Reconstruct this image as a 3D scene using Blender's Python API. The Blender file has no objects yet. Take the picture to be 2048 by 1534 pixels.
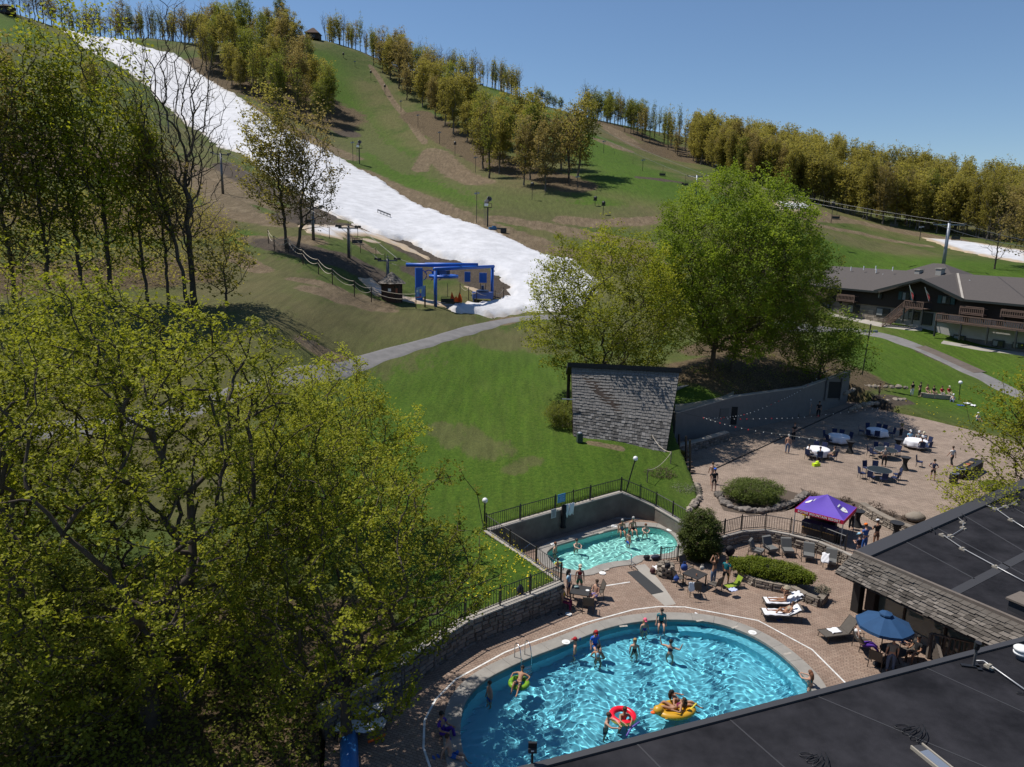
import bpy, math, random
import numpy as np
from mathutils import Vector, Matrix
random.seed(7); RNG = np.random.default_rng(7)
C = bpy.context.scene.collection
scn = bpy.context.scene
# ------------------------------------------------------------------ camera, sky, sun, exposure
CH = 19.0; FOC = 1420.0; PITCH = math.radians(12); ROLL = math.radians(1.3)
Fv = np.array([0, math.cos(PITCH), -math.sin(PITCH)])
_r = np.array([1., 0, 0]); _u = np.array([0, math.sin(PITCH), math.cos(PITCH)])
Rv = _r*math.cos(ROLL)+_u*math.sin(ROLL); Uv = _u*math.cos(ROLL)-_r*math.sin(ROLL)
cd = bpy.data.cameras.new('camera'); cam = bpy.data.objects.new('camera', cd); C.objects.link(cam)
cd.sensor_width = 36.0; cd.lens = 36.0*FOC/2048; cd.clip_start = 0.1; cd.clip_end = 6000
m = Matrix.Identity(4)
for i in range(3):
    m[i][0] = Rv[i]; m[i][1] = Uv[i]; m[i][2] = -Fv[i]
m[2][3] = CH
cam.matrix_world = m
scn.camera = cam
SUN_DIR = Vector((-0.93, 0.37, 1.88)).normalized()      # towards the sun
w = bpy.data.worlds.new('World'); scn.world = w; w.use_nodes = True
nt = w.node_tree; bg = nt.nodes['Background']
sky = nt.nodes.new('ShaderNodeTexSky'); sky.sky_type = 'NISHITA'; sky.sun_disc = False
sky.sun_elevation = math.asin(SUN_DIR.z); sky.sun_rotation = math.atan2(SUN_DIR.x, SUN_DIR.y)
sky.air_density = 1.0; sky.dust_density = 0.0; sky.ozone_density = 6.0; sky.altitude = 0
nt.links.new(sky.outputs[0], bg.inputs[0]); bg.inputs[1].default_value = 0.076
sl = bpy.data.lights.new('sun', 'SUN'); sl.energy = 3.9; sl.angle = math.radians(0.53); sl.color = (1, 0.95, 0.88)
so = bpy.data.objects.new('sun', sl); C.objects.link(so)
so.rotation_euler = SUN_DIR.to_track_quat('Z', 'Y').to_euler()
scn.view_settings.view_transform = 'Standard'; scn.view_settings.look = 'None'
scn.view_settings.exposure = 0.42; scn.view_settings.gamma = 1.0; scn.view_settings.use_curve_mapping = False
scn.render.engine = 'CYCLES'
cy = scn.cycles
cy.max_bounces = 8; cy.diffuse_bounces = 4; cy.glossy_bounces = 2; cy.transmission_bounces = 5; cy.transparent_max_bounces = 6
cy.caustics_reflective = False; cy.caustics_refractive = False

# ------------------------------------------------------------------ pixel <-> world
def ray(x, y):
    d = Fv + Rv*(x-1024)/FOC - Uv*(y-767)/FOC
    return d/math.hypot(d[0], d[1])
def P(x, y, z=0.0):
    d = ray(x, y); t = (z-CH)/d[2]
    return Vector((d[0]*t, d[1]*t, z))
def PD(x, y, D):
    d = ray(x, y); return Vector((d[0]*D, d[1]*D, CH+d[2]*D))
Z0 = 0.0; Z1 = 0.8            # pool deck, upper plaza
# ------------------------------------------------------------------ terrain height
cps = []
def cz(*a):
    for x, y, z in a:
        p = P(x, y, z); cps.append((p.x, p.y, z))
def cD(*a):
    for x, y, D in a:
        p = PD(x, y, D); cps.append(tuple(p))
cz((640,1500,.3),(300,1430,.9),(0,1300,2.2),(0,1534,1.2),(400,1100,2.4),(0,1000,4.2),(400,880,4.2),(0,800,7),
   (640,1250,1.2),(800,1150,1.2),(940,1232,1.35),(1122,1163,1.4),(972,1062,1.6),(1242,985,1.75),(880,960,2.1),(900,850,3.2),
   (1060,900,2.6),(1147,872,2.9),(1330,905,2.3),(1312,955,1.5),(1120,760,4.3),(760,830,3.9),(1380,700,5.6),(1270,700,5.4),
   (1600,720,4.8),(1420,745,5.5),(1460,790,4.0),(1690,740,3.2),(1600,765,3.9),(1750,760,2.0),(1850,800,1.0),(1980,840,.8),(1900,960,.8),
   (1600,900,.8),(1500,860,1.2),(1850,720,2.8),(1725,750,2.4),(2048,770,1.8),
   (2048,900,.8),(1500,1000,.8),(1700,1100,.4),(1500,1200,0),(1100,1400,0),(2048,1400,0),(1500,1534,0),(900,1534,0))
cD((220,590,82),(0,590,82),(-200,600,82),(450,565,92),(520,680,66),(600,500,112),(680,740,68),(750,600,99),(640,600,84),(870,612,100),(1000,625,104),(1040,640,100),
   (860,700,78),(700,515,112),(620,470,124),(450,400,150),(300,420,135),(100,420,130),(-200,420,125),(840,540,120),
   (1000,565,116),(1100,560,118),(1180,600,108),(1300,560,118),(1500,600,112),
   (950,500,132),(1200,500,140),(1100,450,158),(1350,470,155),(800,420,168),(1000,400,178),(650,330,218),(1200,420,172),(900,330,230),
   (400,260,265),(250,200,290),(100,180,300),(-250,200,290),(500,240,272),(800,250,295),(350,150,345),(700,190,335),(600,200,320),
   (200,88,405),(100,48,450),(0,28,470),(-300,20,480),(300,75,430),(450,88,420),(560,72,412),(640,80,402),(720,105,395),(800,135,392),
   (900,155,386),(1000,185,378),(1060,205,372),(1130,220,360),(1200,262,322),(1050,330,225),(1250,300,268),(1350,318,288),(1300,350,215),
   (1480,352,262),(1400,420,175),(1600,400,225),(1620,440,200),(1700,425,240),(1850,452,240),(2048,478,235),(2400,510,230),
   (1660,628,138),(1780,652,130.5),(1870,672,126),(1930,690,123.5),(1985,702,121.5),(2048,712,119.5),(2200,735,116),(1750,530,165),(1885,542,158),(2048,548,163),(2350,560,160),(1640,510,160),
   (1250,250,370),(1350,275,380),(1500,300,400),(1650,335,430),(1850,375,440),(2048,395,440),(2400,430,430))
for (x, y, D) in [(-300,20,480),(0,28,470),(200,88,405),(450,88,420),(640,80,402),(800,135,392),(1000,185,378),(1130,220,360),(1350,275,380),(1650,335,430),(2048,395,440),(2400,430,430)]:
    p = PD(x, y, D); k = 1.55
    cps.append((p.x*k, p.y*k, p.z*0.8)); cps.append((p.x*5, p.y*5, p.z*0.2))
cz((-900,1534,3),(2700,1534,0)); cD((-900,700,50),(-900,300,200))
for a in np.linspace(-math.pi, math.pi, 17)[:-1]:
    if abs(a) > 1.0:
        for D in (20, 60, 400, 2500):
            cps.append((D*math.sin(a), D*math.cos(a), 0 if D < 100 else (25 if a < 0 else 5)))
cps = np.array(cps)
def _lp(X, Y):
    return np.arctan2(X, Y)*2.2, np.log(np.maximum(np.hypot(X, Y), 6.0))
_cu, _cv = _lp(cps[:, 0], cps[:, 1])
def _k(d2): return 0.5*d2*np.log(d2+1e-9)
_n = len(cps)
_A = np.zeros((_n+3, _n+3))
_A[:_n, :_n] = _k((_cu[:, None]-_cu[None])**2+(_cv[:, None]-_cv[None])**2) + np.eye(_n)*0.0012
_A[:_n, _n] = 1; _A[:_n, _n+1] = _cu; _A[:_n, _n+2] = _cv; _A[_n:, :_n] = _A[:_n, _n:].T
_W = np.linalg.solve(_A, np.concatenate([cps[:, 2], [0, 0, 0]]))
def HT(X, Y):
    X = np.atleast_1d(np.asarray(X, float)); Y = np.atleast_1d(np.asarray(Y, float))
    out = np.empty(X.shape).ravel(); xf = X.ravel(); yf = Y.ravel()
    for s in range(0, len(xf), 20000):
        u, v = _lp(xf[s:s+20000], yf[s:s+20000])
        out[s:s+20000] = _k((u[:, None]-_cu)**2+(v[:, None]-_cv)**2)@_W[:_n] + _W[_n]+_W[_n+1]*u+_W[_n+2]*v
    out = out.reshape(X.shape); R = np.hypot(X, Y); amp = np.clip((R-70)/200, 0, 1)
    return out + amp*1.0*np.sin(X*.07+1.3*np.sin(Y*.045))*np.cos(Y*.06+1.1*np.sin(X*.03))
_Ds = np.exp(np.linspace(math.log(14), math.log(900), 900))
def G(x, y, dz=0.0):
    """point where the view ray meets the open ground"""
    d = ray(x, y)
    h = HT(d[0]*_Ds, d[1]*_Ds); z = CH+d[2]*_Ds
    i = np.argmax(z < h)
    if z[i] >= h[i]:                      # over the crest: closest approach
        i = int(np.argmin(z-h)); D = _Ds[i]
    else:
        a = (z-h)[i-1]; b = (z-h)[i]; t = a/(a-b) if i > 0 else 0; D = _Ds[max(i-1, 0)]*(1-t)+_Ds[i]*t
    X = d[0]*D; Y = d[1]*D
    return Vector((X, Y, float(HT(X, Y)[0])+dz))
def ZG(X, Y): return float(HT(X, Y)[0])
# deck / plaza outlines (world XY)
DECK = [P(*q, 0).to_2d() for q in [(640,1700),(655,1400),(800,1335)]] + [P(930,1241,1.25).to_2d(), P(1122,1165,1.35).to_2d(), P(972,1062,1.6).to_2d(), P(1242,985,1.7).to_2d(),
        P(1312,1015,.9).to_2d(), P(1372,1052,.8).to_2d(), P(1440,1073,.8).to_2d(), P(1482,1060,.8).to_2d(), P(1530,1057,.8).to_2d(), P(1580,1066,.8).to_2d(), P(1640,1081,.8).to_2d(), P(1705,1108,.8).to_2d(),
        Vector((26,36)), Vector((40,30)), Vector((40,2)), Vector((-8,2))]
PLAZA = [P(*q, Z1).to_2d() for q in [(1705,1108),(1640,1081),(1580,1066),(1530,1057),(1482,1060),(1440,1073),(1372,1052),(1400,1010),(1398,985),(1375,950),(1350,915),(1340,885),(1460,862),(1600,835),(1680,800)]] + \
        [P(*q, Z1).to_2d() for q in [(1720,805),(1756,818),(1840,835),(1900,850),(1990,872),(2100,900),(2300,1000)]] + [Vector((50,40)), Vector((40,30)), Vector((26,36))]
def inpoly(X, Y, poly):
    X = np.asarray(X, float); Y = np.asarray(Y, float); ins = np.zeros(X.shape, bool); n = len(poly)
    for i in range(n):
        x1, y1 = poly[i][0], poly[i][1]; x2, y2 = poly[(i+1) % n][0], poly[(i+1) % n][1]
        if y1 == y2: continue
        c = ((y1 > Y) != (y2 > Y)) & (X < (x2-x1)*(Y-y1)/(y2-y1)+x1)
        ins ^= c
    return ins
def pdist(X, Y, pts, closed=True):
    X = np.asarray(X, float); Y = np.asarray(Y, float); best = np.full(X.shape, 1e9); n = len(pts)
    for i in range(n if closed else n-1):
        x1, y1 = pts[i][0], pts[i][1]; x2, y2 = pts[(i+1) % n][0], pts[(i+1) % n][1]
        L = (x2-x1)**2+(y2-y1)**2+1e-12
        t = np.clip(((X-x1)*(x2-x1)+(Y-y1)*(y2-y1))/L, 0, 1)
        best = np.minimum(best, np.hypot(X-x1-t*(x2-x1), Y-y1-t*(y2-y1)))
    return best
# ------------------------------------------------------------------ mesh + object helpers
class MB:
    def __init__(s): s.v = []; s.f = []; s.m = []; s.mi = 0
    def add(s, vs, fs):
        o = len(s.v); s.v.extend([tuple(q) for q in vs]); s.f.extend([tuple(i+o for i in f) for f in fs]); s.m.extend([s.mi]*len(fs)); return s
    def box(s, c, size, rz=0.0, M=None):
        x, y, z = size[0]/2, size[1]/2, size[2]/2; ca, sa = math.cos(rz), math.sin(rz)
        vs = []
        for a, b, d in ((-x,-y,-z),(x,-y,-z),(x,y,-z),(-x,y,-z),(-x,-y,z),(x,-y,z),(x,y,z),(-x,y,z)):
            q = Vector((c[0]+a*ca-b*sa, c[1]+a*sa+b*ca, c[2]+d)) if M is None else M@Vector((c[0]+a, c[1]+b, c[2]+d))
            vs.append(q)
        return s.add(vs, [(3,2,1,0),(4,5,6,7),(0,1,5,4),(1,2,6,5),(2,3,7,6),(3,0,4,7)])
    def quadbox(s, p, t):
        """prism: polygon p (3D points) extruded by vector t"""
        n = len(p); vs = [Vector(q) for q in p]+[Vector(q)+Vector(t) for q in p]
        return s.add(vs, [tuple(range(n))[::-1], tuple(range(n, 2*n))]+[(i, (i+1) % n, n+(i+1) % n, n+i) for i in range(n)])
    def tube(s, pts, r, n=6, caps=True):
        pts = [Vector(q) for q in pts]; k = len(pts); rs = r if hasattr(r, '__len__') else [r]*k
        vs = []; up = None
        for i in range(k):
            t = (pts[min(i+1, k-1)]-pts[max(i-1, 0)])
            t = t.normalized() if t.length > 1e-9 else Vector((0,0,1))
            if up is None: up = Vector((0,0,1)) if abs(t.z) < .9 else Vector((1,0,0))
            a = t.cross(up)
            if a.length < 1e-5: a = t.cross(Vector((0,1,0.1)))
            a.normalize(); b = t.cross(a); up = -b if False else up
            for j in range(n):
                th = 2*math.pi*j/n
                vs.append(pts[i]+(a*math.cos(th)+b*math.sin(th))*rs[i])
        fs = []
        for i in range(k-1):
            for j in range(n):
                fs.append((i*n+j, i*n+(j+1) % n, (i+1)*n+(j+1) % n, (i+1)*n+j))
        if caps: fs += [tuple(range(n))[::-1], tuple((k-1)*n+j for j in range(n))]
        return s.add(vs, fs)
    def lathe(s, prof, c=(0,0,0), n=12, rfun=None):
        vs = []; k = len(prof)
        for (r, z) in prof:
            for j in range(n):
                th = 2*math.pi*j/n; rr = r*(rfun(th, z) if rfun else 1)
                vs.append((c[0]+rr*math.cos(th), c[1]+rr*math.sin(th), c[2]+z))
        fs = [(i*n+j, i*n+(j+1) % n, (i+1)*n+(j+1) % n, (i+1)*n+j) for i in range(k-1) for j in range(n)]
        fs += [tuple(range(n))[::-1], tuple((k-1)*n+j for j in range(n))]
        return s.add(vs, fs)
    def ball(s, c, r, n=10, k=6, sc=(1,1,1)):
        vs = [(c[0], c[1], c[2]-r*sc[2])]
        for i in range(1, k):
            ph = -math.pi/2+math.pi*i/k
            for j in range(n):
                th = 2*math.pi*j/n
                vs.append((c[0]+r*sc[0]*math.cos(ph)*math.cos(th), c[1]+r*sc[1]*math.cos(ph)*math.sin(th), c[2]+r*sc[2]*math.sin(ph)))
        vs.append((c[0], c[1], c[2]+r*sc[2])); L = len(vs)-1
        fs = [(0, 1+(j+1) % n, 1+j) for j in range(n)]
        for i in range(k-2):
            fs += [(1+i*n+j, 1+i*n+(j+1) % n, 1+(i+1)*n+(j+1) % n, 1+(i+1)*n+j) for j in range(n)]
        fs += [(L, 1+(k-2)*n+j, 1+(k-2)*n+(j+1) % n) for j in range(n)]
        return s.add(vs, fs)
    def mesh(s, name, mats, smooth=False):
        me = bpy.data.meshes.new(name); me.from_pydata([tuple(q) for q in s.v], [], s.f)
        for mm in (mats if isinstance(mats, (list, tuple)) else [mats]): me.materials.append(mm)
        if max(s.m, default=0): me.polygons.foreach_set('material_index', s.m)
        if smooth: me.polygons.foreach_set('use_smooth', [True]*len(s.f))
        me.update(); return me
    def build(s, name, mats, parent=None, smooth=False, loc=None, rz=0.0):
        o = bpy.data.objects.new(name, s.mesh(name, mats, smooth)); C.objects.link(o)
        if parent is not None: o.parent = parent
        if loc is not None: o.location = loc
        if rz: o.rotation_euler.z = rz
        return o
def tag(o, label, cat=None, group=None, kind=None):
    if label: o['label'] = label
    if cat: o['category'] = cat
    if group: o['group'] = group
    if kind: o['kind'] = kind
    return o
def thing(name, loc, label, cat, rz=0.0, group=None):
    o = bpy.data.objects.new(name, None); C.objects.link(o); o.empty_display_size = .2
    o.location = loc; o.rotation_euler.z = rz
    return tag(o, label, cat, group)
def inst(name, me, parent, M=None, loc=None, rz=0.0, sc=None):
    o = bpy.data.objects.new(name, me); C.objects.link(o)
    if parent is not None: o.parent = parent
    if M is not None: o.matrix_basis = M
    else:
        if loc is not None: o.location = loc
        o.rotation_euler.z = rz
        if sc is not None: o.scale = sc
    return o
def copy_tree(o, label=None, loc=None, rz=None, parent=None):
    c = o.copy(); C.objects.link(c); c.parent = parent
    if label: c['label'] = label
    if loc is not None: c.location = loc
    if rz is not None: c.rotation_euler.z = rz
    for ch in list(o.children): copy_tree(ch, parent=c)
    return c
# ------------------------------------------------------------------ materials
MATS = {}
def mat(name, col, rough=.7, metal=0., spec=None, noise=None, bump=0., bscale=20., trans=0., emit=None, vary=0.):
    """col base; noise=(scale, col2, contrast) second colour mixed by fbm; vary = per-object brightness change"""
    if name in MATS: return MATS[name]
    mt = bpy.data.materials.new(name); mt.use_nodes = True; n = mt.node_tree; b = n.nodes['Principled BSDF']
    b.inputs['Base Color'].default_value = (*col, 1); b.inputs['Roughness'].default_value = rough; b.inputs['Metallic'].default_value = metal
    if spec is not None: b.inputs['Specular IOR Level'].default_value = spec
    src = None
    tc = n.nodes.new('ShaderNodeTexCoord')
    if noise:
        nz = n.nodes.new('ShaderNodeTexNoise'); nz.inputs['Scale'].default_value = noise[0]; nz.inputs['Detail'].default_value = 6; nz.inputs['Roughness'].default_value = .65
        n.links.new(tc.outputs['Object'], nz.inputs['Vector'])
        cr = n.nodes.new('ShaderNodeValToRGB'); c = noise[2] if len(noise) > 2 else .2
        cr.color_ramp.elements[0].position = .5-c; cr.color_ramp.elements[1].position = .5+c
        cr.color_ramp.elements[0].color = (*col, 1); cr.color_ramp.elements[1].color = (*noise[1], 1)
        n.links.new(nz.outputs['Fac'], cr.inputs[0]); src = cr.outputs[0]
    if vary:
        oi = n.nodes.new('ShaderNodeObjectInfo'); mr = n.nodes.new('ShaderNodeMapRange'); mr.inputs[3].default_value = 1-vary; mr.inputs[4].default_value = 1+vary
        n.links.new(oi.outputs['Random'], mr.inputs[0])
        mx = n.nodes.new('ShaderNodeVectorMath'); mx.operation = 'SCALE'
        if src: n.links.new(src, mx.inputs[0])
        else: mx.inputs[0].default_value = col
        n.links.new(mr.outputs[0], mx.inputs['Scale']); src = mx.outputs[0]
    if src: n.links.new(src, b.inputs['Base Color'])
    if bump:
        n2 = n.nodes.new('ShaderNodeTexNoise'); n2.inputs['Scale'].default_value = bscale; n2.inputs['Detail'].default_value = 4
        n.links.new(tc.outputs['Object'], n2.inputs['Vector'])
        bp = n.nodes.new('ShaderNodeBump'); bp.inputs['Strength'].default_value = bump; bp.inputs['Distance'].default_value = .03
        n.links.new(n2.outputs['Fac'], bp.inputs['Height']); n.links.new(bp.outputs[0], b.inputs['Normal'])
    if emit: b.inputs['Emission Color'].default_value = (*emit[0], 1); b.inputs['Emission Strength'].default_value = emit[1]
    MATS[name] = mt; return mt
def nodes(mt): return mt.node_tree.nodes, mt.node_tree.links, mt.node_tree.nodes['Principled BSDF']
# ------------------------------------------------------------------ people
import bmesh
def V3(*a): return Vector(a)
LN = dict(sp=.50, ua=.28, fa=.25, th=.43, sh=.42)
def D3(x, y, z): return Vector((x, y, z)).normalized()
dn = D3(0,0,-1)
POSES = {
 'stand': dict(z=.93, sp=D3(0,0,1), hd=D3(0,-.1,1), ua=(D3(-.18,.02,-1), D3(.18,.02,-1)), fa=(D3(-.05,-.25,-1), D3(.05,-.25,-1)), th=(D3(-.06,-.03,-1), D3(.06,-.03,-1)), sh=(D3(0,.03,-1), D3(0,.03,-1))),
 'walk': dict(z=.91, sp=D3(0,-.06,1), hd=D3(0,-.15,1), ua=(D3(-.15,.35,-1), D3(.15,-.35,-1)), fa=(D3(-.05,.1,-1), D3(.05,-.7,-1)), th=(D3(-.04,-.42,-1), D3(.04,.22,-1)), sh=(D3(0,.05,-1), D3(0,.55,-1))),
 'hips': dict(z=.93, sp=D3(.03,0,1), hd=D3(-.05,-.2,1), ua=(D3(-.6,.15,-.8), D3(.6,.15,-.8)), fa=(D3(.75,-.3,-.5), D3(-.75,-.3,-.5)), th=(D3(-.1,0,-1), D3(.06,-.05,-1)), sh=(D3(0,.03,-1), D3(0,.03,-1))),
 'fold': dict(z=.93, sp=D3(0,0,1), hd=D3(0,-.35,1), ua=(D3(-.25,-.3,-1), D3(.25,-.3,-1)), fa=(D3(.6,-.8,.1), D3(-.6,-.8,.15)), th=(D3(-.06,-.03,-1), D3(.06,-.03,-1)), sh=(D3(0,.03,-1), D3(0,.03,-1))),
 'hair': dict(z=.93, sp=D3(0,.03,1), hd=D3(.1,.1,1), ua=(D3(-.9,-.1,.5), D3(.9,-.1,.45)), fa=(D3(.55,.0,.75), D3(-.55,0,.75)), th=(D3(-.06,-.03,-1), D3(.08,-.1,-1)), sh=(D3(0,.03,-1), D3(0,.1,-1))),
 'wave': dict(z=.93, sp=D3(0,0,1), hd=D3(0,-.1,1), ua=(D3(-.9,-.1,-.1), D3(.9,-.1,-.1)), fa=(D3(-.3,-.1,1), D3(.3,-.1,1)), th=(D3(-.12,-.03,-1), D3(.12,-.03,-1)), sh=(D3(0,.1,-1), D3(0,.1,-1))),
 'sit': dict(z=.50, sp=D3(0,.12,1), hd=D3(0,-.2,1), ua=(D3(-.2,-.3,-1), D3(.2,-.3,-1)), fa=(D3(.15,-.9,-.15), D3(-.15,-.9,-.15)), th=(D3(-.12,-1,.02), D3(.12,-1,.02)), sh=(D3(0,-.12,-1), D3(0,.08,-1))),
 'edge': dict(z=.10, sp=D3(0,-.08,1), hd=D3(0,-.4,1), ua=(D3(-.2,.1,-1), D3(.2,.1,-1)), fa=(D3(-.1,-.5,-.8), D3(.1,-.5,-.8)), th=(D3(-.1,-1,-.02), D3(.1,-1,-.02)), sh=(D3(-.03,-.15,-1), D3(.05,-.3,-1))),
 'edgeback': dict(z=.10, sp=D3(0,.35,1), hd=D3(0,-.1,1), ua=(D3(-.3,.5,-1), D3(.3,.5,-1)), fa=(D3(-.05,.15,-1), D3(.05,.15,-1)), th=(D3(-.1,-1,.15), D3(.1,-1,-.02)), sh=(D3(-.03,-.6,-.8), D3(.05,-.5,-1))),
 'float': dict(z=.12, sp=D3(0,.85,.55), hd=D3(0,.1,1), ua=(D3(-.8,-.1,-.3), D3(.8,-.1,-.3)), fa=(D3(.1,-.9,.1), D3(-.1,-.9,.1)), th=(D3(-.12,-1,.45), D3(.12,-1,.3)), sh=(D3(-.03,-.6,-.8), D3(.05,-.8,-.5))),
 'lounge': dict(z=.46, sp=D3(0,.75,.62), hd=D3(0,.1,.8), ua=(D3(-.3,-.5,-.6), D3(.3,-.5,-.6)), fa=(D3(.2,-.9,.1), D3(-.2,-.9,.1)), th=(D3(-.08,-1,.0), D3(.08,-.8,.75)), sh=(D3(0,-1,-.03), D3(0,-.55,-.95))),
 'sunhat': dict(z=.46, sp=D3(0,.2,1), hd=D3(0,-.25,1), ua=(D3(-.4,-.9,-.1), D3(.4,-.9,-.1)), fa=(D3(.4,.2,.9), D3(-.4,.1,.9)), th=(D3(-.08,-1,.02), D3(.08,-1,.02)), sh=(D3(0,-1,-.03), D3(0,-1,-.03))),
 'recline': dict(z=.46, sp=D3(0,.6,.8), hd=D3(0,.2,1), ua=(D3(-.5,.3,.9), D3(.5,.3,.9)), fa=(D3(.5,.1,.6), D3(-.5,.1,.6)), th=(D3(-.1,-1,.15), D3(.1,-1,.15)), sh=(D3(0,-.7,-.75), D3(0,-.8,-.6))),
 'ground': dict(z=.11, sp=D3(0,.15,1), hd=D3(0,-.2,1), ua=(D3(-.2,-.5,-.9), D3(.2,-.5,-.9)), fa=(D3(.1,-.95,.1), D3(-.1,-.95,.1)), th=(D3(-.2,-.85,.6), D3(.2,-.85,.6)), sh=(D3(.1,-.35,-1), D3(-.1,-.35,-1))),
 'arms': dict(z=.93, sp=D3(0,-.12,1), hd=D3(0,-.2,1), ua=(D3(-.25,-.9,-.25), D3(.25,-.9,-.25)), fa=(D3(.5,-.8,0), D3(-.5,-.8,0)), th=(D3(-.1,-.1,-1), D3(.1,.05,-1)), sh=(D3(0,.2,-1), D3(0,.2,-1))),
}
def skeleton(p):
    J = {}; J['pel'] = V3(0,0,p['z']); s = p['sp']; J['bel'] = J['pel']+s*.17; J['che'] = J['pel']+s*.36; J['nb'] = J['pel']+s*.49; J['nk'] = J['nb']+(s+p['hd'])*.035
    h = p['hd']; J['h0'] = J['nk']+h*.06; J['h1'] = J['nk']+h*.145; J['h2'] = J['nk']+h*.225
    fw = Vector((0,-1,0)); fw = (fw-h*fw.dot(h)).normalized(); J['ns'] = J['h1']+fw*.098-h*.015
    for i, sd in ((0,-1),(1,1)):
        J['so%d'%i] = J['pel']+s*.44+V3(sd*.175,0,0); J['el%d'%i] = J['so%d'%i]+p['ua'][i]*.28; J['wr%d'%i] = J['el%d'%i]+p['fa'][i]*.245; J['ha%d'%i] = J['wr%d'%i]+p['fa'][i]*.085
        J['hp%d'%i] = J['pel']+V3(sd*.095,0,-.03); J['kn%d'%i] = J['hp%d'%i]+p['th'][i]*.41; J['an%d'%i] = J['kn%d'%i]+p['sh'][i]*.41
        fd = Vector((0,-1,0)) if p['sh'][i].z < -.5 else Vector((0,-.4,.9)); J['he%d'%i] = J['an%d'%i]+p['sh'][i]*.045; J['to%d'%i] = J['he%d'%i]+fd.normalized()*.16
    return J
RAD = dict(pel=(.15,.115), bel=(.125,.095), che=(.155,.105), nb=(.09,.075), nk=(.055,.055), h0=(.072,.08), h1=(.082,.096), h2=(.05,.058), ns=(.014,.014), so=(.058,.058), el=(.042,.042), wr=(.028,.028), ha=(.04,.018), hp=(.095,.095), kn=(.062,.062), an=(.038,.038), he=(.04,.04), to=(.036,.022))
BODYE = [('pel','bel'),('bel','che'),('che','nb'),('nb','nk'),('nk','h0'),('h0','h1'),('h1','h2'),('h1','ns')]+[e for i in '01' for e in (('che','so'+i),('so'+i,'el'+i),('el'+i,'wr'+i),('wr'+i,'ha'+i),('pel','hp'+i),('hp'+i,'kn'+i),('kn'+i,'an'+i),('an'+i,'he'+i),('he'+i,'to'+i))]
def skin(name, J, edges, k=1.0, pad=0.0, cut=None, root='pel'):
    bm = bmesh.new(); lay = bm.verts.layers.skin.verify(); vs = {}
    def get(n):
        if n not in vs:
            v = bm.verts.new(J[n]); r = RAD[n if n in RAD else n[:-1]]; r = (r[0]*k+pad, r[1]*k+pad); v[lay].radius = r; vs[n] = v
            if n == root: v[lay].use_root = True
        return vs[n]
    for a, b in edges:
        A, B = get(a), get(b); bm.edges.new((A, B))
    if cut:
        for (a, b, f, rr) in cut:
            A = get(a); q = J[a].lerp(J[b], f); v = bm.verts.new(q); v[lay].radius = (rr, rr); bm.edges.new((A, v))
    me = bpy.data.meshes.new(name); bm.to_mesh(me); bm.free(); o = bpy.data.objects.new(name, me); C.objects.link(o)
    m_ = o.modifiers.new('s','SKIN'); m_.use_smooth_shade = True; m_.branch_smoothing = .6; s = o.modifiers.new('u','SUBSURF'); s.levels = 1; s.render_levels = 1
    bpy.context.view_layer.update(); out = bpy.data.meshes.new_from_object(o.evaluated_get(bpy.context.evaluated_depsgraph_get())); bpy.data.objects.remove(o); bpy.data.meshes.remove(me); out.name = name; out.materials.clear(); out.materials.append(None); return out
PC = {}
def join_mb(me, mb):
    bm = bmesh.new(); bm.from_mesh(me); t = mb.mesh('tmp', []); bm.from_mesh(t); bm.to_mesh(me); bm.free(); bpy.data.meshes.remove(t)
    me.polygons.foreach_set('use_smooth', [True]*len(me.polygons)); return me
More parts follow.
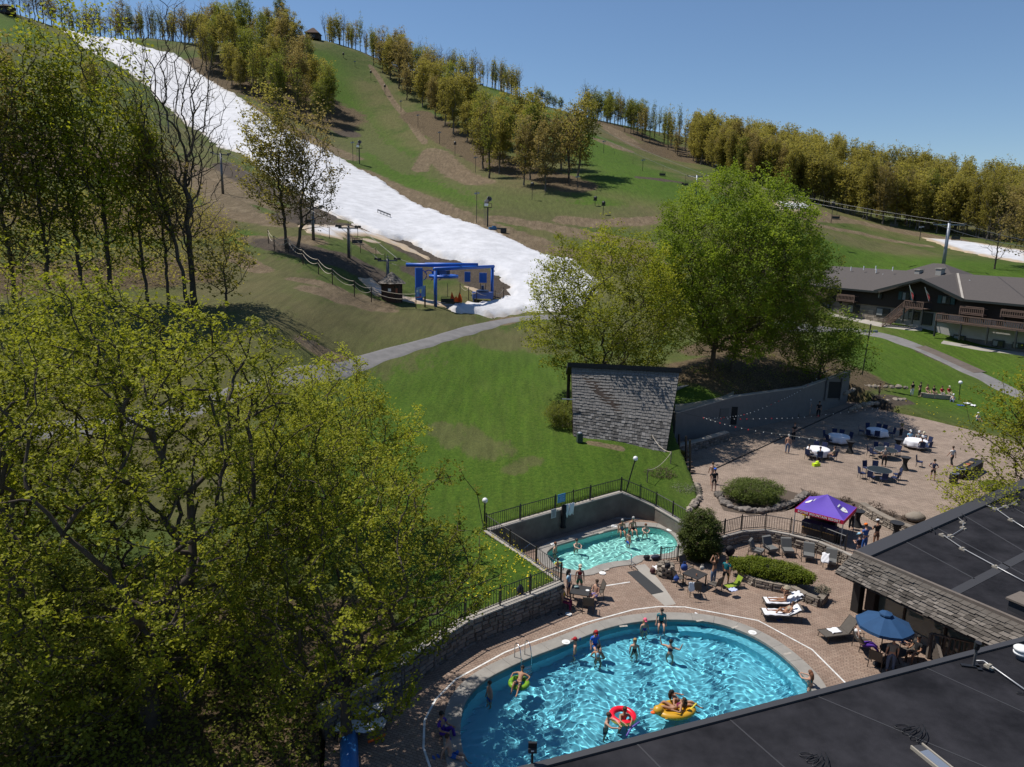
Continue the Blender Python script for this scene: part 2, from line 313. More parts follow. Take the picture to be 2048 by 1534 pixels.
def parts_of(pose):
    if pose in PC: return PC[pose]
    J = skeleton(POSES[pose]); d = {'J': J}
    b = skin('body', J, BODYE); mb = MB()
    for i in (0, 1):
        f = POSES[pose]['fa'][i]; w_ = J['ha%d'%i]; sd = f.cross(V3(0,0,1)) if abs(f.z) < .9 else V3(0,1,0); sd = (sd-f*sd.dot(f)).normalized(); pn = f.cross(sd)
        for k, L_ in enumerate((.068,.078,.072,.056)): o = w_+sd*(.027-.018*k)-f*.01; mb.tube([o, o+f*L_*.6+pn*.006, o+f*L_+pn*.022], [.009,.0085,.006], 5)
        o = J['wr%d'%i]+f*.03+sd*.03; mb.tube([o, o+f*.03+sd*.025, o+f*.06+sd*.03+pn*.01], [.011,.01,.007], 5)
    h = POSES[pose]['hd']; fw = V3(0,-1,0); fw = (fw-h*fw.dot(h)).normalized(); sx = h.cross(fw)
    for s in (-1,1): mb.ball(J['h1']+sx*s*.083+h*-.01, .022, 6, 4, (.5,.8,1.2))
    d['body'] = join_mb(b, mb)
    mb = MB(); [mb.ball(J['h1']+sx*s*.032+fw*.083+h*.02, .012, 6, 4) for s in (-1,1)]; d['eyes'] = mb.mesh('eyes', None); d['eyes'].materials.clear(); d['eyes'].materials.append(None)
    mb = MB(); mb.tube([J['h1']+sx*-.022+fw*.083-h*.05, J['h1']+fw*.09-h*.052, J['h1']+sx*.022+fw*.083-h*.05], .007, 5); d['mouth'] = mb.mesh('mouth', None); d['mouth'].materials.clear(); d['mouth'].materials.append(None)
    d['shirt'] = skin('shirt', J, [('pel','bel'),('bel','che'),('che','nb')]+[(a+i, b+i) if a != 'che' else ('che','so'+i) for i in '01' for a, b in (('che','so'),)], 1.0, .014, [('so0','el0',.62,.062),('so1','el1',.62,.062)])
    d['top'] = skin('top', J, [('bel','che'),('che','nb')], 1.0, .010, None, 'bel')
    d['suit'] = skin('suit', J, [('pel','bel'),('bel','che'),('pel','hp0'),('pel','hp1')], 1.0, .010)
    d['briefs'] = skin('briefs', J, [('pel','hp0'),('pel','hp1')], 1.0, .012, [('pel','bel',.3,.12)])
    d['shorts'] = skin('shorts', J, [('pel','hp0'),('pel','hp1')], 1.0, .016, [('pel','bel',.45,.13),('hp0','kn0',.72,.088),('hp1','kn1',.72,.088)])
    d['trousers'] = skin('trousers', J, [('pel','hp0'),('pel','hp1'),('hp0','kn0'),('hp1','kn1')], 1.0, .016, [('pel','bel',.45,.13),('kn0','an0',.95,.058),('kn1','an1',.95,.058)])
    M = Matrix.Translation(J['h1'])@Vector((0,0,1)).rotation_difference(h).to_matrix().to_4x4()
    def xf(mb): mb.v = [tuple(M@Vector(q)) for q in mb.v]; return mb
    def clean(me): me.materials.clear(); me.materials.append(None); return me
    mb = MB(); mb.ball((0,.014,.028), .104, 12, 8, (.92,1.02,.98)); mb.v = [v if not (v[1] < -.03 and v[2] < .06) else (v[0]*.9, v[1]*.55, v[2]) for v in mb.v]; d['hair'] = clean(xf(mb).mesh('hair', None, True))
    mb = MB(); mb.ball((0,.014,.028), .104, 12, 8, (.95,1.02,1.0)); mb.v = [v if not (v[1] < -.03 and v[2] < .06) else (v[0]*.9, v[1]*.55, v[2]) for v in mb.v]; mb.tube([(0,.06,.03),(0,.10,-.1),(0,.10,-.26),(0,.09,-.36)], [.08,.085,.075,.03], 10); d['longhair'] = clean(xf(mb).mesh('long_hair', None, True))
    mb = MB(); mb.lathe([(.106,.02),(.104,.07),(.075,.125),(.01,.14)], (0,.005,0), 14); mb.quadbox([(-.07,-.09,.03),(.07,-.09,.03),(.05,-.18,.02),(-.05,-.18,.02)], (0,0,.01)); d['cap'] = clean(xf(mb).mesh('cap', None, True))
    mb = MB(); mb.lathe([(.22,.05),(.225,.06),(.11,.07),(.1,.15),(.02,.17)], (0,.005,0), 18); d['sunhat'] = clean(xf(mb).mesh('sun_hat', None, True))
    mb = MB(); mb.tube([(-.075,-.075,.02),(-.03,-.10,.02),(.03,-.10,.02),(.075,-.075,.02)], .016, 6); d['glasses'] = clean(xf(mb).mesh('sunglasses', None, True))
    PC[pose] = d; return d
for _p in POSES: parts_of(_p)
# ------------------------------------------------------------------ ground sheet
def ground_material():
    mt = mat('grass_and_dirt', (.05,.08,.02), .95, spec=.15); N, L, b = nodes(mt)
    def noise(sc, det=6, rough=.6, vec=None):
        t = N.new('ShaderNodeTexNoise'); t.inputs['Scale'].default_value = sc; t.inputs['Detail'].default_value = det; t.inputs['Roughness'].default_value = rough
        L.new(vec or pos.outputs['Position'], t.inputs['Vector']); return t.outputs['Fac']
    def math_(op, a, c, cl=False):
        t = N.new('ShaderNodeMath'); t.operation = op; t.use_clamp = cl
        for i, q in enumerate((a, c)):
            if isinstance(q, (int, float)): t.inputs[i].default_value = q
            else: L.new(q, t.inputs[i])
        return t.outputs[0]
    def mix(f, a, c):
        t = N.new('ShaderNodeMix'); t.data_type = 'RGBA'
        L.new(f, t.inputs[0])
        for i, q in ((6, a), (7, c)):
            if isinstance(q, tuple): t.inputs[i].default_value = (*q, 1)
            else: L.new(q, t.inputs[i])
        return t.outputs[2]
    def ss(x, lo, hi):
        t = N.new('ShaderNodeMapRange'); t.interpolation_type = 'SMOOTHSTEP'; L.new(x, t.inputs[0]); t.inputs[1].default_value = lo; t.inputs[2].default_value = hi; return t.outputs[0]
    def attr(nm):
        t = N.new('ShaderNodeAttribute'); t.attribute_name = nm; return t.outputs['Fac']
    pos = N.new('ShaderNodeNewGeometry')
    stretch = N.new('ShaderNodeMapping'); stretch.inputs['Rotation'].default_value = (0, 0, .6); stretch.inputs['Scale'].default_value = (1, .22, 1)
    L.new(pos.outputs['Position'], stretch.inputs[0])
    n1 = noise(.045, 5); n2 = noise(.4, 8, .7); n3 = noise(3.5, 4, .7); n4 = noise(.7, 6, .75, stretch.outputs[0]); n5 = noise(9, 5, .85)
    base = mix(ss(n2, .3, .7), (.045,.070,.013), (.075,.098,.022))
    base = mix(math_('MULTIPLY', ss(n1, .40, .60), .8), base, (.115,.105,.042))
    lush = mix(ss(n3, .3, .7), (.038,.082,.007), (.072,.122,.012))
    g = mix(math_('MULTIPLY', attr('lush'), math_('ADD', .55, math_('MULTIPLY', n4, .75), True), True), base, lush)
    # worn straw-coloured turf
    straw = mix(n3, (.085,.075,.035), (.13,.105,.055))
    sfac = ss(math_('ADD', math_('MULTIPLY', attr('straw'), 1.0), math_('MULTIPLY', math_('SUBTRACT', n4, .5), 2.6)), .4, .85)
    g = mix(math_('MULTIPLY', sfac, .55), g, straw)
    dirt = mix(ss(n3, .25, .75), (.085,.058,.036), (.20,.145,.095))
    dirt = mix(ss(n4, .45, .75), dirt, (.24,.18,.12))
    dfac = ss(math_('ADD', attr('dirt'), math_('MULTIPLY', math_('SUBTRACT', n2, .5), 1.5)), .38, .72)
    g = mix(math_('MULTIPLY', dfac, .85), g, dirt)
    mud = mix(ss(n3, .25, .75), (.045,.036,.028), (.10,.078,.058))
    mfac = ss(math_('ADD', attr('mud'), math_('MULTIPLY', math_('SUBTRACT', n2, .5), 1.1)), .4, .75)
    g = mix(mfac, g, mud)
    lit = mix(ss(n5, .35, .65), (.045,.032,.016), (.15,.11,.065))
    lfac = ss(math_('ADD', attr('litter'), math_('MULTIPLY', math_('SUBTRACT', n2, .5), 1.0)), .35, .7)
    g = mix(lfac, g, lit)
    fine = N.new('ShaderNodeMapRange'); L.new(n5, fine.inputs[0]); fine.inputs[1].default_value = .25; fine.inputs[2].default_value = .75; fine.inputs[3].default_value = .5; fine.inputs[4].default_value = 1.5
    st2 = N.new('ShaderNodeMapping'); st2.inputs['Rotation'].default_value = (0,0,-.25); st2.inputs['Scale'].default_value = (1.6,.12,1); L.new(pos.outputs['Position'], st2.inputs[0]); n6 = noise(1.0, 5, .7, st2.outputs[0])
    strk = N.new('ShaderNodeMapRange'); L.new(n6, strk.inputs[0]); strk.inputs[1].default_value = .3; strk.inputs[2].default_value = .7; strk.inputs[3].default_value = .78; strk.inputs[4].default_value = 1.22
    fs_ = math_('MULTIPLY', fine.outputs[0], strk.outputs[0])
    vs = N.new('ShaderNodeVectorMath'); vs.operation = 'SCALE'; L.new(g, vs.inputs[0]); L.new(fs_, vs.inputs['Scale'])
    L.new(vs.outputs[0], b.inputs['Base Color'])
    bp = N.new('ShaderNodeBump'); bp.inputs['Strength'].default_value = .7; bp.inputs['Distance'].default_value = .12
    L.new(math_('ADD', n3, n5), bp.inputs['Height']); L.new(bp.outputs[0], b.inputs['Normal'])
    return mt
def smooth01(x): x = np.clip(x, 0, 1); return x*x*(3-2*x)
# painted masks as soft capsules on the ground: (pixels along a line, half width in metres)
DIRT = [([(640,585),(700,600),(760,610)],3.0),([(600,560),(680,580)],2.0),([(720,345),(780,375),(860,410)],6),([(860,410),(960,450),(1060,480)],5),([(430,185),(520,225),(600,265),(700,315)],5),
        ([(620,690),(690,725)],1.6),([(780,410),(880,430),(980,455)],3),([(870,305),(905,340),(960,365)],5),([(740,130),(810,230),(850,285)],1.6),([(1180,215),(1225,260),(1300,305)],5),([(1200,280),(1250,300)],4),
        ([(1600,432),(1700,440),(1800,462),(1900,478)],5),([(1560,405),(1640,422)],4),([(1640,452),(1720,466),(1850,492)],2.5),([(1300,440),(1200,448),(1130,440)],3.5),([(1000,438),(1100,455),(1280,490)],4),([(1060,500),(1150,510),(1280,520)],6),
        ([(430,420),(530,440),(600,440)],6),([(420,340),(500,400),(600,430)],4),([(690,470),(740,500)],2),([(520,480),(560,490),(620,480)],3.5),([(840,340),(860,300)],3),([(470,510),(520,540)],2),
        ([(1000,645),(1020,640)],2),([(700,520),(760,560)],2.2),([(360,330),(420,380),(470,420)],5),([(1180,885),(1240,898)],.5)]
MUD = [([(700,455),(780,475),(860,515),(940,545),(990,580)],4.2),([(620,400),(640,420),(600,440)],6),([(840,545),(930,545)],4),([(780,400),(700,345)],1.6),([(560,490),(640,510),(740,545)],5),([(450,330),(560,400)],4),
       ([(1280,355),(1360,365)],2),([(1690,780),(1740,800),(1800,800)],1.8),([(1100,240),(1160,260)],4),
       ([(1830,700),(1900,730)],.6),([(700,270),(640,230)],5)]
STRAW = [([(700,640),(900,640)],9),([(460,520),(600,620),(700,680)],10),([(880,320),(1000,370),(1100,430)],14),([(1050,420),(1250,430)],10),([(700,230),(760,300),(820,340)],7),([(1500,430),(1800,500)],8),([(1000,690),(1080,660),(1150,650)],4),
         ([(900,860),(980,900)],2.5),([(1030,940),(1060,920)],1.2),([(1180,250),(1300,300)],14),([(1720,350),(2000,470)],10),([(960,650),(1100,700)],3),([(900,420),(1000,430)],6),([(600,110),(640,200),(700,300)],7),([(1400,360),(1500,400)],8),([(0,880),(300,900)],6),([(350,1000),(450,960)],4)]
LUSH = [([(960,740),(900,860),(960,980),(1100,940)],14),([(1000,1120),(900,1180)],5),([(800,760),(1000,760)],8),([(1750,690),(1850,780),(1980,810)],9),([(1850,650),(2048,760)],6),([(740,420),(1000,430)],1),([(870,370),(1000,400),(1180,410)],9),([(640,120),(700,250),(850,370)],11),
        ([(1250,360),(1450,410),(1600,480),(1750,530),(2048,550)],16),([(1000,180),(1150,260),(1300,370)],14),([(40,70),(20,50)],15),([(480,470),(510,500)],4),([(1380,780),(1340,760)],4),([(1100,1000),(1240,960)],4)]
LITTER = [([(640,1534),(560,1450),(500,1300)],4),([(250,1500),(100,1400),(0,1250)],4),([(0,560),(200,550),(340,540)],7),([(100,420),(300,440)],14),([(60,300),(200,330)],22),([(1420,740),(1550,745),(1680,735)],6.5),([(1420,700),(1600,690)],4),([(600,1300),(700,1250)],2.5),
          ([(1370,310),(1700,375),(2048,425)],22),([(420,130),(640,230)],20),([(830,230),(1000,330),(1150,372)],7),([(1160,200),(1340,300)],6),([(740,90),(1040,190)],7),([(1700,320),(2048,380)],40)]
def capsule(X, Y, defs):
    out = np.zeros(X.shape)
    for px, wd in defs:
        pts = [G(*q) for q in px]
        if len(pts) == 1: pts.append(pts[0]+Vector((.01,0,0)))
        d = pdist(X, Y, pts, False)
        out = np.maximum(out, smooth01(1.0-(d-wd*.35)/(wd*1.1)))
    return out
POOLPX = [(938,1560),(922,1500),(919,1460),(925,1420),(942,1390),(970,1365),(1010,1343),(1060,1320),(1110,1301),(1160,1281),(1210,1262),(1262,1250),(1320,1244),(1385,1245),(1440,1253),(1495,1272),(1545,1300),(1590,1338),(1618,1372),(1628,1405),(1615,1440),(1560,1490),(1460,1545),(1340,1590),(1200,1625),(1060,1640),(975,1610)]
SPOOLPX = [(1093,1113),(1097,1104),(1114,1094),(1140,1086),(1168,1078),(1200,1069),(1234,1061),(1274,1056),(1312,1058),(1335,1065),(1348,1075),(1356,1089),(1352,1102),(1340,1110),(1310,1114),(1274,1116),(1260,1124),(1228,1128),(1197,1135),(1174,1145),(1148,1145),(1125,1140),(1104,1130)]
def smooth_loop(pts, k=4):
    n = len(pts); out = []
    for i in range(n):
        p0, p1, p2, p3 = pts[i-1], pts[i], pts[(i+1) % n], pts[(i+2) % n]
        for j in range(k):
            t = j/k
            out.append(0.5*((2*p1)+(-p0+p2)*t+(2*p0-5*p1+4*p2-p3)*t*t+(-p0+3*p1-3*p2+p3)*t**3))
    return out
WZ = -0.13
POOLPOLY = smooth_loop([P(*q, WZ).to_2d() for q in POOLPX]); SPOOLPOLY = smooth_loop([P(*q, WZ).to_2d() for q in SPOOLPX], 3)
def offset_loop(pts, d):
    n = len(pts); A = sum(pts[i].x*pts[(i+1) % n].y-pts[(i+1) % n].x*pts[i].y for i in range(n)); s = 1 if A > 0 else -1
    out = []
    for i in range(n):
        t = (pts[(i+1) % n]-pts[i-1]).normalized(); out.append(pts[i]+Vector((t.y, -t.x))*d*s)
    return out
def build_ground():
    th = np.concatenate([np.linspace(-math.pi, -.82, 40, endpoint=False), np.linspace(-.82, .82, 620), np.linspace(.82, math.pi, 40)[1:]])
    D = [0.5, 4, 8, 12]
    while D[-1] < 45: D.append(D[-1]+.22)
    while D[-1] < 95: D.append(D[-1]*1.0062)
    while D[-1] < 520: D.append(D[-1]*1.011)
    while D[-1] < 4500: D.append(D[-1]*1.12)
    D = np.array(D); T, R = np.meshgrid(th, D); X = R*np.sin(T); Y = R*np.cos(T)
    Z = HT(X, Y)
    front = (np.abs(T) < .85)
    Z = Z + .05*np.sin(X*.9)*np.cos(Y*.8)
    Z[:2] = 0
    Z = np.where(inpoly(X, Y, offset_loop(DECK, .2)), -0.25, Z)
    Z = np.where(inpoly(X, Y, offset_loop(PLAZA, .2)) & ~inpoly(X, Y, offset_loop(DECK, .2)), Z1-.22, Z)
    Z = np.where(inpoly(X, Y, offset_loop(POOLPOLY, .45)) | inpoly(X, Y, offset_loop(SPOOLPOLY, .45)), -3.2, Z)
    nr, nc = X.shape
    vs = np.stack([X.ravel(), Y.ravel(), Z.ravel()], 1)
    i = np.arange((nr-1)*(nc-1)); a = (i//(nc-1))*nc+(i % (nc-1))
    F = np.stack([a, a+1, a+nc+1, a+nc], 1)[:, ::-1]
    me = bpy.data.meshes.new('ground'); me.vertices.add(len(vs)); me.vertices.foreach_set('co', vs.ravel())
    me.loops.add(F.size); me.loops.foreach_set('vertex_index', F.ravel()); me.polygons.add(len(F))
    me.polygons.foreach_set('loop_start', np.arange(0, F.size, 4)); me.polygons.foreach_set('loop_total', np.full(len(F), 4)); me.polygons.foreach_set('use_smooth', np.ones(len(F), bool))
    me.update(calc_edges=True)
    fx = X.ravel(); fy = Y.ravel(); sel = (np.abs(T.ravel()) < .85)
    for nm, df in (('dirt', DIRT), ('mud', MUD), ('straw', STRAW), ('lush', LUSH), ('litter', LITTER)):
        v = np.zeros(len(fx)); v[sel] = capsule(fx[sel], fy[sel], df)
        at = me.attributes.new(nm, 'FLOAT', 'POINT'); at.data.foreach_set('value', v)
    me.materials.append(ground_material())
    o = bpy.data.objects.new('ground', me); C.objects.link(o); tag(o, 'grassy ski hill and lawn with worn dirt patches', kind='structure')
    return o
build_ground()
# ------------------------------------------------------------------ paving
def paver_mat(name, c1, c2, mortar, sc=1.0):
    mt = mat(name, c1, .85, spec=.25); N, L, b = nodes(mt)
    tc = N.new('ShaderNodeNewGeometry')
    mp = N.new('ShaderNodeMapping'); mp.inputs['Rotation'].default_value = (0, 0, .35); L.new(tc.outputs['Position'], mp.inputs[0])
    wv = N.new('ShaderNodeTexNoise'); wv.inputs['Scale'].default_value = .25; L.new(mp.outputs[0], wv.inputs['Vector'])
    ad = N.new('ShaderNodeVectorMath'); ad.operation = 'MULTIPLY_ADD'; ad.inputs[1].default_value = (.9,.9,0)
    L.new(wv.outputs['Color'], ad.inputs[0]); L.new(mp.outputs[0], ad.inputs[2])
    br = N.new('ShaderNodeTexBrick'); br.inputs['Scale'].default_value = 1/sc; br.inputs['Brick Width'].default_value = .24; br.inputs['Row Height'].default_value = .125
    br.inputs['Mortar Size'].default_value = .012; br.inputs['Mortar Smooth'].default_value = .3; br.inputs['Bias'].default_value = 0
    br.inputs['Color1'].default_value = (*c1, 1); br.inputs['Color2'].default_value = (*c2, 1); br.inputs['Mortar'].default_value = (*mortar, 1)
    L.new(ad.outputs[0], br.inputs['Vector'])
    nz = N.new('ShaderNodeTexNoise'); nz.inputs['Scale'].default_value = .6; nz.inputs['Detail'].default_value = 8; nz.inputs['Roughness'].default_value = .7; L.new(tc.outputs['Position'], nz.inputs['Vector'])
    mr = N.new('ShaderNodeMapRange'); mr.inputs[1].default_value = .3; mr.inputs[2].default_value = .7; mr.inputs[3].default_value = .74; mr.inputs[4].default_value = 1.22; L.new(nz.outputs['Fac'], mr.inputs[0])
    v = N.new('ShaderNodeVectorMath'); v.operation = 'SCALE'; L.new(br.outputs['Color'], v.inputs[0]); L.new(mr.outputs[0], v.inputs['Scale'])
    L.new(v.outputs[0], b.inputs['Base Color'])
    bp = N.new('ShaderNodeBump'); bp.inputs['Strength'].default_value = .5; bp.inputs['Distance'].default_value = .02; bp.invert = True
    L.new(br.outputs['Fac'], bp.inputs['Height']); L.new(bp.outputs[0], b.inputs['Normal'])
    return mt
M_DECK = paver_mat('deck_pavers', (.30,.22,.168), (.24,.166,.125), (.13,.095,.075))
M_PLAZA = paver_mat('plaza_pavers', (.31,.24,.19), (.245,.185,.145), (.15,.115,.09), 1.25)
def flat(name, outer, z, m, holes=(), thick=.12, kind='structure', label=None, parent=None):
    import bmesh
    bm = bmesh.new(); es = []
    for lp in [outer]+list(holes):
        vs = [bm.verts.new((q[0], q[1], z)) for q in lp]
        for i in range(len(vs)): es.append(bm.edges.new((vs[i], vs[(i+1) % len(vs)])))
    bmesh.ops.triangle_fill(bm, use_beauty=True, edges=es, normal=(0,0,1))
    for f in bm.faces:
        if f.normal.z < 0: f.normal_flip()
    me = bpy.data.meshes.new(name)
    if thick:
        r = bmesh.ops.extrude_face_region(bm, geom=list(bm.faces)); bmesh.ops.translate(bm, vec=(0,0,-thick), verts=[e for e in r['geom'] if isinstance(e, bmesh.types.BMVert)])
        bmesh.ops.recalc_face_normals(bm, faces=bm.faces)
    bm.to_mesh(me); bm.free(); me.materials.append(m)
    o = bpy.data.objects.new(name, me); C.objects.link(o)
    if parent is not None: o.parent = parent
    elif kind: o['kind'] = kind
    if label: o['label'] = label
    return o
COP = offset_loop(POOLPOLY, .62); SCOP = offset_loop(SPOOLPOLY, .6)
flat('pool_deck', DECK, 0, M_DECK, [COP, SCOP], label='red brown brick paved pool deck')
flat('plaza', PLAZA, Z1, M_PLAZA, label='upper paved plaza of reddish pavers')
# ------------------------------------------------------------------ pools
M_COPE = mat('coping_concrete', (.30,.28,.25), .85, noise=(1.2, (.20,.185,.165), .25), bump=.3, bscale=40)
def plaster(name, c1, c2, rough=.6):
    return mat(name, c1, rough, noise=(.5, c2, .3))
M_BASIN = plaster('pool_plaster', (.16,.56,.70), (.20,.63,.74)); M_BASIN2 = plaster('spa_plaster', (.42,.80,.74), (.30,.72,.68))
M_TILE = mat('pool_wall_paint', (.02,.22,.30), .4)
def depth_main(x): return -1.15-1.0*float(smooth01(np.array((4.5-x)/8.0)))
def tri_fill(loops, zf):
    import bmesh
    bm = bmesh.new(); es = []
    for lp in loops:
        vs = [bm.verts.new((q[0], q[1], 0)) for q in lp]
        for i in range(len(vs)): es.append(bm.edges.new((vs[i], vs[(i+1) % len(vs)])))
    bmesh.ops.triangle_fill(bm, use_beauty=True, edges=es, normal=(0,0,1))
    bm.verts.index_update()
    V = [(v.co.x, v.co.y, zf(v.co.x, v.co.y)) for v in bm.verts]
    Fs = [tuple(v.index for v in f.verts) if f.normal.z > 0 else tuple(v.index for v in f.verts)[::-1] for f in bm.faces]
    bm.free(); return V, Fs
def grid_in(poly, step, zf, expand=0.0):
    """regular mesh clipped to a polygon (cells inside or touching)"""
    xs = [q[0] for q in poly]; ys = [q[1] for q in poly]
    gx = np.arange(min(xs)-step, max(xs)+2*step, step); gy = np.arange(min(ys)-step, max(ys)+2*step, step)
    X, Y = np.meshgrid(gx, gy); ins = inpoly(X, Y, poly)
    d = pdist(X, Y, poly); ok = ins | (d < step*1.2+expand)
    Z = zf(X, Y); nr, nc = X.shape
    cell = ok[:-1,:-1] & ok[1:,:-1] & ok[:-1,1:] & ok[1:,1:]
    idx = -np.ones(X.shape, int); used = np.zeros(X.shape, bool)
    used[:-1,:-1] |= cell; used[1:,:-1] |= cell; used[:-1,1:] |= cell; used[1:,1:] |= cell
    idx[used] = np.arange(used.sum())
    V = np.stack([X[used], Y[used], Z[used]], 1)
    r, c = np.nonzero(cell)
    F = np.stack([idx[r,c], idx[r,c+1], idx[r+1,c+1], idx[r+1,c]], 1)
    return V, F
def np_mesh(name, V, F, m, smooth=True):
    V = np.asarray(V, np.float32); F = np.asarray(F, np.int32); k = F.shape[1]
    me = bpy.data.meshes.new(name); me.vertices.add(len(V)); me.vertices.foreach_set('co', V.ravel())
    me.loops.add(F.size); me.loops.foreach_set('vertex_index', F.ravel()); me.polygons.add(len(F))
    me.polygons.foreach_set('loop_start', np.arange(0, F.size, k)); me.polygons.foreach_set('loop_total', np.full(len(F), k))
    me.polygons.foreach_set('use_smooth', np.full(len(F), smooth)); me.update(calc_edges=True)
    if m is not None: me.materials.append(m)
    return me
def waves(X, Y, amp, sc, seed):
    r = np.random.default_rng(seed); Z = np.zeros(X.shape)
    Xw = X+.35*np.sin(Y*1.7+X*.6); Yw = Y+.35*np.sin(X*1.9-Y*.5)
    for i in range(22):
        k = sc*r.uniform(.55, 1.45); a = r.uniform(0, math.pi*2)
        Z += np.sin(k*(Xw*math.cos(a)+Yw*math.sin(a))+r.uniform(0, 6.3))/(k/sc)**1.6
    return WZ+amp*Z/3.3
def water_mat(name, tint, rough=.0):
    mt = mat(name, tint, rough); N, L, b = nodes(mt)
    b.inputs['Transmission Weight'].default_value = 1; b.inputs['IOR'].default_value = 1.33; b.inputs['Roughness'].default_value = rough
    return mt
def make_pool(name, poly, depthf, mbasin, label, wmat, step, amp, sc, seed, cope_w, cope_l):
    root = thing(name, (0,0,0), label, 'pool')
    mb = MB(); n = len(poly); F = [depthf(q.x) for q in poly]
    for i in range(n):
        j = (i+1) % n; a, b = poly[i], poly[j]
        mb.mi = 1; mb.add([(a.x,a.y,0.0),(b.x,b.y,0.0),(b.x,b.y,-.62),(a.x,a.y,-.62)], [(0,1,2,3)])
        mb.mi = 0; mb.add([(a.x,a.y,-.62),(b.x,b.y,-.62),(b.x,b.y,F[j]),(a.x,a.y,F[i])], [(0,1,2,3)])
    V, Fs = tri_fill([poly], lambda x, y: depthf(x)); mb.mi = 0; mb.add(V, Fs)
    basin = mb.build('basin', [mbasin, M_TILE if name == 'swimming_pool' else mbasin], root)
    outer = offset_loop(poly, cope_w+.02); inner = offset_loop(poly, -.04)
    # coping slabs
    acc = 0; start = 0
    per = [(poly[(i+1) % n]-poly[i]).length for i in range(n)]
    i = 0
    while i < n:
        j = i; L_ = 0
        while j < n and L_ < cope_l: L_ += per[j]; j += 1
        loop = [inner[k % n] for k in range(i, j+1)]; lo = [outer[k % n] for k in range(i, j+1)]
        def sh(a, b, t): return a+(b-a)*t
        g = .012
        loop[0] = sh(loop[0], loop[1], g/max((loop[1]-loop[0]).length, .05)); lo[0] = sh(lo[0], lo[1], g/max((lo[1]-lo[0]).length, .05))
        m2 = MB(); k = len(loop); top = .035; vs = []
        for q, o in zip(loop, lo): vs += [(q.x,q.y,top-.015), (q.x*.95+o.x*.05,q.y*.95+o.y*.05,top), (o.x,o.y,top), (o.x,o.y,-.1), (q.x,q.y,-.1)]
        fs = []
        for a in range(k-1):
            for e in range(5): fs.append((a*5+e, a*5+(e+1) % 5, (a+1)*5+(e+1) % 5, (a+1)*5+e))
        fs += [tuple(range(5)), tuple((k-1)*5+e for e in range(5))[::-1]]
        m2.add(vs, fs); o = m2.build('coping_slab', M_COPE, root)
        i = j
    V, F = grid_in(poly, step, lambda X, Y: waves(X, Y, amp, sc, seed), .02)
    w = bpy.data.objects.new('water', np_mesh('water', V, F, wmat)); C.objects.link(w); w.parent = root
    return root, basin, w
M_WATER = water_mat('pool_water', (.72,.95,1.0)); M_WATER2 = water_mat('spa_water', (.85,1,.98), .05)
pool, pbasin, pwater = make_pool('swimming_pool', POOLPOLY, depth_main, M_BASIN, 'large oval swimming pool with clear blue rippling water', M_WATER, .033, .0052, 18.5, 3, .62, .9)
spa, sbasin, swater = make_pool('small_pool', SPOOLPOLY, lambda x: -1.0, M_BASIN2, 'small bean shaped turquoise warm pool below the concrete wall', M_WATER2, .04, .005, 17.0, 5, .6, .9)
sl.cycles.is_caustics_light = True
for o in (pwater, swater): o.cycles.is_caustics_caster = True
for o in (pbasin, sbasin): o.cycles.is_caustics_receiver = True
cy.caustics_refractive = True
# underwater bench along the far right side
mb = MB(); seg = [i for i, q in enumerate(POOLPOLY) if q.y > 24.5 and q.x > 8.2]
a0, a1 = min(seg), max(seg); inn = offset_loop(POOLPOLY, -.55)
for i in range(a0, a1):
    p, q, r_, s_ = POOLPOLY[i], POOLPOLY[i+1], inn[i+1], inn[i]
    mb.add([(p.x,p.y,-.5),(q.x,q.y,-.5),(r_.x,r_.y,-.5),(s_.x,s_.y,-.5)], [(0,1,2,3)]); mb.add([(s_.x,s_.y,-.5),(r_.x,r_.y,-.5),(r_.x,r_.y,-1.6),(s_.x,s_.y,-1.6)], [(0,1,2,3)])
bench = mb.build('bench_ledge', M_BASIN, pool); bench.cycles.is_caustics_receiver = True
# ------------------------------------------------------------------ trees
def leaf_mat(name, c1, c2, transl=.35, patch=.35):
    mt = mat(name, c1, .6, spec=.25); N, L, b = nodes(mt)
    at = N.new('ShaderNodeAttribute'); at.attribute_name = 'tone'
    oi = N.new('ShaderNodeObjectInfo')
    ad = N.new('ShaderNodeMath'); ad.operation = 'MULTIPLY_ADD'; ad.inputs[1].default_value = .45
    L.new(oi.outputs['Random'], ad.inputs[0]); L.new(at.outputs['Fac'], ad.inputs[2])
    cr = N.new('ShaderNodeValToRGB'); cr.color_ramp.elements[0].color = (*c1, 1); cr.color_ramp.elements[1].color = (*c2, 1)
    cr.color_ramp.elements[0].position = .1; cr.color_ramp.elements[1].position = 1.15 if False else 1.0
    L.new(ad.outputs[0], cr.inputs[0]); L.new(cr.outputs[0], b.inputs['Base Color'])
    tr = N.new('ShaderNodeBsdfTranslucent'); L.new(cr.outputs[0], tr.inputs['Color'])
    ms = N.new('ShaderNodeMixShader'); ms.inputs[0].default_value = transl
    out = N['Material Output']; L.new(b.outputs[0], ms.inputs[1]); L.new(tr.outputs[0], ms.inputs[2]); L.new(ms.outputs[0], out.inputs['Surface'])
    return mt
def bark_mat(name, c1, c2): return mat(name, c1, .95, noise=(3.0, c2, .25), spec=.1)
BARK = bark_mat('bark', (.055,.042,.032), (.12,.10,.08)); BARKD = bark_mat('dark_bark', (.05,.04,.033), (.11,.09,.075)); BARKG = bark_mat('grey_bark', (.10,.088,.075), (.17,.15,.13))
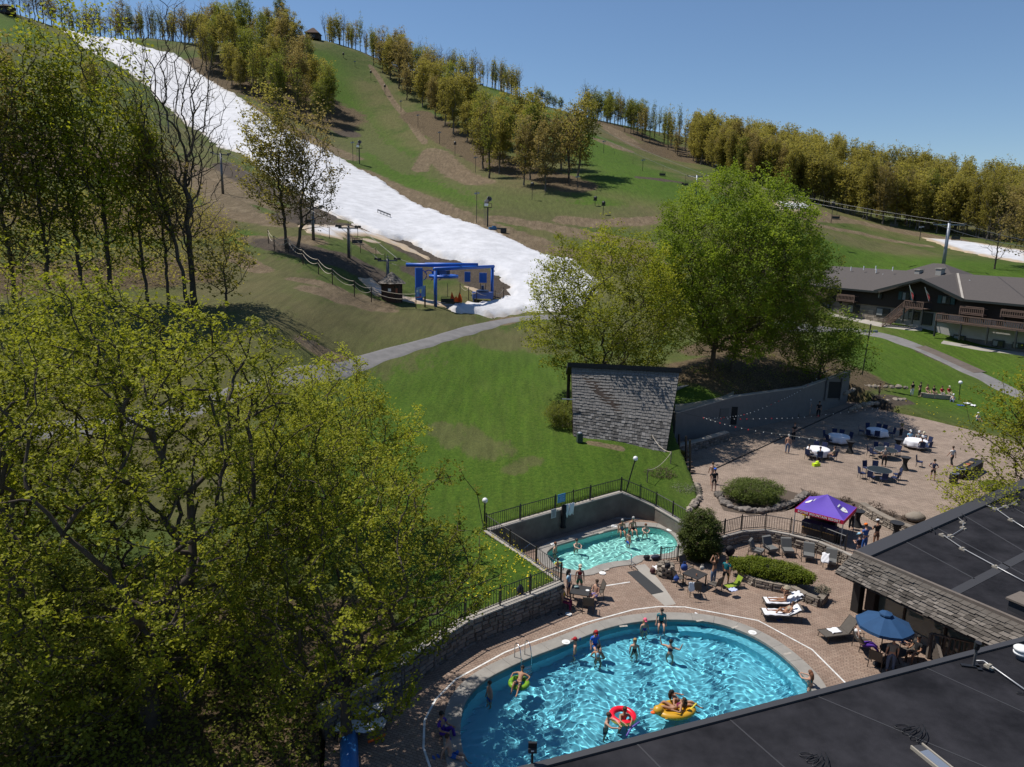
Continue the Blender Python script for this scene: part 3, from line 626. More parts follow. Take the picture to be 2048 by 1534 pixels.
def grow(attr, trunk, bf=.45, seed=0):
    """attach attractor points to a trunk polyline by a balanced spanning tree; returns nodes, parent"""
    pts = [np.array(q, float) for q in trunk]; par = [-1]+list(range(len(trunk)-1)); pl = [0.]
    for i in range(1, len(pts)): pl.append(pl[-1]+np.linalg.norm(pts[i]-pts[i-1]))
    A = np.asarray(attr, float); n = len(A); done = np.zeros(n, bool)
    start = len(pts)//3
    best = np.full(n, 1e9); bi = np.zeros(n, int)
    def upd(i):
        v = A-pts[i]; d = np.linalg.norm(v, axis=1)
        pen = np.where(v[:, 2] < -.15*d, 1.35, 1.0)
        c = d*pen+bf*pl[i]; mk = (c < best) & ~done; best[mk] = c[mk]; bi[mk] = i
    for i in range(start, len(pts)): upd(i)
    for _ in range(n):
        c = np.where(done, 1e9, best); k = int(np.argmin(c))
        done[k] = True; p = bi[k]; pts.append(A[k]); par.append(p); pl.append(pl[p]+np.linalg.norm(A[k]-pts[p])); upd(len(pts)-1)
    return np.array(pts), np.array(par)
def branch_mesh(pts, par, r_tip=.012, expo=2.3, nside=(7,5,4,3), trunk_n=0, jitter=.06, seed=0, rmax=None):
    n = len(pts); rr = np.zeros(n); cnt = np.zeros(n)
    for i in range(n-1, 0, -1):
        if rr[i] == 0: rr[i] = r_tip**expo
        rr[par[i]] += rr[i]
    rad = rr**(1/expo)
    if rmax: rad *= min(1.0, rmax/rad[0]) if rad[0] > rmax else rmax/rad[0]**1.0 if False else 1.0
    if rmax and rad[0] > rmax:
        k = math.log(rmax/r_tip)/math.log(rad[0]/r_tip); rad = r_tip*(rad/r_tip)**k
    rad[0] *= 1.35
    r = np.random.default_rng(seed)
    # chains: follow heaviest child
    ch = [[] for _ in range(n)]
    for i in range(1, n): ch[par[i]].append(i)
    V = []; Q = []; stack = [(0, None)]
    while stack:
        s, pre = stack.pop()
        chain = ([pre] if pre is not None else [])+[s]
        while ch[chain[-1]]:
            cs = sorted(ch[chain[-1]], key=lambda k: -rad[k]); cur = chain[-1]
            for k in cs[1:]: stack.append((k, cur))
            chain.append(cs[0])
        if len(chain) < 2: continue
        P_ = pts[chain]; R_ = rad[chain].copy()
        if pre is not None: R_[0] = min(R_[0], R_[1]*1.25)
        R_[-1] *= .5
        # subdivide with jitter
        k = len(P_); m_ = R_[1] if k > 1 else R_[0]
        if R_.max() > .03:
            P2 = []; R2 = []
            for a in range(k-1):
                P2.append(P_[a]); R2.append(R_[a]); L_ = np.linalg.norm(P_[a+1]-P_[a])
                P2.append((P_[a]+P_[a+1])/2+r.normal(0, jitter, 3)*L_*[1,1,.6]+np.array([0,0,.04*L_])); R2.append((R_[a]+R_[a+1])/2)
            P2.append(P_[-1]); R2.append(R_[-1]); P_ = np.array(P2); R_ = np.array(R2)
        ns = nside[0] if R_.max() > .15 else nside[1] if R_.max() > .06 else nside[2] if R_.max() > .025 else nside[3]
        T = np.gradient(P_, axis=0); T /= (np.linalg.norm(T, axis=1)[:, None]+1e-9)
        up = np.array([0,0,1.]) if abs(T[0][2]) < .8 else np.array([1.,0,0])
        A_ = np.cross(T, up); A_ /= (np.linalg.norm(A_, axis=1)[:, None]+1e-9); B_ = np.cross(T, A_)
        th = np.arange(ns)*2*math.pi/ns
        ring = P_[:, None]+R_[:, None, None]*(A_[:, None]*np.cos(th)[None, :, None]+B_[:, None]*np.sin(th)[None, :, None])
        o = sum(len(v) for v in V) if False else getattr(branch_mesh, 'o', 0)
        V.append(ring.reshape(-1, 3)); k = len(P_)
        ii, jj = np.meshgrid(np.arange(k-1), np.arange(ns), indexing='ij')
        q = np.stack([ii*ns+jj, ii*ns+(jj+1) % ns, (ii+1)*ns+(jj+1) % ns, (ii+1)*ns+jj], -1).reshape(-1, 4)
        Q.append((q, len(V)-1))
    off = np.concatenate([[0], np.cumsum([len(v) for v in V])])
    F = np.concatenate([q+off[i] for q, i in Q]); V = np.concatenate(V)
    return V, F, rad, ch
def leaves(centers, per, spread, size, seed, up=.35, tones=None, flat_=.7):
    """small folded leaf quads scattered round twig ends; returns V,F,tone"""
    r = np.random.default_rng(seed); c = np.repeat(np.asarray(centers), per, 0); n = len(c)
    pos = c+r.normal(0, 1, (n, 3))*np.array([spread, spread, spread*flat_])
    nrm = r.normal(0, 1, (n, 3)); nrm[:, 2] = np.abs(nrm[:, 2])+up*2; nrm /= np.linalg.norm(nrm, axis=1)[:, None]
    a = np.cross(nrm, r.normal(0, 1, (n, 3))); a /= np.linalg.norm(a, axis=1)[:, None]; b = np.cross(nrm, a)
    s = (size*r.uniform(.6, 1.35, n))[:, None]
    V = np.stack([pos-a*s, pos-b*s*.75+a*s*.1+nrm*s*.18, pos+a*s, pos+b*s*.75+a*s*.1+nrm*s*.18], 1).reshape(-1, 3)
    F = np.arange(4*n).reshape(n, 4)
    ct = r.uniform(0, .55, len(centers)) if tones is None else tones
    t = np.repeat(ct, per)+r.uniform(-.08, .12, n)
    return V, F, np.repeat(t, 4)
def leaf_mesh(name, V, F, tone, m):
    me = np_mesh(name, V, F, m, False); at = me.attributes.new('tone', 'FLOAT', 'POINT'); at.data.foreach_set('value', np.asarray(tone, np.float32)); return me
def env_points(n, c, rx, ry, rz, seed, inner=.25, lump=.22, zmin=None, k=None):
    """attractor points in a lumpy ellipsoid, thinning towards the inside"""
    r = np.random.default_rng(seed); out = []
    ph = r.uniform(0, 6.3, 9)
    while len(out) < n:
        v = r.normal(0, 1, 3); v /= np.linalg.norm(v)
        rad = (inner**3+(1-inner**3)*r.uniform())**(1/3)
        th = math.atan2(v[1], v[0]); l = 1+lump*(.5*math.sin(3*th+ph[0]+2*v[2])+.35*math.sin(5*th+ph[1]-4*v[2])+.35*math.sin(7*v[2]+ph[2]+th*2)+.2*math.sin(9*th+ph[3]))
        q = np.array(c)+v*np.array([rx, ry, rz])*rad*l
        if zmin is not None and q[2] < zmin: continue
        out.append(q)
    return np.array(out)
def make_tree(seed, H, rx, crown0, nat, per, lsize, lspread, trunk_r, lean=(0,0), multi=1, inner=.25, lump=.25, ry=None, twig_leaf=.8, r_tip=.012, top=1.0, bf=.45, extra_bare=0.0, shape='round'):
    """returns (branch V,F), (leaf V,F,tone), in local space with base at 0"""
    r = np.random.default_rng(seed); ry = ry or rx; zc = (H*top+crown0)/2; rz = (H*top-crown0)/2
    A = env_points(nat, (lean[0], lean[1], zc), rx, ry, rz, seed, inner, lump, zmin=crown0*.8)
    if shape == 'vase': k = np.clip((A[:, 2]-crown0)/(H-crown0), 0, 1)[:, None]; A[:, :2] *= (.35+.65*np.sqrt(k))
    if shape == 'cone': k = np.clip((A[:, 2]-crown0)/(H-crown0), 0, 1)[:, None]; A[:, :2] *= (1.15-.8*k)
    th = crown0+(H-crown0)*.35; tr = []
    for i in range(7):
        f = i/6; tr.append((lean[0]*f*.6+r.normal(0, .02)*f*H*.3, lean[1]*f*.6+r.normal(0, .02)*f*H*.3, th*f))
    pts, par = grow(A, tr, bf, seed)
    V, F, rad, ch = branch_mesh(pts, par, r_tip=r_tip, rmax=trunk_r, seed=seed)
    tips = np.array([i for i in range(len(tr), len(pts)) if (not ch[i] or rad[i] < r_tip*2.6) and r.uniform() > extra_bare])
    cen = pts[tips]; 
    # extra clusters along last segments
    mid = (pts[tips]+pts[par[tips]])/2; keep = r.uniform(size=len(mid)) < twig_leaf; cen = np.concatenate([cen, mid[keep]])
    # large scale tone clumps
    f = .275+.2*np.sin(cen[:, 0]*1.1+seed)+.0+.15*np.sin(cen[:, 1]*1.3+cen[:, 2]*.9)+r.uniform(-.12, .12, len(cen))
    LV, LF, LT = leaves(cen, per, lspread, lsize, seed, tones=np.clip(f, 0, 1))
    return (V, F), (LV, LF, LT)
def tree_object(name, data, barkm, leafm, loc, label, group=None, rz=0., sc=1., cat='tree'):
    (V, F), (LV, LF, LT) = data
    root = thing(name, loc, label, cat, rz, group); root.scale = (sc, sc, sc)
    inst('trunk', np_mesh('trunk', V, F, barkm, True), root)
    if len(LF): inst('crown', leaf_mesh('crown', LV, LF, LT, leafm), root)
    return root
LF_YEL = leaf_mat('young_maple_leaf', (.16,.175,.012), (.42,.43,.028), .5)
LF_GRN = leaf_mat('fresh_green_leaf', (.11,.165,.012), (.29,.37,.028), .5)
LF_OLV = leaf_mat('olive_spring_leaf', (.20,.175,.03), (.38,.33,.06), .58)
LF_BRN = leaf_mat('bronze_bud_leaf', (.21,.165,.045), (.36,.28,.085), .55)
LF_MID = leaf_mat('mid_green_leaf', (.13,.145,.02), (.28,.30,.04), .55)
def at_ground(x, y, dz=-.15): return G(x, y, dz)
# big maples in the middle of the picture
b1 = PD(1421, 742, 75); b1.z = ZG(b1.x, b1.y)-.2
tree_object('maple_tree', make_tree(11, 20.6, 9.0, 1.6, 3000, 16, .10, .26, .42, lump=.09, inner=.55, bf=.35, top=1.0, twig_leaf=1.0, lean=(1.2,0)), BARK, LF_GRN, b1,
            'large dense bright green maple on the bank above the plaza wall')
b1b = PD(1462, 735, 78); b1b.z = ZG(b1b.x, b1b.y)-.2
tree_object('maple_tree', make_tree(12, 17.0, 8.0, 1.6, 1700, 14, .10, .3, .36, lump=.16, inner=.35, lean=(2.0,1)), BARK, LF_MID, b1b, 'darker green tree with low boughs just right of the largest maple')
b2 = PD(1195, 742, 66); b2.z = ZG(b2.x, b2.y)-.2
tree_object('maple_tree', make_tree(21, 16.2, 7.5, 1.3, 1900, 13, .095, .26, .30, lump=.14, inner=.42, lean=(.6,0), bf=.3, twig_leaf=1.0), BARK, LF_YEL, b2, 'yellow green open crowned maple behind the shingled shelter')
b3 = PD(1640, 742, 84); b3.z = ZG(b3.x, b3.y)-.2
tree_object('maple_tree', make_tree(23, 8.5, 5.0, .6, 700, 12, .10, .34, .2, lump=.2, inner=.3), BARK, LF_GRN, b3, 'small leafy green tree at the right end of the plaza wall')
# foreground left maples
t1 = P(300, 1440, 1.0); t1.z = ZG(t1.x, t1.y)-.2
tree_object('maple_tree', make_tree(31, 16.3, 7.6, 2.0, 2700, 17, .062, .115, .34, lump=.2, inner=.52, bf=.3, lean=(-.6,1.5), twig_leaf=.9, r_tip=.018), BARKD, LF_YEL, t1, 'big yellow green budding maple filling the lower left corner')
t2 = P(690, 1470, .4); t2.z = ZG(t2.x, t2.y)-.2
tree_object('maple_tree', make_tree(32, 11.2, 4.9, 1.5, 1500, 15, .056, .11, .2, lump=.22, inner=.35, bf=.3, lean=(.2,.9), r_tip=.016), BARKD, LF_YEL, t2, 'slender yellow green maple beside the dark deck at the left end of the pool')
t3 = PD(640, 1010, 38); t3.z = ZG(t3.x, t3.y)-.2
tree_object('maple_tree', make_tree(33, 10.6, 5.8, 1.0, 1400, 14, .068, .16, .2, lump=.2, inner=.25, bf=.35), BARKD, LF_YEL, t3, 'yellowish rounded tree behind the left foreground maple on the lawn edge')
t4 = PD(20, 1100, 36); t4.z = ZG(t4.x, t4.y)-.2
tree_object('maple_tree', make_tree(34, 15.6, 7.4, 1.2, 2000, 14, .072, .16, .25, lump=.2, inner=.25, bf=.35), BARKD, LF_YEL, t4, 'budding maple at the left edge behind the nearest maple')
t5 = P(60, 1500, 1.5); t5.z = ZG(t5.x, t5.y)-.2
tree_object('maple_tree', make_tree(35, 7.0, 4.2, .6, 900, 15, .062, .24, .14, lump=.25, inner=.25, bf=.35), BARKD, LF_MID, t5, 'low green thicket tree in the bottom left corner')
# ------------------------------------------------------------------ woods on the hill
def variant(seed, **k):
    d = make_tree(seed, **k); return d
def vmeshes(d, bm, lms):
    (V, F), (LV, LF, LT) = d
    t = np_mesh('trunk', V, F, bm, True); cs = []
    for lm in lms: cs.append(leaf_mesh('crown', LV, LF, LT, lm))
    return t, cs, V, F, LV, LF, LT
WV = {}
WV['leafy'] = [vmeshes(variant(100+i, H=18, rx=3.3, crown0=2.6, nat=240, per=13, lsize=.19, lspread=.5, trunk_r=.24, lump=.3, inner=.3, r_tip=.03, bf=.4), BARKG, (LF_OLV, LF_MID, LF_BRN)) for i in range(4)]
WV['slim'] = [vmeshes(variant(120+i, H=18, rx=1.9, crown0=3.0, nat=190, per=7, lsize=.17, lspread=.38, trunk_r=.20, lump=.5, inner=.1, r_tip=.035, bf=.5, extra_bare=.4, shape='vase'), BARK, (LF_MID, LF_OLV, LF_BRN)) for i in range(4)]
WV['sparse'] = [vmeshes(variant(140+i, H=18, rx=3.0, crown0=3, nat=230, per=5, lsize=.22, lspread=.5, trunk_r=.22, lump=.35, inner=.2, r_tip=.03, bf=.45, extra_bare=.3), BARK, (LF_BRN, LF_OLV, LF_BRN)) for i in range(3)]
WV['bare'] = [vmeshes(variant(160+i, H=18, rx=2.6, crown0=5.5, nat=260, per=1, lsize=.10, lspread=.4, trunk_r=.2, lump=.35, inner=.15, r_tip=.03, bf=.5, extra_bare=.7, shape='vase'), BARKD, (LF_BRN,)) for i in range(2)]
def darts(poly, dmin, n, seed, tries=6000):
    r = np.random.default_rng(seed); xs = [q[0] for q in poly]; ys = [q[1] for q in poly]; out = []
    for _ in range(tries):
        q = (r.uniform(min(xs), max(xs)), r.uniform(min(ys), max(ys)))
        if not inpoly(np.array([q[0]]), np.array([q[1]]), poly)[0]: continue
        if any((q[0]-o[0])**2+(q[1]-o[1])**2 < dmin*dmin for o in out): continue
        out.append(q)
        if len(out) >= n: break
    return out
def wood_tree(kind, mi, x, y, s, label, group, r, sxy=None):
    vs = WV[kind]; v = vs[int(r.integers(len(vs)))]
    root = thing('tree', (x, y, ZG(x, y)-.3), label, 'tree', r.uniform(0, 6.28), group)
    sx = s*(sxy or 1)*r.uniform(.9, 1.15); root.scale = (sx, sx, s*r.uniform(.92, 1.1))
    root.rotation_euler.x = r.normal(0, .03); root.rotation_euler.y = r.normal(0, .03)
    inst('trunk', v[0], root); inst('crown', v[1][mi % len(v[1])], root)
    return root
def px_poly(pts): return [G(*q).to_2d() for q in pts]
def pick(r, mixw):
    ks = list(mixw); p = np.array([mixw[k] for k in ks], float); return ks[int(r.choice(len(ks), p=p/p.sum()))]
def wood(poly, dmin, n, seed, mixw, label, group, s=(.8, 1.15), sxy=1.0, ext=None):
    r = np.random.default_rng(seed)
    for (x, y) in darts(poly, dmin, n, seed):
        k = pick(r, mixw); wood_tree(k[0], k[1], x, y, r.uniform(*s), label, group, r, sxy)
L0 = 'leafy'; S0 = 'slim'; P0 = 'sparse'; B0 = 'bare'
# between the snow run and the green slope
wood(px_poly([(395,128),(430,100),(500,85),(560,80),(590,110),(625,170),(655,225),(668,262),(640,262),(590,240),(530,212),(470,178),(420,150)]), 7.2, 62, 1, {(L0,0):4,(L0,1):2,(S0,0):2,(P0,0):1,(L0,2):1.5},
     'olive green tree in the wood between the snow run and the green slope', 'trees of the wood beside the snow run', (.85, 1.25), 1.05)
# crest behind the snow
def along(pts, n, w, seed, mixw, label, group, s, sxy=1, back=0):
    r = np.random.default_rng(seed); W_ = [G(*q) for q in pts]
    L_ = [0]
    for i in range(len(W_)-1): L_.append(L_[-1]+(W_[i+1]-W_[i]).length)
    for i in range(n):
        t = (i+r.uniform(-.4, .4))/n*L_[-1]; t = min(max(t, 0), L_[-1]-1e-3); k = max(j for j in range(len(L_)) if L_[j] <= t); f = (t-L_[k])/(L_[k+1]-L_[k])
        q = W_[k].lerp(W_[k+1], f); d = q.to_2d().normalized(); o = back+r.uniform(0, w)
        kk = pick(r, mixw); wood_tree(kk[0], kk[1], q.x+d.x*o, q.y+d.y*o, r.uniform(*s), label, group, r, sxy)
along([(60,40),(150,55),(250,72),(350,85),(440,92)], 42, 22, 2, {(S0,0):2,(B0,0):5,(P0,0):2,(S0,2):1}, 'thin dark bare tree on the skyline above the top of the snow', 'skyline trees above the snow', (.6, 1.05), 1.1)
along([(0,28),(60,40)], 7, 12, 22, {(B0,0):3,(S0,0):1}, 'bare tree on the skyline at the upper left corner', 'skyline trees in the upper left corner', (.5, .7), 1.2)
along([(652,80),(700,97),(760,120),(820,140),(900,158),(980,182),(1040,202)], 50, 18, 3, {(S0,0):3,(S0,1):3,(P0,0):2,(B0,0):3,(L0,0):.6}, 'slim tree in the row along the skyline right of the hilltop hut', 'skyline trees right of the hilltop hut', (.62, .95), 1.0)
along([(1058,206),(1130,218)], 8, 10, 4, {(S0,1):2,(L0,1):1}, 'small tree in the skyline gap above the green shoulder', 'small skyline trees in the gap', (.3, .5), 1.3)
along([(1162,216),(1230,255),(1300,292),(1372,318)], 26, 14, 5, {(S0,0):3,(B0,0):1.5,(L0,1):2,(P0,0):1}, 'tree in the dark row above the bare earth bank on the right ridge', 'ridge trees above the earth bank', (.62, .95), 1.0)
along([(1180,222),(1260,262),(1370,310)], 16, 18, 55, {(S0,0):3,(L0,1):2}, 'tree in the second rank of the right ridge row', 'ridge trees above the earth bank, second rank', (.6, .85), 1.0, 18)
# tongue of wood on the middle of the slope
wood(px_poly([(735,120),(797,200),(841,222),(896,262),(940,318),(978,358),(1043,378),(1139,392),(1165,350),(1150,322),(1060,308),(980,285),(930,240),(880,205),(830,165),(780,130)]), 7.4, 64, 6, {(L0,0):5,(L0,1):2.2,(L0,2):2,(S0,0):1.2,(P0,0):1.2},
     'leafy spring tree in the tongue of wood on the middle of the green slope', 'trees of the wood on the middle of the slope', (.85, 1.2), 1.1)
# right hand wood, front ranks
rb = [(1382,322),(1430,342),(1490,362),(1560,388),(1620,408),(1690,430),(1780,455),(1850,466),(1950,478),(2060,490)]
along(rb, 40, 10, 7, {(L0,0):4,(L0,2):3.5,(P0,0):1,(L0,1):1}, 'olive brown tree in the front rank of the right hand wood', 'front rank of the right hand wood', (.68, .98), .95)
r_ = np.random.default_rng(8)
# deeper ranks joined: one mass
def joined_wood(name, places, label, kinds, decim=2):
    Vt = []; Ft = []; Vl = []; Fl = []; Tl = []; r = np.random.default_rng(9); a = 0; b = 0
    for (x, y, s) in places:
        k, mi = pick(r, kinds); v = WV[k][int(r.integers(len(WV[k])))]; th = r.uniform(0, 6.28); M = np.array([[math.cos(th), -math.sin(th), 0],[math.sin(th), math.cos(th), 0],[0,0,1]])*s
        base = np.array([x, y, ZG(x, y)-.3])
        LV = v[4].reshape(-1, 4, 3)[::decim]; tn = v[6].reshape(-1, 4)[::decim]+r.uniform(0, .45)
        cen = LV.mean(1, keepdims=True); LV = cen+(LV-cen)*1.6
        Vl.append(LV.reshape(-1, 3)@M.T+base); Tl.append(tn.ravel())
        Vt.append(v[2]@M.T+base); Ft.append(v[3]+a); a += len(v[2])
    V = np.concatenate(Vl); F = np.arange(len(V)).reshape(-1, 4)
    root = bpy.data.objects.new(name, leaf_mesh(name, V, F, np.concatenate(Tl), LF_OLV)); C.objects.link(root); tag(root, label, 'wood', kind='stuff')
    t = inst('trunks', np_mesh('trunks', np.concatenate(Vt), np.concatenate(Ft), BARKG, True), root); t['kind'] = 'stuff'
pl = []
W_ = [G(*q) for q in rb]
for i in range(110):
    k = r_.integers(len(W_)-1); q = W_[k].lerp(W_[k+1], r_.uniform()); d = q.to_2d().normalized(); o = 3+r_.uniform(0, 14); pl.append((q.x+d.x*o, q.y+d.y*o, r_.uniform(.5, .9)))
for i in range(230):
    k = r_.integers(len(W_)-1); q = W_[k].lerp(W_[k+1], r_.uniform()); d = q.to_2d().normalized(); o = 14+r_.uniform(0, 1)**.9*150
    pl.append((q.x+d.x*o, q.y+d.y*o, r_.uniform(.62, .9)))
for (x, y) in darts([PD(480,95,440).to_2d(), PD(380,100,400).to_2d(), PD(420,90,460).to_2d(), PD(560,80,440).to_2d()], 9, 12, 4): pl.append((x, y, .85))
sk = []
for pts, n in (([(130,53),(250,72),(350,85),(440,92)],40),([(655,82),(760,120),(860,150),(980,182),(1040,202)],55),([(1165,218),(1260,268),(1372,318)],22)):
    Q = [G(*q) for q in pts]
    for i in range(n): k = r_.integers(len(Q)-1); q = Q[k].lerp(Q[k+1], r_.uniform()); d = q.to_2d().normalized(); o = r_.uniform(4, 36); sk.append((q.x+d.x*o, q.y+d.y*o, r_.uniform(.5, .85)))
joined_wood('skyline_wood', sk, 'thin mixed saplings filling in behind the skyline trees', {(S0,0):3,(B0,0):3,(P0,0):2}, 2)
joined_wood('distant_wood', pl, 'far spring wood behind the front trees of the right hand ridge', {(L0,0):3,(L0,2):3,(P0,0):1,(S0,0):1}, 3)
# left hand wood
wood(px_poly([(-150,470),(0,440),(150,420),(280,400),(330,330),(250,240),(160,180),(60,140),(-100,120),(-300,200)]), 9.5, 24, 10, {(L0,0):5,(P0,0):1,(L0,2):1,(S0,1):2}, 'olive tree in the left hand wood below the snow run', 'trees of the left hand wood', (.6, .85), 1.15)
def near_tree(seed, bx, D, H, mi, label, rx=4.2, nat=520, per=6, lsize=.16, leafm=LF_YEL, crown0=6, bare=.15, tr=.26, lean=(0,0), shape='round', lump=.3, by=590, bm=BARKD, sp=.36, bf=.42, **kw):
    q = PD(bx, by, D); z = ZG(q.x, q.y)-.2
    return tree_object('tree', make_tree(seed, H, rx, crown0, nat, per, lsize, sp, tr, lean=lean, lump=lump, inner=.15, r_tip=.018, bf=bf, extra_bare=bare, shape=shape, **kw), bm, leafm, (q.x, q.y, z), label)
near_tree(201, 222, 79.0, 27.2, 0, 'tall straight dark trunked tree with thin olive leaves, thickest trunk at the left', nat=760, per=7, crown0=3.2, sp=.45, tr=.42, rx=4.6)
near_tree(202, 100, 79.0, 25.1, 0, 'tall dark tree with sparse olive foliage, second from the left edge', nat=600, per=7, crown0=3.2, sp=.45, tr=.3, rx=4.0)
near_tree(203, 28, 79.0, 23.8, 0, 'slender tree with bronze buds nearest the left edge', nat=520, per=7, crown0=3.2, sp=.45, tr=.22, rx=4.2, leafm=LF_BRN)
near_tree(204, 292, 79.0, 19.8, 0, 'thin young tree with olive leaves right of the thickest trunk', nat=420, per=7, crown0=3.2, sp=.45, tr=.15, rx=3.0)
near_tree(205, 335, 79.0, 16.0, 0, 'small half bare tree just left of the tall leafless tree', nat=380, per=5, tr=.14, rx=3.2, leafm=LF_BRN)
near_tree(207, 172, 79.0, 22.7, 0, 'leaning tree with olive leaves between the two dark trunks', nat=520, per=7, crown0=3.2, sp=.45, tr=.2, rx=4.2, lean=(-1.5,0), leafm=LF_MID)
near_tree(208, -60, 79.0, 24.2, 0, 'leafy tree partly outside the left edge of the picture', nat=520, per=7, crown0=3.2, sp=.45, tr=.2, rx=4.6)
near_tree(209, 388, 79.0, 28.7, 0, 'tall leafless dark tree standing before the snow run', nat=1500, per=1, lsize=.05, tr=.36, rx=5.8, crown0=6, bare=.85, leafm=LF_BRN, shape='vase', bf=.48)
near_tree(210, 378, 77.5, 25.6, 0, 'leaning leafless tree forking beside the tall leafless tree', nat=420, per=1, lsize=.05, tr=.22, rx=2.6, crown0=9, bare=.85, leafm=LF_BRN, lean=(-4.2,0), bf=.6)
near_tree(211, 596, 110, 21.5, 0, 'half leafed tree beside the rope fence, right one of the pair', rx=4.6, nat=900, per=5, crown0=4, tr=.34, leafm=LF_BRN, bare=.35, by=500, bm=BARK, lean=(2,0))
near_tree(212, 574, 112, 22.5, 0, 'olive leafed tree beside the rope fence, left one of the pair', rx=4.4, nat=800, per=9, crown0=4.5, tr=.3, leafm=LF_OLV, by=500, bm=BARK, lean=(-1.5,0))
near_tree(213, 450, 78, 9, 0, 'small spreading bare tree on the worn ground left of the pair', rx=3.0, nat=260, per=3, crown0=1.5, tr=.12, leafm=LF_OLV, by=560)
near_tree(214, 2050, 172, 18, 0, 'orange budded tree at the right edge behind the lodge', rx=6, nat=420, per=10, lsize=.2, crown0=3, tr=.2, leafm=LF_BRN, by=560, bare=0., sp=.5)
near_tree(215, 1985, 165, 14, 0, 'bare spreading tree behind the lodge roof', rx=5, nat=300, per=1, lsize=.05, crown0=1.5, tr=.2, bare=.9, leafm=LF_BRN, by=560, shape='vase')
near_tree(216, 2075, 62, 10.5, 0, 'bright yellow green tree at the right edge beside the lawn', rx=4.2, nat=520, per=12, lsize=.1, crown0=1, tr=.18, leafm=LF_YEL, by=880, bare=0., sp=.3)
near_tree(217, 1962, 51.5, 4.8, 0, 'small open yellow green tree beside the black serving table', rx=2.9, nat=260, per=7, lsize=.07, crown0=.9, tr=.09, leafm=LF_YEL, by=985, bare=0., sp=.22, shape='vase', bm=BARKG)
# undergrowth
def shrub(name, c, rx, ry, h, n, size, m, label, stems=True, seed=0, group=None, bare=False, spread=.1, per=10, zb=.0, sq=1.0, cat='shrub'):
    A = env_points(n, (0,0,h*.45), rx, ry, h*.55, seed, .55, .1, zmin=.03)
    pts, par = grow(A, [(0,0,-.1),(0,0,.05),(0,0,h*.15)], .2, seed)
    root = thing(name, c, label, cat, 0, group)
    V, F, rad, ch = branch_mesh(pts, par, r_tip=.008 if not bare else .011, rmax=.06, seed=seed)
    inst('stems', np_mesh('stems', V, F, BARKG if not bare else MATS['brush_twig'], True), root)
    if per:
        f = np.random.default_rng(seed).uniform(0, .55, len(A)); LV, LF, LT = leaves(A, per, spread, size, seed, tones=f)
        inst('foliage', leaf_mesh('foliage', LV, LF, LT, m), root)
    return root
mat('brush_twig', (.11,.075,.055), .9, noise=(4, (.06,.04,.03)))
LF_JUN = leaf_mat('juniper_green', (.075,.105,.014), (.15,.19,.03), .2); LF_ARB = leaf_mat('arborvitae_green', (.035,.055,.008), (.095,.115,.012), .15); LF_BOX = leaf_mat('yew_hedge_green', (.075,.11,.004), (.19,.22,.012), .2)
LF_DRY = leaf_mat('dry_brown_twig', (.07,.045,.03), (.16,.11,.07), .2); LF_SAGE = leaf_mat('grey_sage', (.12,.13,.08), (.22,.22,.15), .2)
q = P(1507, 1000, Z1+.1); shrub('juniper_bush', q, 2.1, 1.6, 1.5, 900, .035, LF_JUN, 'wide feathery yellow green bush in the stone edged bed on the plaza', seed=41, spread=.12, per=26)
q = P(1398, 1118, .0); shrub('arborvitae_bush', (q.x, q.y, 0), 1.28, 1.15, 3.15, 1100, .035, LF_ARB, 'tall egg shaped dark evergreen beside the small pool', seed=42, spread=.09, per=34)
h1 = P(1475, 1135, .5); h2 = P(1612, 1162, .5)
A = thing('yew_hedge', ((h1.x+h2.x)/2, (h1.y+h2.y)/2, .45), 'low oval clipped bright green hedge in the raised bed by the armchairs', 'hedge', math.atan2(h2.y-h1.y, h2.x-h1.x))
pts_ = env_points(1300, (0,0,.3), 2.35, .85, .55, 43, .75, .05, zmin=0); LV, LF, LT = leaves(pts_, 22, .07, .032, 43, tones=np.random.default_rng(3).uniform(0, .55, 1300)); inst('foliage', leaf_mesh('foliage', LV, LF, LT, LF_BOX), A)
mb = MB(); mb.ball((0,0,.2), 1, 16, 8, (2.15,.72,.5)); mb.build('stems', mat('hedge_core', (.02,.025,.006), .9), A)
q = P(1345, 925, Z1); shrub('shrub', (q.x, q.y, 1.0), 1.2, .8, .9, 340, .035, LF_OLV, 'olive leafed shrub at the foot of the shingled shelter', seed=44, spread=.08, per=18)
q = P(1318, 968, Z1); shrub('shrub', (q.x, q.y, 1.1), 1.3, .9, 1.0, 420, .03, LF_DRY, 'reddish brown leafless shrub above the stone bank beside the small pool', seed=45, spread=.08, per=5, bare=True)
q = P(1365, 985, Z1); shrub('shrub', (q.x, q.y, .8), 1.3, 1.0, .55, 300, .03, LF_SAGE, 'grey green low ground shrub inside the curved stone edging', seed=46, spread=.1, per=12)
q = P(1128, 805, 4.0); q = PD(1128, 800, 58); shrub('shrub', (q.x, q.y, ZG(q.x, q.y)), 1.6, 1.3, 2.2, 420, .05, LF_MID, 'dark rounded shrub at the left end of the shingled shelter', seed=47, spread=.14, per=12)
for i, (x, y, s, lb) in enumerate([(1622,993,.5,'brown leafless tuft just behind the purple tent peak'),(1690,1003,.45,'small brown dormant tuft right of the tent peak'),(1748,1018,.62,'largest brown dormant tuft behind the cocktail table'),(1778,1032,.5,'brown dormant tuft near the boulder, left of it'),(1812,1040,.4,'small brown tuft just above the boulder by the roof edge')]):
    q = P(x, y, Z1); shrub('dormant_shrub', q, s, s*.8, s*.9, 130, .02, LF_DRY, lb, seed=60+i, spread=.05, per=3, bare=True)
q = P(1985, 980, Z1); shrub('shrub', q, 1.1, .8, .7, 260, .035, LF_GRN, 'low bright green shrub beside the roof edge at the right', seed=48, spread=.08, per=18)
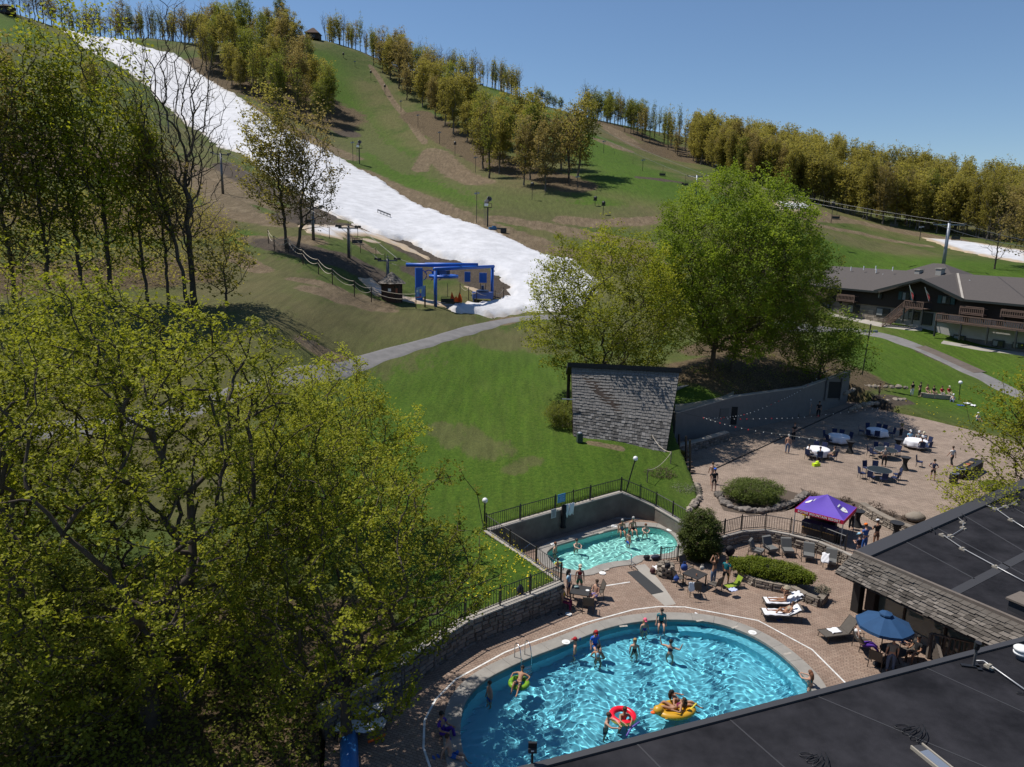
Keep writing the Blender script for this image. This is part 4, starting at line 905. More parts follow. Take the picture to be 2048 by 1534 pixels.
q = P(1645, 1188, .35); shrub('planter_grass', (q.x, q.y, .4), .45, .35, .45, 160, .02, LF_SAGE, 'wispy grey plant in the end of the stone planter by the loungers', seed=49, spread=.05, per=5, bare=True)
for i, (x, y, s, lb) in enumerate([(1690,690,1.2,'pale green shrub at the right foot of the small leafy tree'),(1655,640,1.0,'yellow leafed shrub in front of the left end of the lodge'),(1120,842,.8,'low dark shrub touching the left foot of the shingled shelter')]):
    q = G(x, y); shrub('shrub', q, s, s*.8, s*1.1, 170, .05, LF_GRN if i != 2 else LF_MID, lb, seed=70+i, spread=.12, per=12)
# ------------------------------------------------------------------ snow
def snow_mat(name, dirty):
    mt = mat(name, (.80,.80,.80), .7, spec=.3); N, L, b = nodes(mt)
    at = N.new('ShaderNodeAttribute'); at.attribute_name = 'edge'
    g = N.new('ShaderNodeNewGeometry')
    nz = N.new('ShaderNodeTexNoise'); nz.inputs['Scale'].default_value = .35; nz.inputs['Detail'].default_value = 8; nz.inputs['Roughness'].default_value = .7; L.new(g.outputs['Position'], nz.inputs['Vector'])
    n2 = N.new('ShaderNodeTexNoise'); n2.inputs['Scale'].default_value = 2.2; n2.inputs['Detail'].default_value = 5; L.new(g.outputs['Position'], n2.inputs['Vector'])
    ma = N.new('ShaderNodeMath'); ma.operation = 'MULTIPLY_ADD'; L.new(nz.outputs['Fac'], ma.inputs[0]); ma.inputs[1].default_value = .9; L.new(at.outputs['Fac'], ma.inputs[2])
    mr = N.new('ShaderNodeMapRange'); mr.interpolation_type = 'SMOOTHSTEP'; L.new(ma.outputs[0], mr.inputs[0]); mr.inputs[1].default_value = .82-dirty; mr.inputs[2].default_value = 1.25-dirty
    c1 = N.new('ShaderNodeMix'); c1.data_type = 'RGBA'; c1.inputs[6].default_value = (.60,.60,.615,1); c1.inputs[7].default_value = (.42,.32,.21,1); L.new(mr.outputs[0], c1.inputs[0])
    m2 = N.new('ShaderNodeMapRange'); L.new(nz.outputs['Fac'], m2.inputs[0]); m2.inputs[1].default_value = .3; m2.inputs[2].default_value = .7; m2.inputs[3].default_value = .74; m2.inputs[4].default_value = 1.1
    v = N.new('ShaderNodeVectorMath'); v.operation = 'SCALE'; L.new(c1.outputs[2], v.inputs[0]); L.new(m2.outputs[0], v.inputs['Scale']); L.new(v.outputs[0], b.inputs['Base Color'])
    bp = N.new('ShaderNodeBump'); bp.inputs['Strength'].default_value = .5; bp.inputs['Distance'].default_value = .15
    L.new(n2.outputs['Fac'], bp.inputs['Height']); L.new(bp.outputs[0], b.inputs['Normal']); return mt
M_SNOW = snow_mat('snow', 0.0); M_OLDSNOW = snow_mat('old_snow', .22)
def snow(name, px, step, h, m, label, ew=2.5, lump=0.0):
    poly = [G(*q).to_2d() for q in px]
    def zf(X, Y):
        d = pdist(X, Y, poly)*np.where(inpoly(X, Y, poly), 1, -1)
        wob = .9*np.sin(X*.8+2*np.sin(Y*.5))*np.cos(Y*.9)+.5*np.sin(X*2.1+Y*1.7)
        d2 = d+wob*min(1, ew*.3)
        e = smooth01((d2+.6)/ew)
        lum = lump*(np.sin(X*3.1+np.sin(Y*2.3)*2)*np.sin(Y*3.7+X)+.7*np.sin(X*6.3+Y*1.1)*np.cos(Y*5.9))*np.clip(1.2-np.abs(d-1)/2.5, 0, 1)
        zf.e = np.clip(1-d/5.5, 0, 1)
        return HT(X, Y)-.5+(h+.5)*e+lum+.08*np.sin(X*.3)*np.cos(Y*.35)*e
    V, F = grid_in(poly, step, zf, .3)
    me = np_mesh(name, V, F, m); d = pdist(V[:, 0], V[:, 1], poly)
    at = me.attributes.new('edge', 'FLOAT', 'POINT'); at.data.foreach_set('value', np.clip(.62-d/7.0, 0, 1).astype(np.float32))
    o = bpy.data.objects.new(name, me); C.objects.link(o); tag(o, label, kind='structure'); return o
SNOWPX = [(98,49),(150,55),(205,66),(290,95),(355,109),(386,137),(427,164),(475,191),(513,219),(560,253),(615,284),(700,328),(761,360),(807,393),(843,414),(934,445),(976,460),(1007,472),(1079,507),(1150,522),(1202,560),(1191,603),(1137,624),(1040,629),(949,632),(898,627),(890,612),(934,606),(976,601),(1008,594),(1009,578),(991,554),(964,535),(919,529),(858,511),(813,484),(743,469),(692,442),(631,417),(574,376),(523,342),(489,314),(444,297),(410,273),(373,250),(342,222),(308,195),(297,174),(239,133),(171,99),(140,72)]
snow('snow_run', SNOWPX, .55, .75, M_SNOW, 'wide white strip of spring snow curving down the hill', 2.5, .12)
snow('snow_patch', [(598,452),(650,449),(705,453),(735,462),(765,472),(815,492),(860,515),(855,519),(800,495),(740,474),(690,470),(690,482),(650,472),(610,466)], .4, .15, M_OLDSNOW, 'dirty thin snow strip below the lift towers', 1.2)
snow('snow_patch', [(716,476),(740,479),(764,486),(760,488),(735,484)], .3, .12, M_OLDSNOW, 'thin sliver of old snow on the brown ground', .8)
snow('snow_patch', [(716,556),(745,556),(765,575),(800,590),(860,600),(905,610),(900,616),(850,610),(790,600),(750,590)], .3, .12, M_OLDSNOW, 'trampled snow track beside the operator hut', .8)
snow('snow_patch', [(925,572),(950,577),(978,588),(950,585)], .3, .12, M_OLDSNOW, 'strip of snow inside the bend behind the blue terminal', .8)
snow('snow_patch', [(1540,400),(1600,404),(1640,414),(1632,424),(1560,422)], .6, .2, M_OLDSNOW, 'last snow patch on the slope right of the big maple', 1.5)
snow('snow_patch', [(1842,475),(1900,480),(1960,487),(2070,505),(2075,530),(1980,516),(1900,498)], .5, .25, M_OLDSNOW, 'last snow patch behind the lift tower at the right edge', 1.5)
for i, (x, y, x2, y2, r1) in enumerate([(500,350,560,365,1),(480,480,520,490,.6)]): pass
# ------------------------------------------------------------------ paths
M_ASPH = mat('old_asphalt', (.19,.18,.175), .9, noise=(.8, (.13,.125,.12), .2), bump=.3); M_ASPH2 = mat('brown_gravel_path', (.13,.105,.085), .95, noise=(.8, (.09,.07,.058), .2)); M_CONC = mat('pale_concrete', (.36,.33,.29), .9, noise=(.6, (.27,.245,.215), .2), bump=.2)
def ribbon(name, pts, width, m, label, dz=.05, step=1.0, zfun=None):
    P_ = [Vector(q) for q in pts]; out = []
    for a, b in zip(P_[:-1], P_[1:]):
        n = max(1, int((b-a).length/step))
        for i in range(n): out.append(a.lerp(b, i/n))
    out.append(P_[-1]); n = len(out)
    for _ in range(6): out = [out[0]]+[(out[i-1]+out[i]*2+out[i+1])/4 for i in range(1, n-1)]+[out[-1]]
    V = []; K = 9
    for i, q in enumerate(out):
        t = (out[min(i+1, n-1)]-out[max(i-1, 0)]).to_2d().normalized(); nn = Vector((t.y, -t.x))
        for j in range(K):
            o = (j/(K-1)-.5)*width; x, y = q.x+nn.x*o, q.y+nn.y*o
            V.append((x, y, 0))
    V = np.array(V); V[:, 2] = (HT(V[:, 0], V[:, 1]) if zfun is None else zfun)+dz; V[::K, 2] -= .12; V[K-1::K, 2] -= .12
    F = [(i*K+j, i*K+j+1, (i+1)*K+j+1, (i+1)*K+j) for i in range(n-1) for j in range(K-1)]
    o = bpy.data.objects.new(name, np_mesh(name, V, F, m)); C.objects.link(o); tag(o, label, kind='structure'); return o
ribbon('path', [G(*q) for q in [(-100,870),(0,862),(200,846),(400,815),(560,772),(660,742),(760,713),(860,684),(950,656),(1010,640),(1060,634),(1150,636)]], 2.5, M_ASPH, 'grey asphalt path crossing the lawn', .07)
ribbon('path', [G(*q) for q in [(1560,655),(1640,655),(1698,657),(1753,669),(1797,680),(1841,697),(1884,717),(1928,737),(1972,757),(2016,780),(2080,806)]], 2.6, M_ASPH, 'asphalt path running from the lodge past the lawn', .07)
ribbon('path', [G(*q) for q in [(1841,694),(1884,711),(1928,731),(1960,746)]], 2.2, M_ASPH2, 'brown resurfaced strip of the lodge path', .1)
ribbon('pavement', [G(*q) for q in [(1655,627),(1700,634),(1762,650),(1800,658),(1845,659)]], 1.5, M_CONC, 'pale pavement in front of the lodge', .11)
ribbon('pavement', [G(*q) for q in [(1885,684),(1930,692),(2000,702),(2070,712)]], 1.3, M_CONC, 'pale walk along the lower floor of the lodge', .09)
# ------------------------------------------------------------------ ski lift things
M_BLUE = mat('blue_paint', (.012,.115,.50), .45, noise=(2, (.009,.085,.40), .3)); M_BLUE2 = mat('faded_blue_paint', (.07,.12,.33), .6); M_STEEL = mat('weathered_steel', (.16,.16,.165), .5, .6, noise=(3, (.09,.09,.095), .3))
M_BLACK = mat('black_metal', (.012,.012,.013), .5); M_DKWOOD = mat('dark_timber', (.055,.034,.024), .85, noise=(5, (.03,.02,.015), .3)); M_GALV = mat('galvanised_steel', (.24,.26,.29), .5, .4)
M_ROPE = mat('pale_rope', (.5,.43,.33), .9); M_WHITE = mat('white_paint', (.75,.75,.73), .5); M_ORANGE = mat('orange_net', (.85,.12,.01), .7); M_RUST = mat('brown_paint', (.10,.055,.035), .7)
M_CABLE = mat('steel_cable', (.10,.10,.10), .5, .6)
def shingle_mat(name, c1, c2): return mat(name, c1, .9, noise=(2.2, c2, .35), vary=.5, spec=.15)
M_SHG = shingle_mat('cedar_shingle', (.20,.178,.155), (.115,.098,.083)); M_SHG2 = shingle_mat('dark_cedar_shingle', (.185,.175,.165), (.10,.094,.088))
def line_obj(name, pts, r, m, parent, sag=0, n=14, ns=4):
    mb = MB(); a, b = Vector(pts[0]), Vector(pts[-1]); q = []
    for i in range(n+1):
        t = i/n; p = a.lerp(b, t); p.z -= sag*4*t*(1-t); q.append(p)
    mb.tube(q, r, ns); return mb.build(name, m, parent)
def W2(mb, root): return mb
# blue drive terminal
T1 = G(871,613); T2 = G(984,592); T3 = G(838,600)
ztop = PD(871,538, T1.to_2d().length).z
root = thing('lift_terminal', (0,0,0), 'bright blue steel chairlift terminal on three posts beside the end of the snow', 'chairlift')
def col_(name, p, r, z1, m=M_BLUE, n=12): mb = MB(); mb.tube([(p.x,p.y,p.z-.2),(p.x,p.y,z1)], r, n); return mb.build(name, m, root, True)
col_('post', T1, .24, ztop); col_('post', T2, .24, ztop)
ax = (T3-T1).to_2d().normalized(); fb = (T2-T1).to_2d().normalized(); up_dir = Vector((-.72,.69)).normalized()
mb = MB(); mb.box((T3.x,T3.y,(T3.z+ztop)/2), (1.0,.7,ztop-T3.z), .3); mb.build('wide_post', M_BLUE, root)
mb = MB(); mb.tube([(T1.x-fb.x*.3,T1.y-fb.y*.3,ztop),(T2.x+fb.x*.3,T2.y+fb.y*.3,ztop)], .24, 12); mb.build('cross_beam', M_BLUE, root, True)
e1 = PD(812,527, T3.to_2d().length+1); e2 = PD(850,524, T3.to_2d().length+3)
s1 = T1.lerp(T2, .42); s2 = T1.lerp(T2, .72)
for a, b in ((s1, e1), (s2, e2)):
    mb = MB(); mb.tube([(a.x,a.y,ztop+.35),(b.x,b.y,ztop+.35)], .27, 12); mb.build('long_beam', M_BLUE, root, True)
mid = (s1+e1)/2; mid.z = ztop-1.15
mb = MB(); mb.lathe([(.3,-.12),(2.0,-.14),(2.12,-.2),(2.12,.2),(2.0,.14),(.3,.12)], (mid.x+1.5, mid.y-.6, mid.z), 28); mb.build('bullwheel', M_BLUE, root, True)
mb = MB(); mb.box((mid.x+1.4, mid.y-.5, mid.z+.55), (2.2,.7,.6), -.75); mb.box((mid.x+.2, mid.y+.9, mid.z+.3), (1.2,.5,.5), -.75); mb.build('drive_unit', mat('dark_blue_metal', (.01,.03,.09), .4), root)
for k, (x, y) in enumerate([(935,551),(966,553)]):
    q = PD(x, y, T2.to_2d().length-.4); mb = MB(); mb.box((q.x,q.y,q.z-.2), (1.15 if k else .9,.35,1.5), .1); mb.build('counterweight_box', M_BLUE, root)
q = PD(966,575,T2.to_2d().length-.4); mb = MB()
for dx in (-.4,.4):
    for dy in (-.15,.15): mb.box((q.x+dx,q.y+dy,q.z), (.07,.07,1.3))
mb.box((q.x,q.y,q.z-.6), (.9,.4,.06)); mb.build('hanging_cage', M_DKWOOD, root)
for a in range(3):
    mb = MB(); c = e1.lerp(s1, .28+.14*a); mb.tube([(c.x+math.cos(t)*.05, c.y, ztop-1.0+.75*math.sin(t)) if False else (c.x+.75*math.cos(t), c.y-.2, ztop-1.1+.75*math.sin(t)) for t in np.linspace(-1.2, 2.6, 9)], .07, 6); mb.build('guard_hoop', M_BLUE, root, True)
q = G(965,603); r2 = thing('tension_weight', q, 'low faded blue steel box with a round cap inside the rope fence', 'machine', .12)
mb = MB(); mb.box((0,0,.95), (3.1,1.3,.95)); mb.build('body', M_BLUE2, r2)
mb = MB(); mb.lathe([(.95,0),(.95,.28),(.6,.34),(.25,.36),(.22,.95),(.05,1.0)], (0,.1,1.42), 18); mb.build('cap', mat('dark_blue_metal', (.01,.03,.09), .4), r2)
mb = MB(); [mb.box((dx,dy,.25), (.1,.1,.5)) for dx in (-1.4,1.4) for dy in (-.5,.5)]; mb.build('legs', M_BLUE, r2)
# operator hut
def shingle_courses(rows, root, m, name='shingle', limit=300, thick=.03, lap=1.25, seed=0, stuffname='shingles'):
    """rows: list of (a,b,c,d) quads: lower-left, lower-right, upper-right, upper-left of each course with piece width w"""
    r = np.random.default_rng(seed); cnt = 0; extra = MB(); cache = {}
    for (p0, p1, q1, q0, wdt) in rows:
        p0, p1, q0, q1 = map(Vector, (p0, p1, q0, q1)); L_ = (p1-p0).length; t = 0.0; nrm = (p1-p0).cross(q0-p0).normalized()
        if nrm.z < 0: nrm = -nrm
        while t < 1-1e-3:
            wv = wdt*r.uniform(.62, 1.4)/max(L_, .01); t2 = min(1, t+wv); 
            if 1-t2 < wv*.3: t2 = 1
            g = .008/max(L_, .01)
            a = p0.lerp(p1, t+g); b = p0.lerp(p1, t2-g); c = q0.lerp(q1, t2-g); d = q0.lerp(q1, t+g)
            dn = (a-d).normalized()*r.uniform(-.03, .05); lift = nrm*thick*r.uniform(.9, 1.9); a = a+dn+lift; b = b+dn+lift*r.uniform(.8, 1.2)
            c = c+(c-b).normalized()*.04+nrm*.004; d = d+(d-a).normalized()*.04+nrm*.004
            vs = [a, b, c, d, a-nrm*thick, b-nrm*thick, c-nrm*.012, d-nrm*.012]; fs = [(0,1,2,3),(0,4,5,1),(1,5,6,2),(3,7,4,0),(3,2,6,7)]
            if cnt < limit:
                m2 = MB(); m2.add(vs, fs); m2.build(name, m, root)
            else: extra.add(vs, fs)
            cnt += 1; t = t2
    if extra.v: o = extra.build(stuffname, m, root); o['kind'] = 'stuff'
    return cnt
hq = G(784,600); hut = thing('operator_hut', hq, 'small brown timber lift hut with a grey shingled pyramid roof', 'hut', .15)
mb = MB(); oc = [(1.45*math.cos(math.pi/8+i*math.pi/4), 1.45*math.sin(math.pi/8+i*math.pi/4)) for i in range(8)]
mb.add([(x,y,-.4) for x, y in oc]+[(x,y,2.5) for x, y in oc], [(i,(i+1) % 8, 8+(i+1) % 8, 8+i) for i in range(8)]); mb.build('wall', mat('brown_boards', (.075,.035,.022), .85, noise=(6,(.045,.022,.015),.3)), hut)
for i in range(8):
    mb = MB(); mb.box((oc[i][0]*1.01, oc[i][1]*1.01, 1.05), (.14,.14,2.9), math.pi/8+i*math.pi/4); mb.build('corner_post', M_DKWOOD, hut)
rows = []
for k in range(9):
    f0 = k/9; f1 = (k+1)/9
    for i in range(6):
        a0 = math.pi/6+i*math.pi/3; a1 = a0+math.pi/3; R0 = 2.15*(1-f0)+.02; R1 = 2.15*(1-f1)+.02; z0 = 2.35+1.55*f0; z1 = 2.35+1.55*f1
        rows.append(((R0*math.cos(a0),R0*math.sin(a0),z0),(R0*math.cos(a1),R0*math.sin(a1),z0),(R1*math.cos(a1),R1*math.sin(a1),z1),(R1*math.cos(a0),R1*math.sin(a0),z1),.3))
mb = MB(); hx = [(2.1*math.cos(math.pi/6+i*math.pi/3), 2.1*math.sin(math.pi/6+i*math.pi/3), 2.32) for i in range(6)]; mb.add(hx+[(0,0,3.86)], [(i,(i+1) % 6, 6) for i in range(6)]+[tuple(range(6))[::-1]]); roof = mb.build('roof', M_DKWOOD, hut)
shingle_courses(rows, roof, M_SHG, seed=3)
mb = MB(); mb.box((.62,-1.36,1.45), (.62,.05,1.3), .0); d_ = mb.build('window', mat('dark_glass', (.02,.02,.025), .15), hut)
mb = MB(); mb.box((-.35,-1.36,1.5), (.5,.04,.38), 0); mb.build('notice', M_WHITE, hut); mb = MB(); mb.box((.62,-1.40,1.4), (.34,.03,.7)); mb.build('red_notice', mat('red_brown_notice', (.30,.08,.04), .6), hut)
# chairlift towers and chairs
def lift_tower(base, H, label, group=None, armlen=3.2, rz=0., r=.2, m=M_STEEL, ladder=False, twin=False):
    t = thing('lift_tower', base, label, 'lift tower', rz, group)
    mb = MB(); mb.tube([(0,0,-.3),(0,0,H)], [r, r*.8], 10); mb.build('post', m, t, True)
    mb = MB(); mb.box((0,0,H-.3), (armlen,.16,.2)); mb.build('crossarm', m, t)
    for s in (-1,1):
        mb = MB()
        for k in range(4): mb.lathe([(.17,-.05),(.22,-.05),(.22,.05),(.17,.05)], (0,0,0), 10)
        mb = MB()
        for k in range(4):
            y = (k-1.5)*.42
            mb.tube([(s*armlen/2-.05, y, H-.05),(s*armlen/2+.05, y, H-.05)], .17, 10)
        mb.box((s*armlen/2, 0, H-.12), (.06,1.7,.1)); mb.build('sheave_train', M_BLACK, t)
    mb = MB(); mb.box((0,0,H+.25), (.5,.5,.05)); mb.tube([(0,0,H),(0,0,H+.6)], .04, 5); mb.build('work_platform', m, t)
    if ladder:
        mb = MB(); [mb.tube([(dx,-r-.12,.2),(dx,-r-.12,H-.4)], .025, 4) for dx in (-.18,.18)]; [mb.tube([(-.18,-r-.12,z),(.18,-r-.12,z)], .02, 4) for z in np.arange(.4, H-.4, .35)]; mb.build('ladder', m, t)
    return t
ldir = math.atan2(-.72, -.69) if False else math.atan2(up_dir.y, up_dir.x)-math.pi/2
TW = [(698,516,452,'grey lift tower with crossarm nearest behind the operator hut, on the brown ground'),(627,480,412,'grey lift tower beside the lower edge of the snow, behind the pair of trees'),(776,578,517,'short dark lift tower right behind the operator hut roof'),(446,388,306,'dark lift tower seen through the bare tree at the snow edge'),(338,272,228,'small dark lift tower high beside the snow run')]
tops = []
for (x, yb, yt, lb) in TW:
    q = G(x, yb); D = q.to_2d().length; H_ = PD(x, yt, D).z-q.z
    lift_tower(q, H_, lb, 'left chairlift towers' if False else None, 3.4, ldir, .26, M_STEEL, ladder=(x == 698)); tops.append(Vector((q.x,q.y,q.z+H_)))
rope = thing('lift_cable', (0,0,0), 'pair of steel haul cables running up beside the snow from the blue terminal', 'cable')
order = [e1+Vector((0,0,-.2)), tops[2], tops[0], tops[1], tops[3], tops[4], PD(255,195,300)]
for s in (-1,1):
    off = Vector((math.cos(ldir)*1.7*s, math.sin(ldir)*1.7*s, 0)); mb = MB()
    q = [o+off for o in order]; mb.tube(q, .035, 4); mb.build('cable', M_CABLE, rope)
def make_chair_lift(label, loc, rz, group):
    t = thing('chairlift_chair', loc, label, 'lift chair', rz, group)
    mb = MB(); mb.tube([(0,0,0),(0,-.15,-1.0),(0,-.1,-1.9)], .04, 5); mb.tube([(-.9,0,-1.9),(.9,0,-1.9)], .04, 5)
    for s in (-1,1): mb.tube([(s*.9,0,-1.9),(s*.9,.1,-2.75),(s*.9,-.45,-2.8)], .035, 5)
    mb.build('hanger', M_BLACK, t)
    mb = MB(); mb.box((0,-.2,-2.8), (1.8,.5,.08)); mb.build('seat', M_BLACK, t); mb = MB(); mb.box((0,.1,-2.4), (1.8,.07,.55)); mb.build('backrest', M_BLACK, t)
    return t
pc = None
def hang(x, y, D, rz, label, group=None):
    global pc
    q = PD(x, y, D); q.z += 2.6
    if pc is None: pc = make_chair_lift(label, q, rz, group); return pc
    return copy_tree(pc, label, q, rz)
hang(715,486,113,.8,'empty dark lift chair hanging by the tower behind the operator hut')
hang(895,604,101,.3,'empty dark lift chair hanging inside the blue terminal')
hang(621,445,122,.8,'empty lift chair beside the half leafed tree')
# right hand lift
ta = G(1885,541); tb = G(1391,397); tc_ = G(1079,222); td = G(935,180)
RT = [(1885,541,446,'tall galvanised lift tower rising behind the lodge roof',.33,M_GALV),(1391,397,350,'galvanised lift tower just left of the top of the largest maple',.3,M_GALV),(1079,222,196,'distant lift tower on the skyline shoulder, right one',.25,M_STEEL),(935,180,148,'distant lift tower on the skyline shoulder, left one',.25,M_STEEL)]
rtops = []
for (x, yb, yt, lb, rr, mm) in RT:
    q = G(x, yb); D = q.to_2d().length; H_ = PD(x, yt, D).z-q.z; lift_tower(q, H_, lb, None, 5.2 if rr > .32 else 4.6, -.25, rr, mm); rtops.append(Vector((q.x,q.y,q.z+H_)))
rope = thing('lift_cable', (0,0,0), 'pair of haul cables of the lift behind the lodge climbing to the skyline', 'cable')
end = PD(2200,505,100)
for s in (-1,1):
    off = Vector((math.cos(-.25)*2.4*s, math.sin(-.25)*2.4*s, -.1)); mb = MB(); pts = [end+off]
    for a, b in zip([end]+rtops[:-1], rtops):
        for k in range(1, 9):
            t = k/8; p = a.lerp(b, t); p.z -= 3.5*4*t*(1-t)*(b-a).length/300; pts.append(p+off)
    mb.tube(pts, .03, 4); mb.build('cable', M_CABLE, rope)
def Dx(x): return float(np.interp(x, [935,1079,1391,1885,2100], [td.to_2d().length, tc_.to_2d().length, tb.to_2d().length, ta.to_2d().length, 105]))
for (x, y, lb) in [(1912,478,'empty lift chair just right of the galvanised tower behind the lodge'),(1788,452,'empty lift chair hanging before the right hand wood, left of the lodge tower'),(1672,437,'empty lift chair beside the floodlight pole right of the big maple'),(1607,420,'empty lift chair in front of the last snow patch'),(1370,370,'empty lift chair left of the tower by the maple top'),(1325,350,'empty lift chair over the slope, third left of the maple top'),(1265,335,'empty lift chair over the brown track'),(1228,318,'empty lift chair above the pale worn patch'),(1168,297,'dark lift chair against the wood edge'),(962,170,'tiny lift chair on the skyline shoulder'),(925,155,'tiny lift chair beside the left skyline tower')]:
    hang(x, y, Dx(x)-1.5, .25, lb)
# snow guns and light poles
def gun(base, H, label):
    t = thing('snow_gun', base, label, 'snow gun')
    mb = MB(); mb.tube([(0,0,-.2),(0,0,H-1.9)], .16, 8); mb.build('post', M_BLACK, t)
    mb = MB(); [mb.tube([(dx,.0,.2),(dx,.0,H-2)], .03, 4) for dx in (-.75,-.4)]; [mb.tube([(-.75,0,z),(-.4,0,z)], .025, 4) for z in np.arange(.4, H-2, .4)]; mb.build('ladder', M_STEEL, t)
    mb = MB(); mb.box((0,0,H-1.9), (1.7,1.3,.12)); [mb.tube([(sx*.8,sy*.6,H-1.9),(sx*.8,sy*.6,H-1.1)], .03, 4) for sx in (-1,1) for sy in (-1,1)]; mb.tube([(-.8,-.6,H-1.1),(.8,-.6,H-1.1)], .03, 4); mb.build('platform', M_BLACK, t)
    M = Matrix.Translation((0,0,H-.5))@Matrix.Rotation(.5, 4, 'Z')@Matrix.Rotation(1.15, 4, 'X')
    mb = MB(); mb.lathe([(.5,-.75),(.42,-.4),(.42,.5),(.55,.75),(.55,.85),(.46,.85),(.36,.5),(.05,.3)], (0,0,0), 16); mb.v = [tuple(M@Vector(q)) for q in mb.v]; mb.build('barrel', M_STEEL, t, True)
    mb = MB(); mb.box((-.3,-.35,H-1.35), (.75,.5,.6)); mb.build('control_box', M_WHITE, t); return t
def pole(base, H, label, head='lamp', r=.07):
    t = thing('light_pole', base, label, 'pole'); mb = MB(); mb.tube([(0,0,-.2),(0,0,H)], r, 6); mb.build('post', M_BLACK, t)
    mb = MB()
    if head == 'lamp': mb.box((-.25,-.1,H-.5), (.5,.3,.35)); mb.box((.35,-.1,H-.4), (.4,.3,.3))
    else: mb.ball((0,0,H-.2), .45, 8, 5); mb.box((0,0,H-.7), (.9,.5,.3))
    mb.build('lamp_head', M_GALV if head == 'lamp' else M_BLACK, t); return t
def by_px(x, yb, yt): q = G(x, yb); D = q.to_2d().length; return q, PD(x, yt, D).z-q.z
for (x, yb, yt, lb) in [(975,453,396,'black snow gun on a tall post above the right edge of the snow'),(719,328,283,'dark snow gun on a post higher up beside the snow')]: gun(*by_px(x, yb, yt), lb)
for i, (x, yb, yt, hd, lb) in enumerate([(953,446,382,'lamp','thin floodlight pole just left of the snow gun nearest the snow bend'),(706,325,282,'lamp','thin pole beside the upper snow gun'),(1064,400,366,'g','dark capped pole below the front of the middle wood'),(951,345,312,'lamp','pole at the lower left corner of the middle wood'),(910,312,284,'g','dark pole at the wood edge, above the corner one'),(879,288,262,'lamp','pole at the left edge of the middle wood, halfway up'),(836,254,228,'lamp','pole on the left of the middle wood, near the dirt groove'),(802,224,200,'lamp','pole on the upper part of the green slope'),(770,191,170,'g','dark pole near the top of the green slope'),(742,161,142,'g','dark pole below the skyline row'),(710,134,121,'lamp','small pole close to the skyline, second from the hut'),(687,116,106,'g','small pole closest to the hilltop hut'),(1154,380,350,'lamp','floodlight pole at the lower right corner of the middle wood'),(1285,342,317,'lamp','floodlight pole on the right slope between the chairs'),(1207,306,280,'lamp','thin pole above the pale worn patch'),(1190,412,394,'g','dark fan head left of the maple crown'),(1206,430,404,'g','tilted fan head just above the open crowned maple'),(1662,446,404,'g','twin pole with a fan head beside the right hand wood'),(1839,481,450,'lamp','floodlight pole left of the galvanised tower'),(1431,352,330,'g','dark pole at the corner of the right hand wood'),(1134,248,228,'lamp','distant pole on the ridge shoulder'),(1030,182,168,'g','distant pole on the skyline shoulder'),(60,36,8,'g','dark mast on the skyline in the upper left corner'),(36,34,10,'g','second dark mast in the upper left corner'),(805,178,160,'g','small dark pole on the dirt groove edge'),(62,74,40,'g','dark pole on the green knoll in the upper left')]):
    q, H_ = by_px(x, yb, yt); pole(q, H_, lb, hd, .09 if yb < 300 else .07)
q = G(1007,466); t = thing('equipment_box', q, 'dark box on the bare ground right of the snow gun', 'box'); mb = MB(); mb.box((0,0,.5), (1.2,.9,.9)); mb.build('body', M_BLACK, t); mb = MB(); mb.box((0,0,.99), (1.3,1.0,.06)); mb.build('lid', M_STEEL, t)
q = G(985,459); mb = MB(); mb.box((0,0,.25), (1.5,.8,.5), .3); mb.box((.3,.1,.6), (.7,.5,.25), .6); tag(mb.build('tarp_bundle', mat('blue_tarp', (.06,.16,.30), .6), None, loc=q), 'small blue tarp bundle at the foot of the snow gun', 'bundle')
a, b = G(755,433,.9), G(780,443,.9); t = thing('park_rail', (0,0,0), 'low dark jump rail lying on the snow', 'rail'); mb = MB(); mb.quadbox([a+Vector((0,0,.35)), b+Vector((0,0,.35)), b+Vector((0,0,.6)), a+Vector((0,0,.6))], (.12,.25,0)); mb.build('beam', M_STEEL, t); mb = MB()
for f in np.linspace(0, 1, 5): c = a.lerp(b, f); mb.box((c.x+.05,c.y+.1,c.z+.1), (.08,.2,.7))
mb.build('stand', M_BLACK, t)
# rope fence
posts = [(537,487),(549,501),(577,505),(606,530),(637,549),(665,569),(709,593),(743,605),(832,617)]
t = thing('rope_fence', (0,0,0), 'white rope fence on brown posts along the worn lawn left of the hut', 'fence'); tp = []
for (x, y) in posts:
    q = G(x, y); mb = MB(); mb.tube([(q.x,q.y,q.z-.1),(q.x,q.y,q.z+2.1)], .065, 6); mb.build('post', M_DKWOOD, t); tp.append(q)
for a, b in zip(tp[:-1], tp[1:]):
    for h, s in ((2.0,.35),(1.55,.6)): line_obj('rope', (a+Vector((0,0,h)), b+Vector((0,0,h))), .035, M_ROPE, t, s, 8)
t = thing('rope_fence', (0,0,0), 'second rope fence with thin posts up the brown track', 'fence'); tp = [G(*q) for q in [(659,477),(721,506),(752,518),(770,530)]]
for q in tp: mb = MB(); mb.tube([(q.x,q.y,q.z-.1),(q.x,q.y,q.z+1.9)], .05, 5); mb.build('post', M_DKWOOD, t)
for a, b in zip(tp[:-1], tp[1:]): line_obj('rope', (a+Vector((0,0,1.8)), b+Vector((0,0,1.8))), .025, M_ROPE, t, .5, 8)
t = thing('rope_fence', (0,0,0), 'rope fence round the grass inside the bend beside the blue terminal', 'fence'); tp = [G(*q) for q in [(849,614),(870,617),(920,592),(937,600),(953,607),(990,606),(1007,600)]]
for q in tp: mb = MB(); mb.tube([(q.x,q.y,q.z-.1),(q.x,q.y,q.z+1.9)], .06, 5); mb.build('post', M_DKWOOD, t)
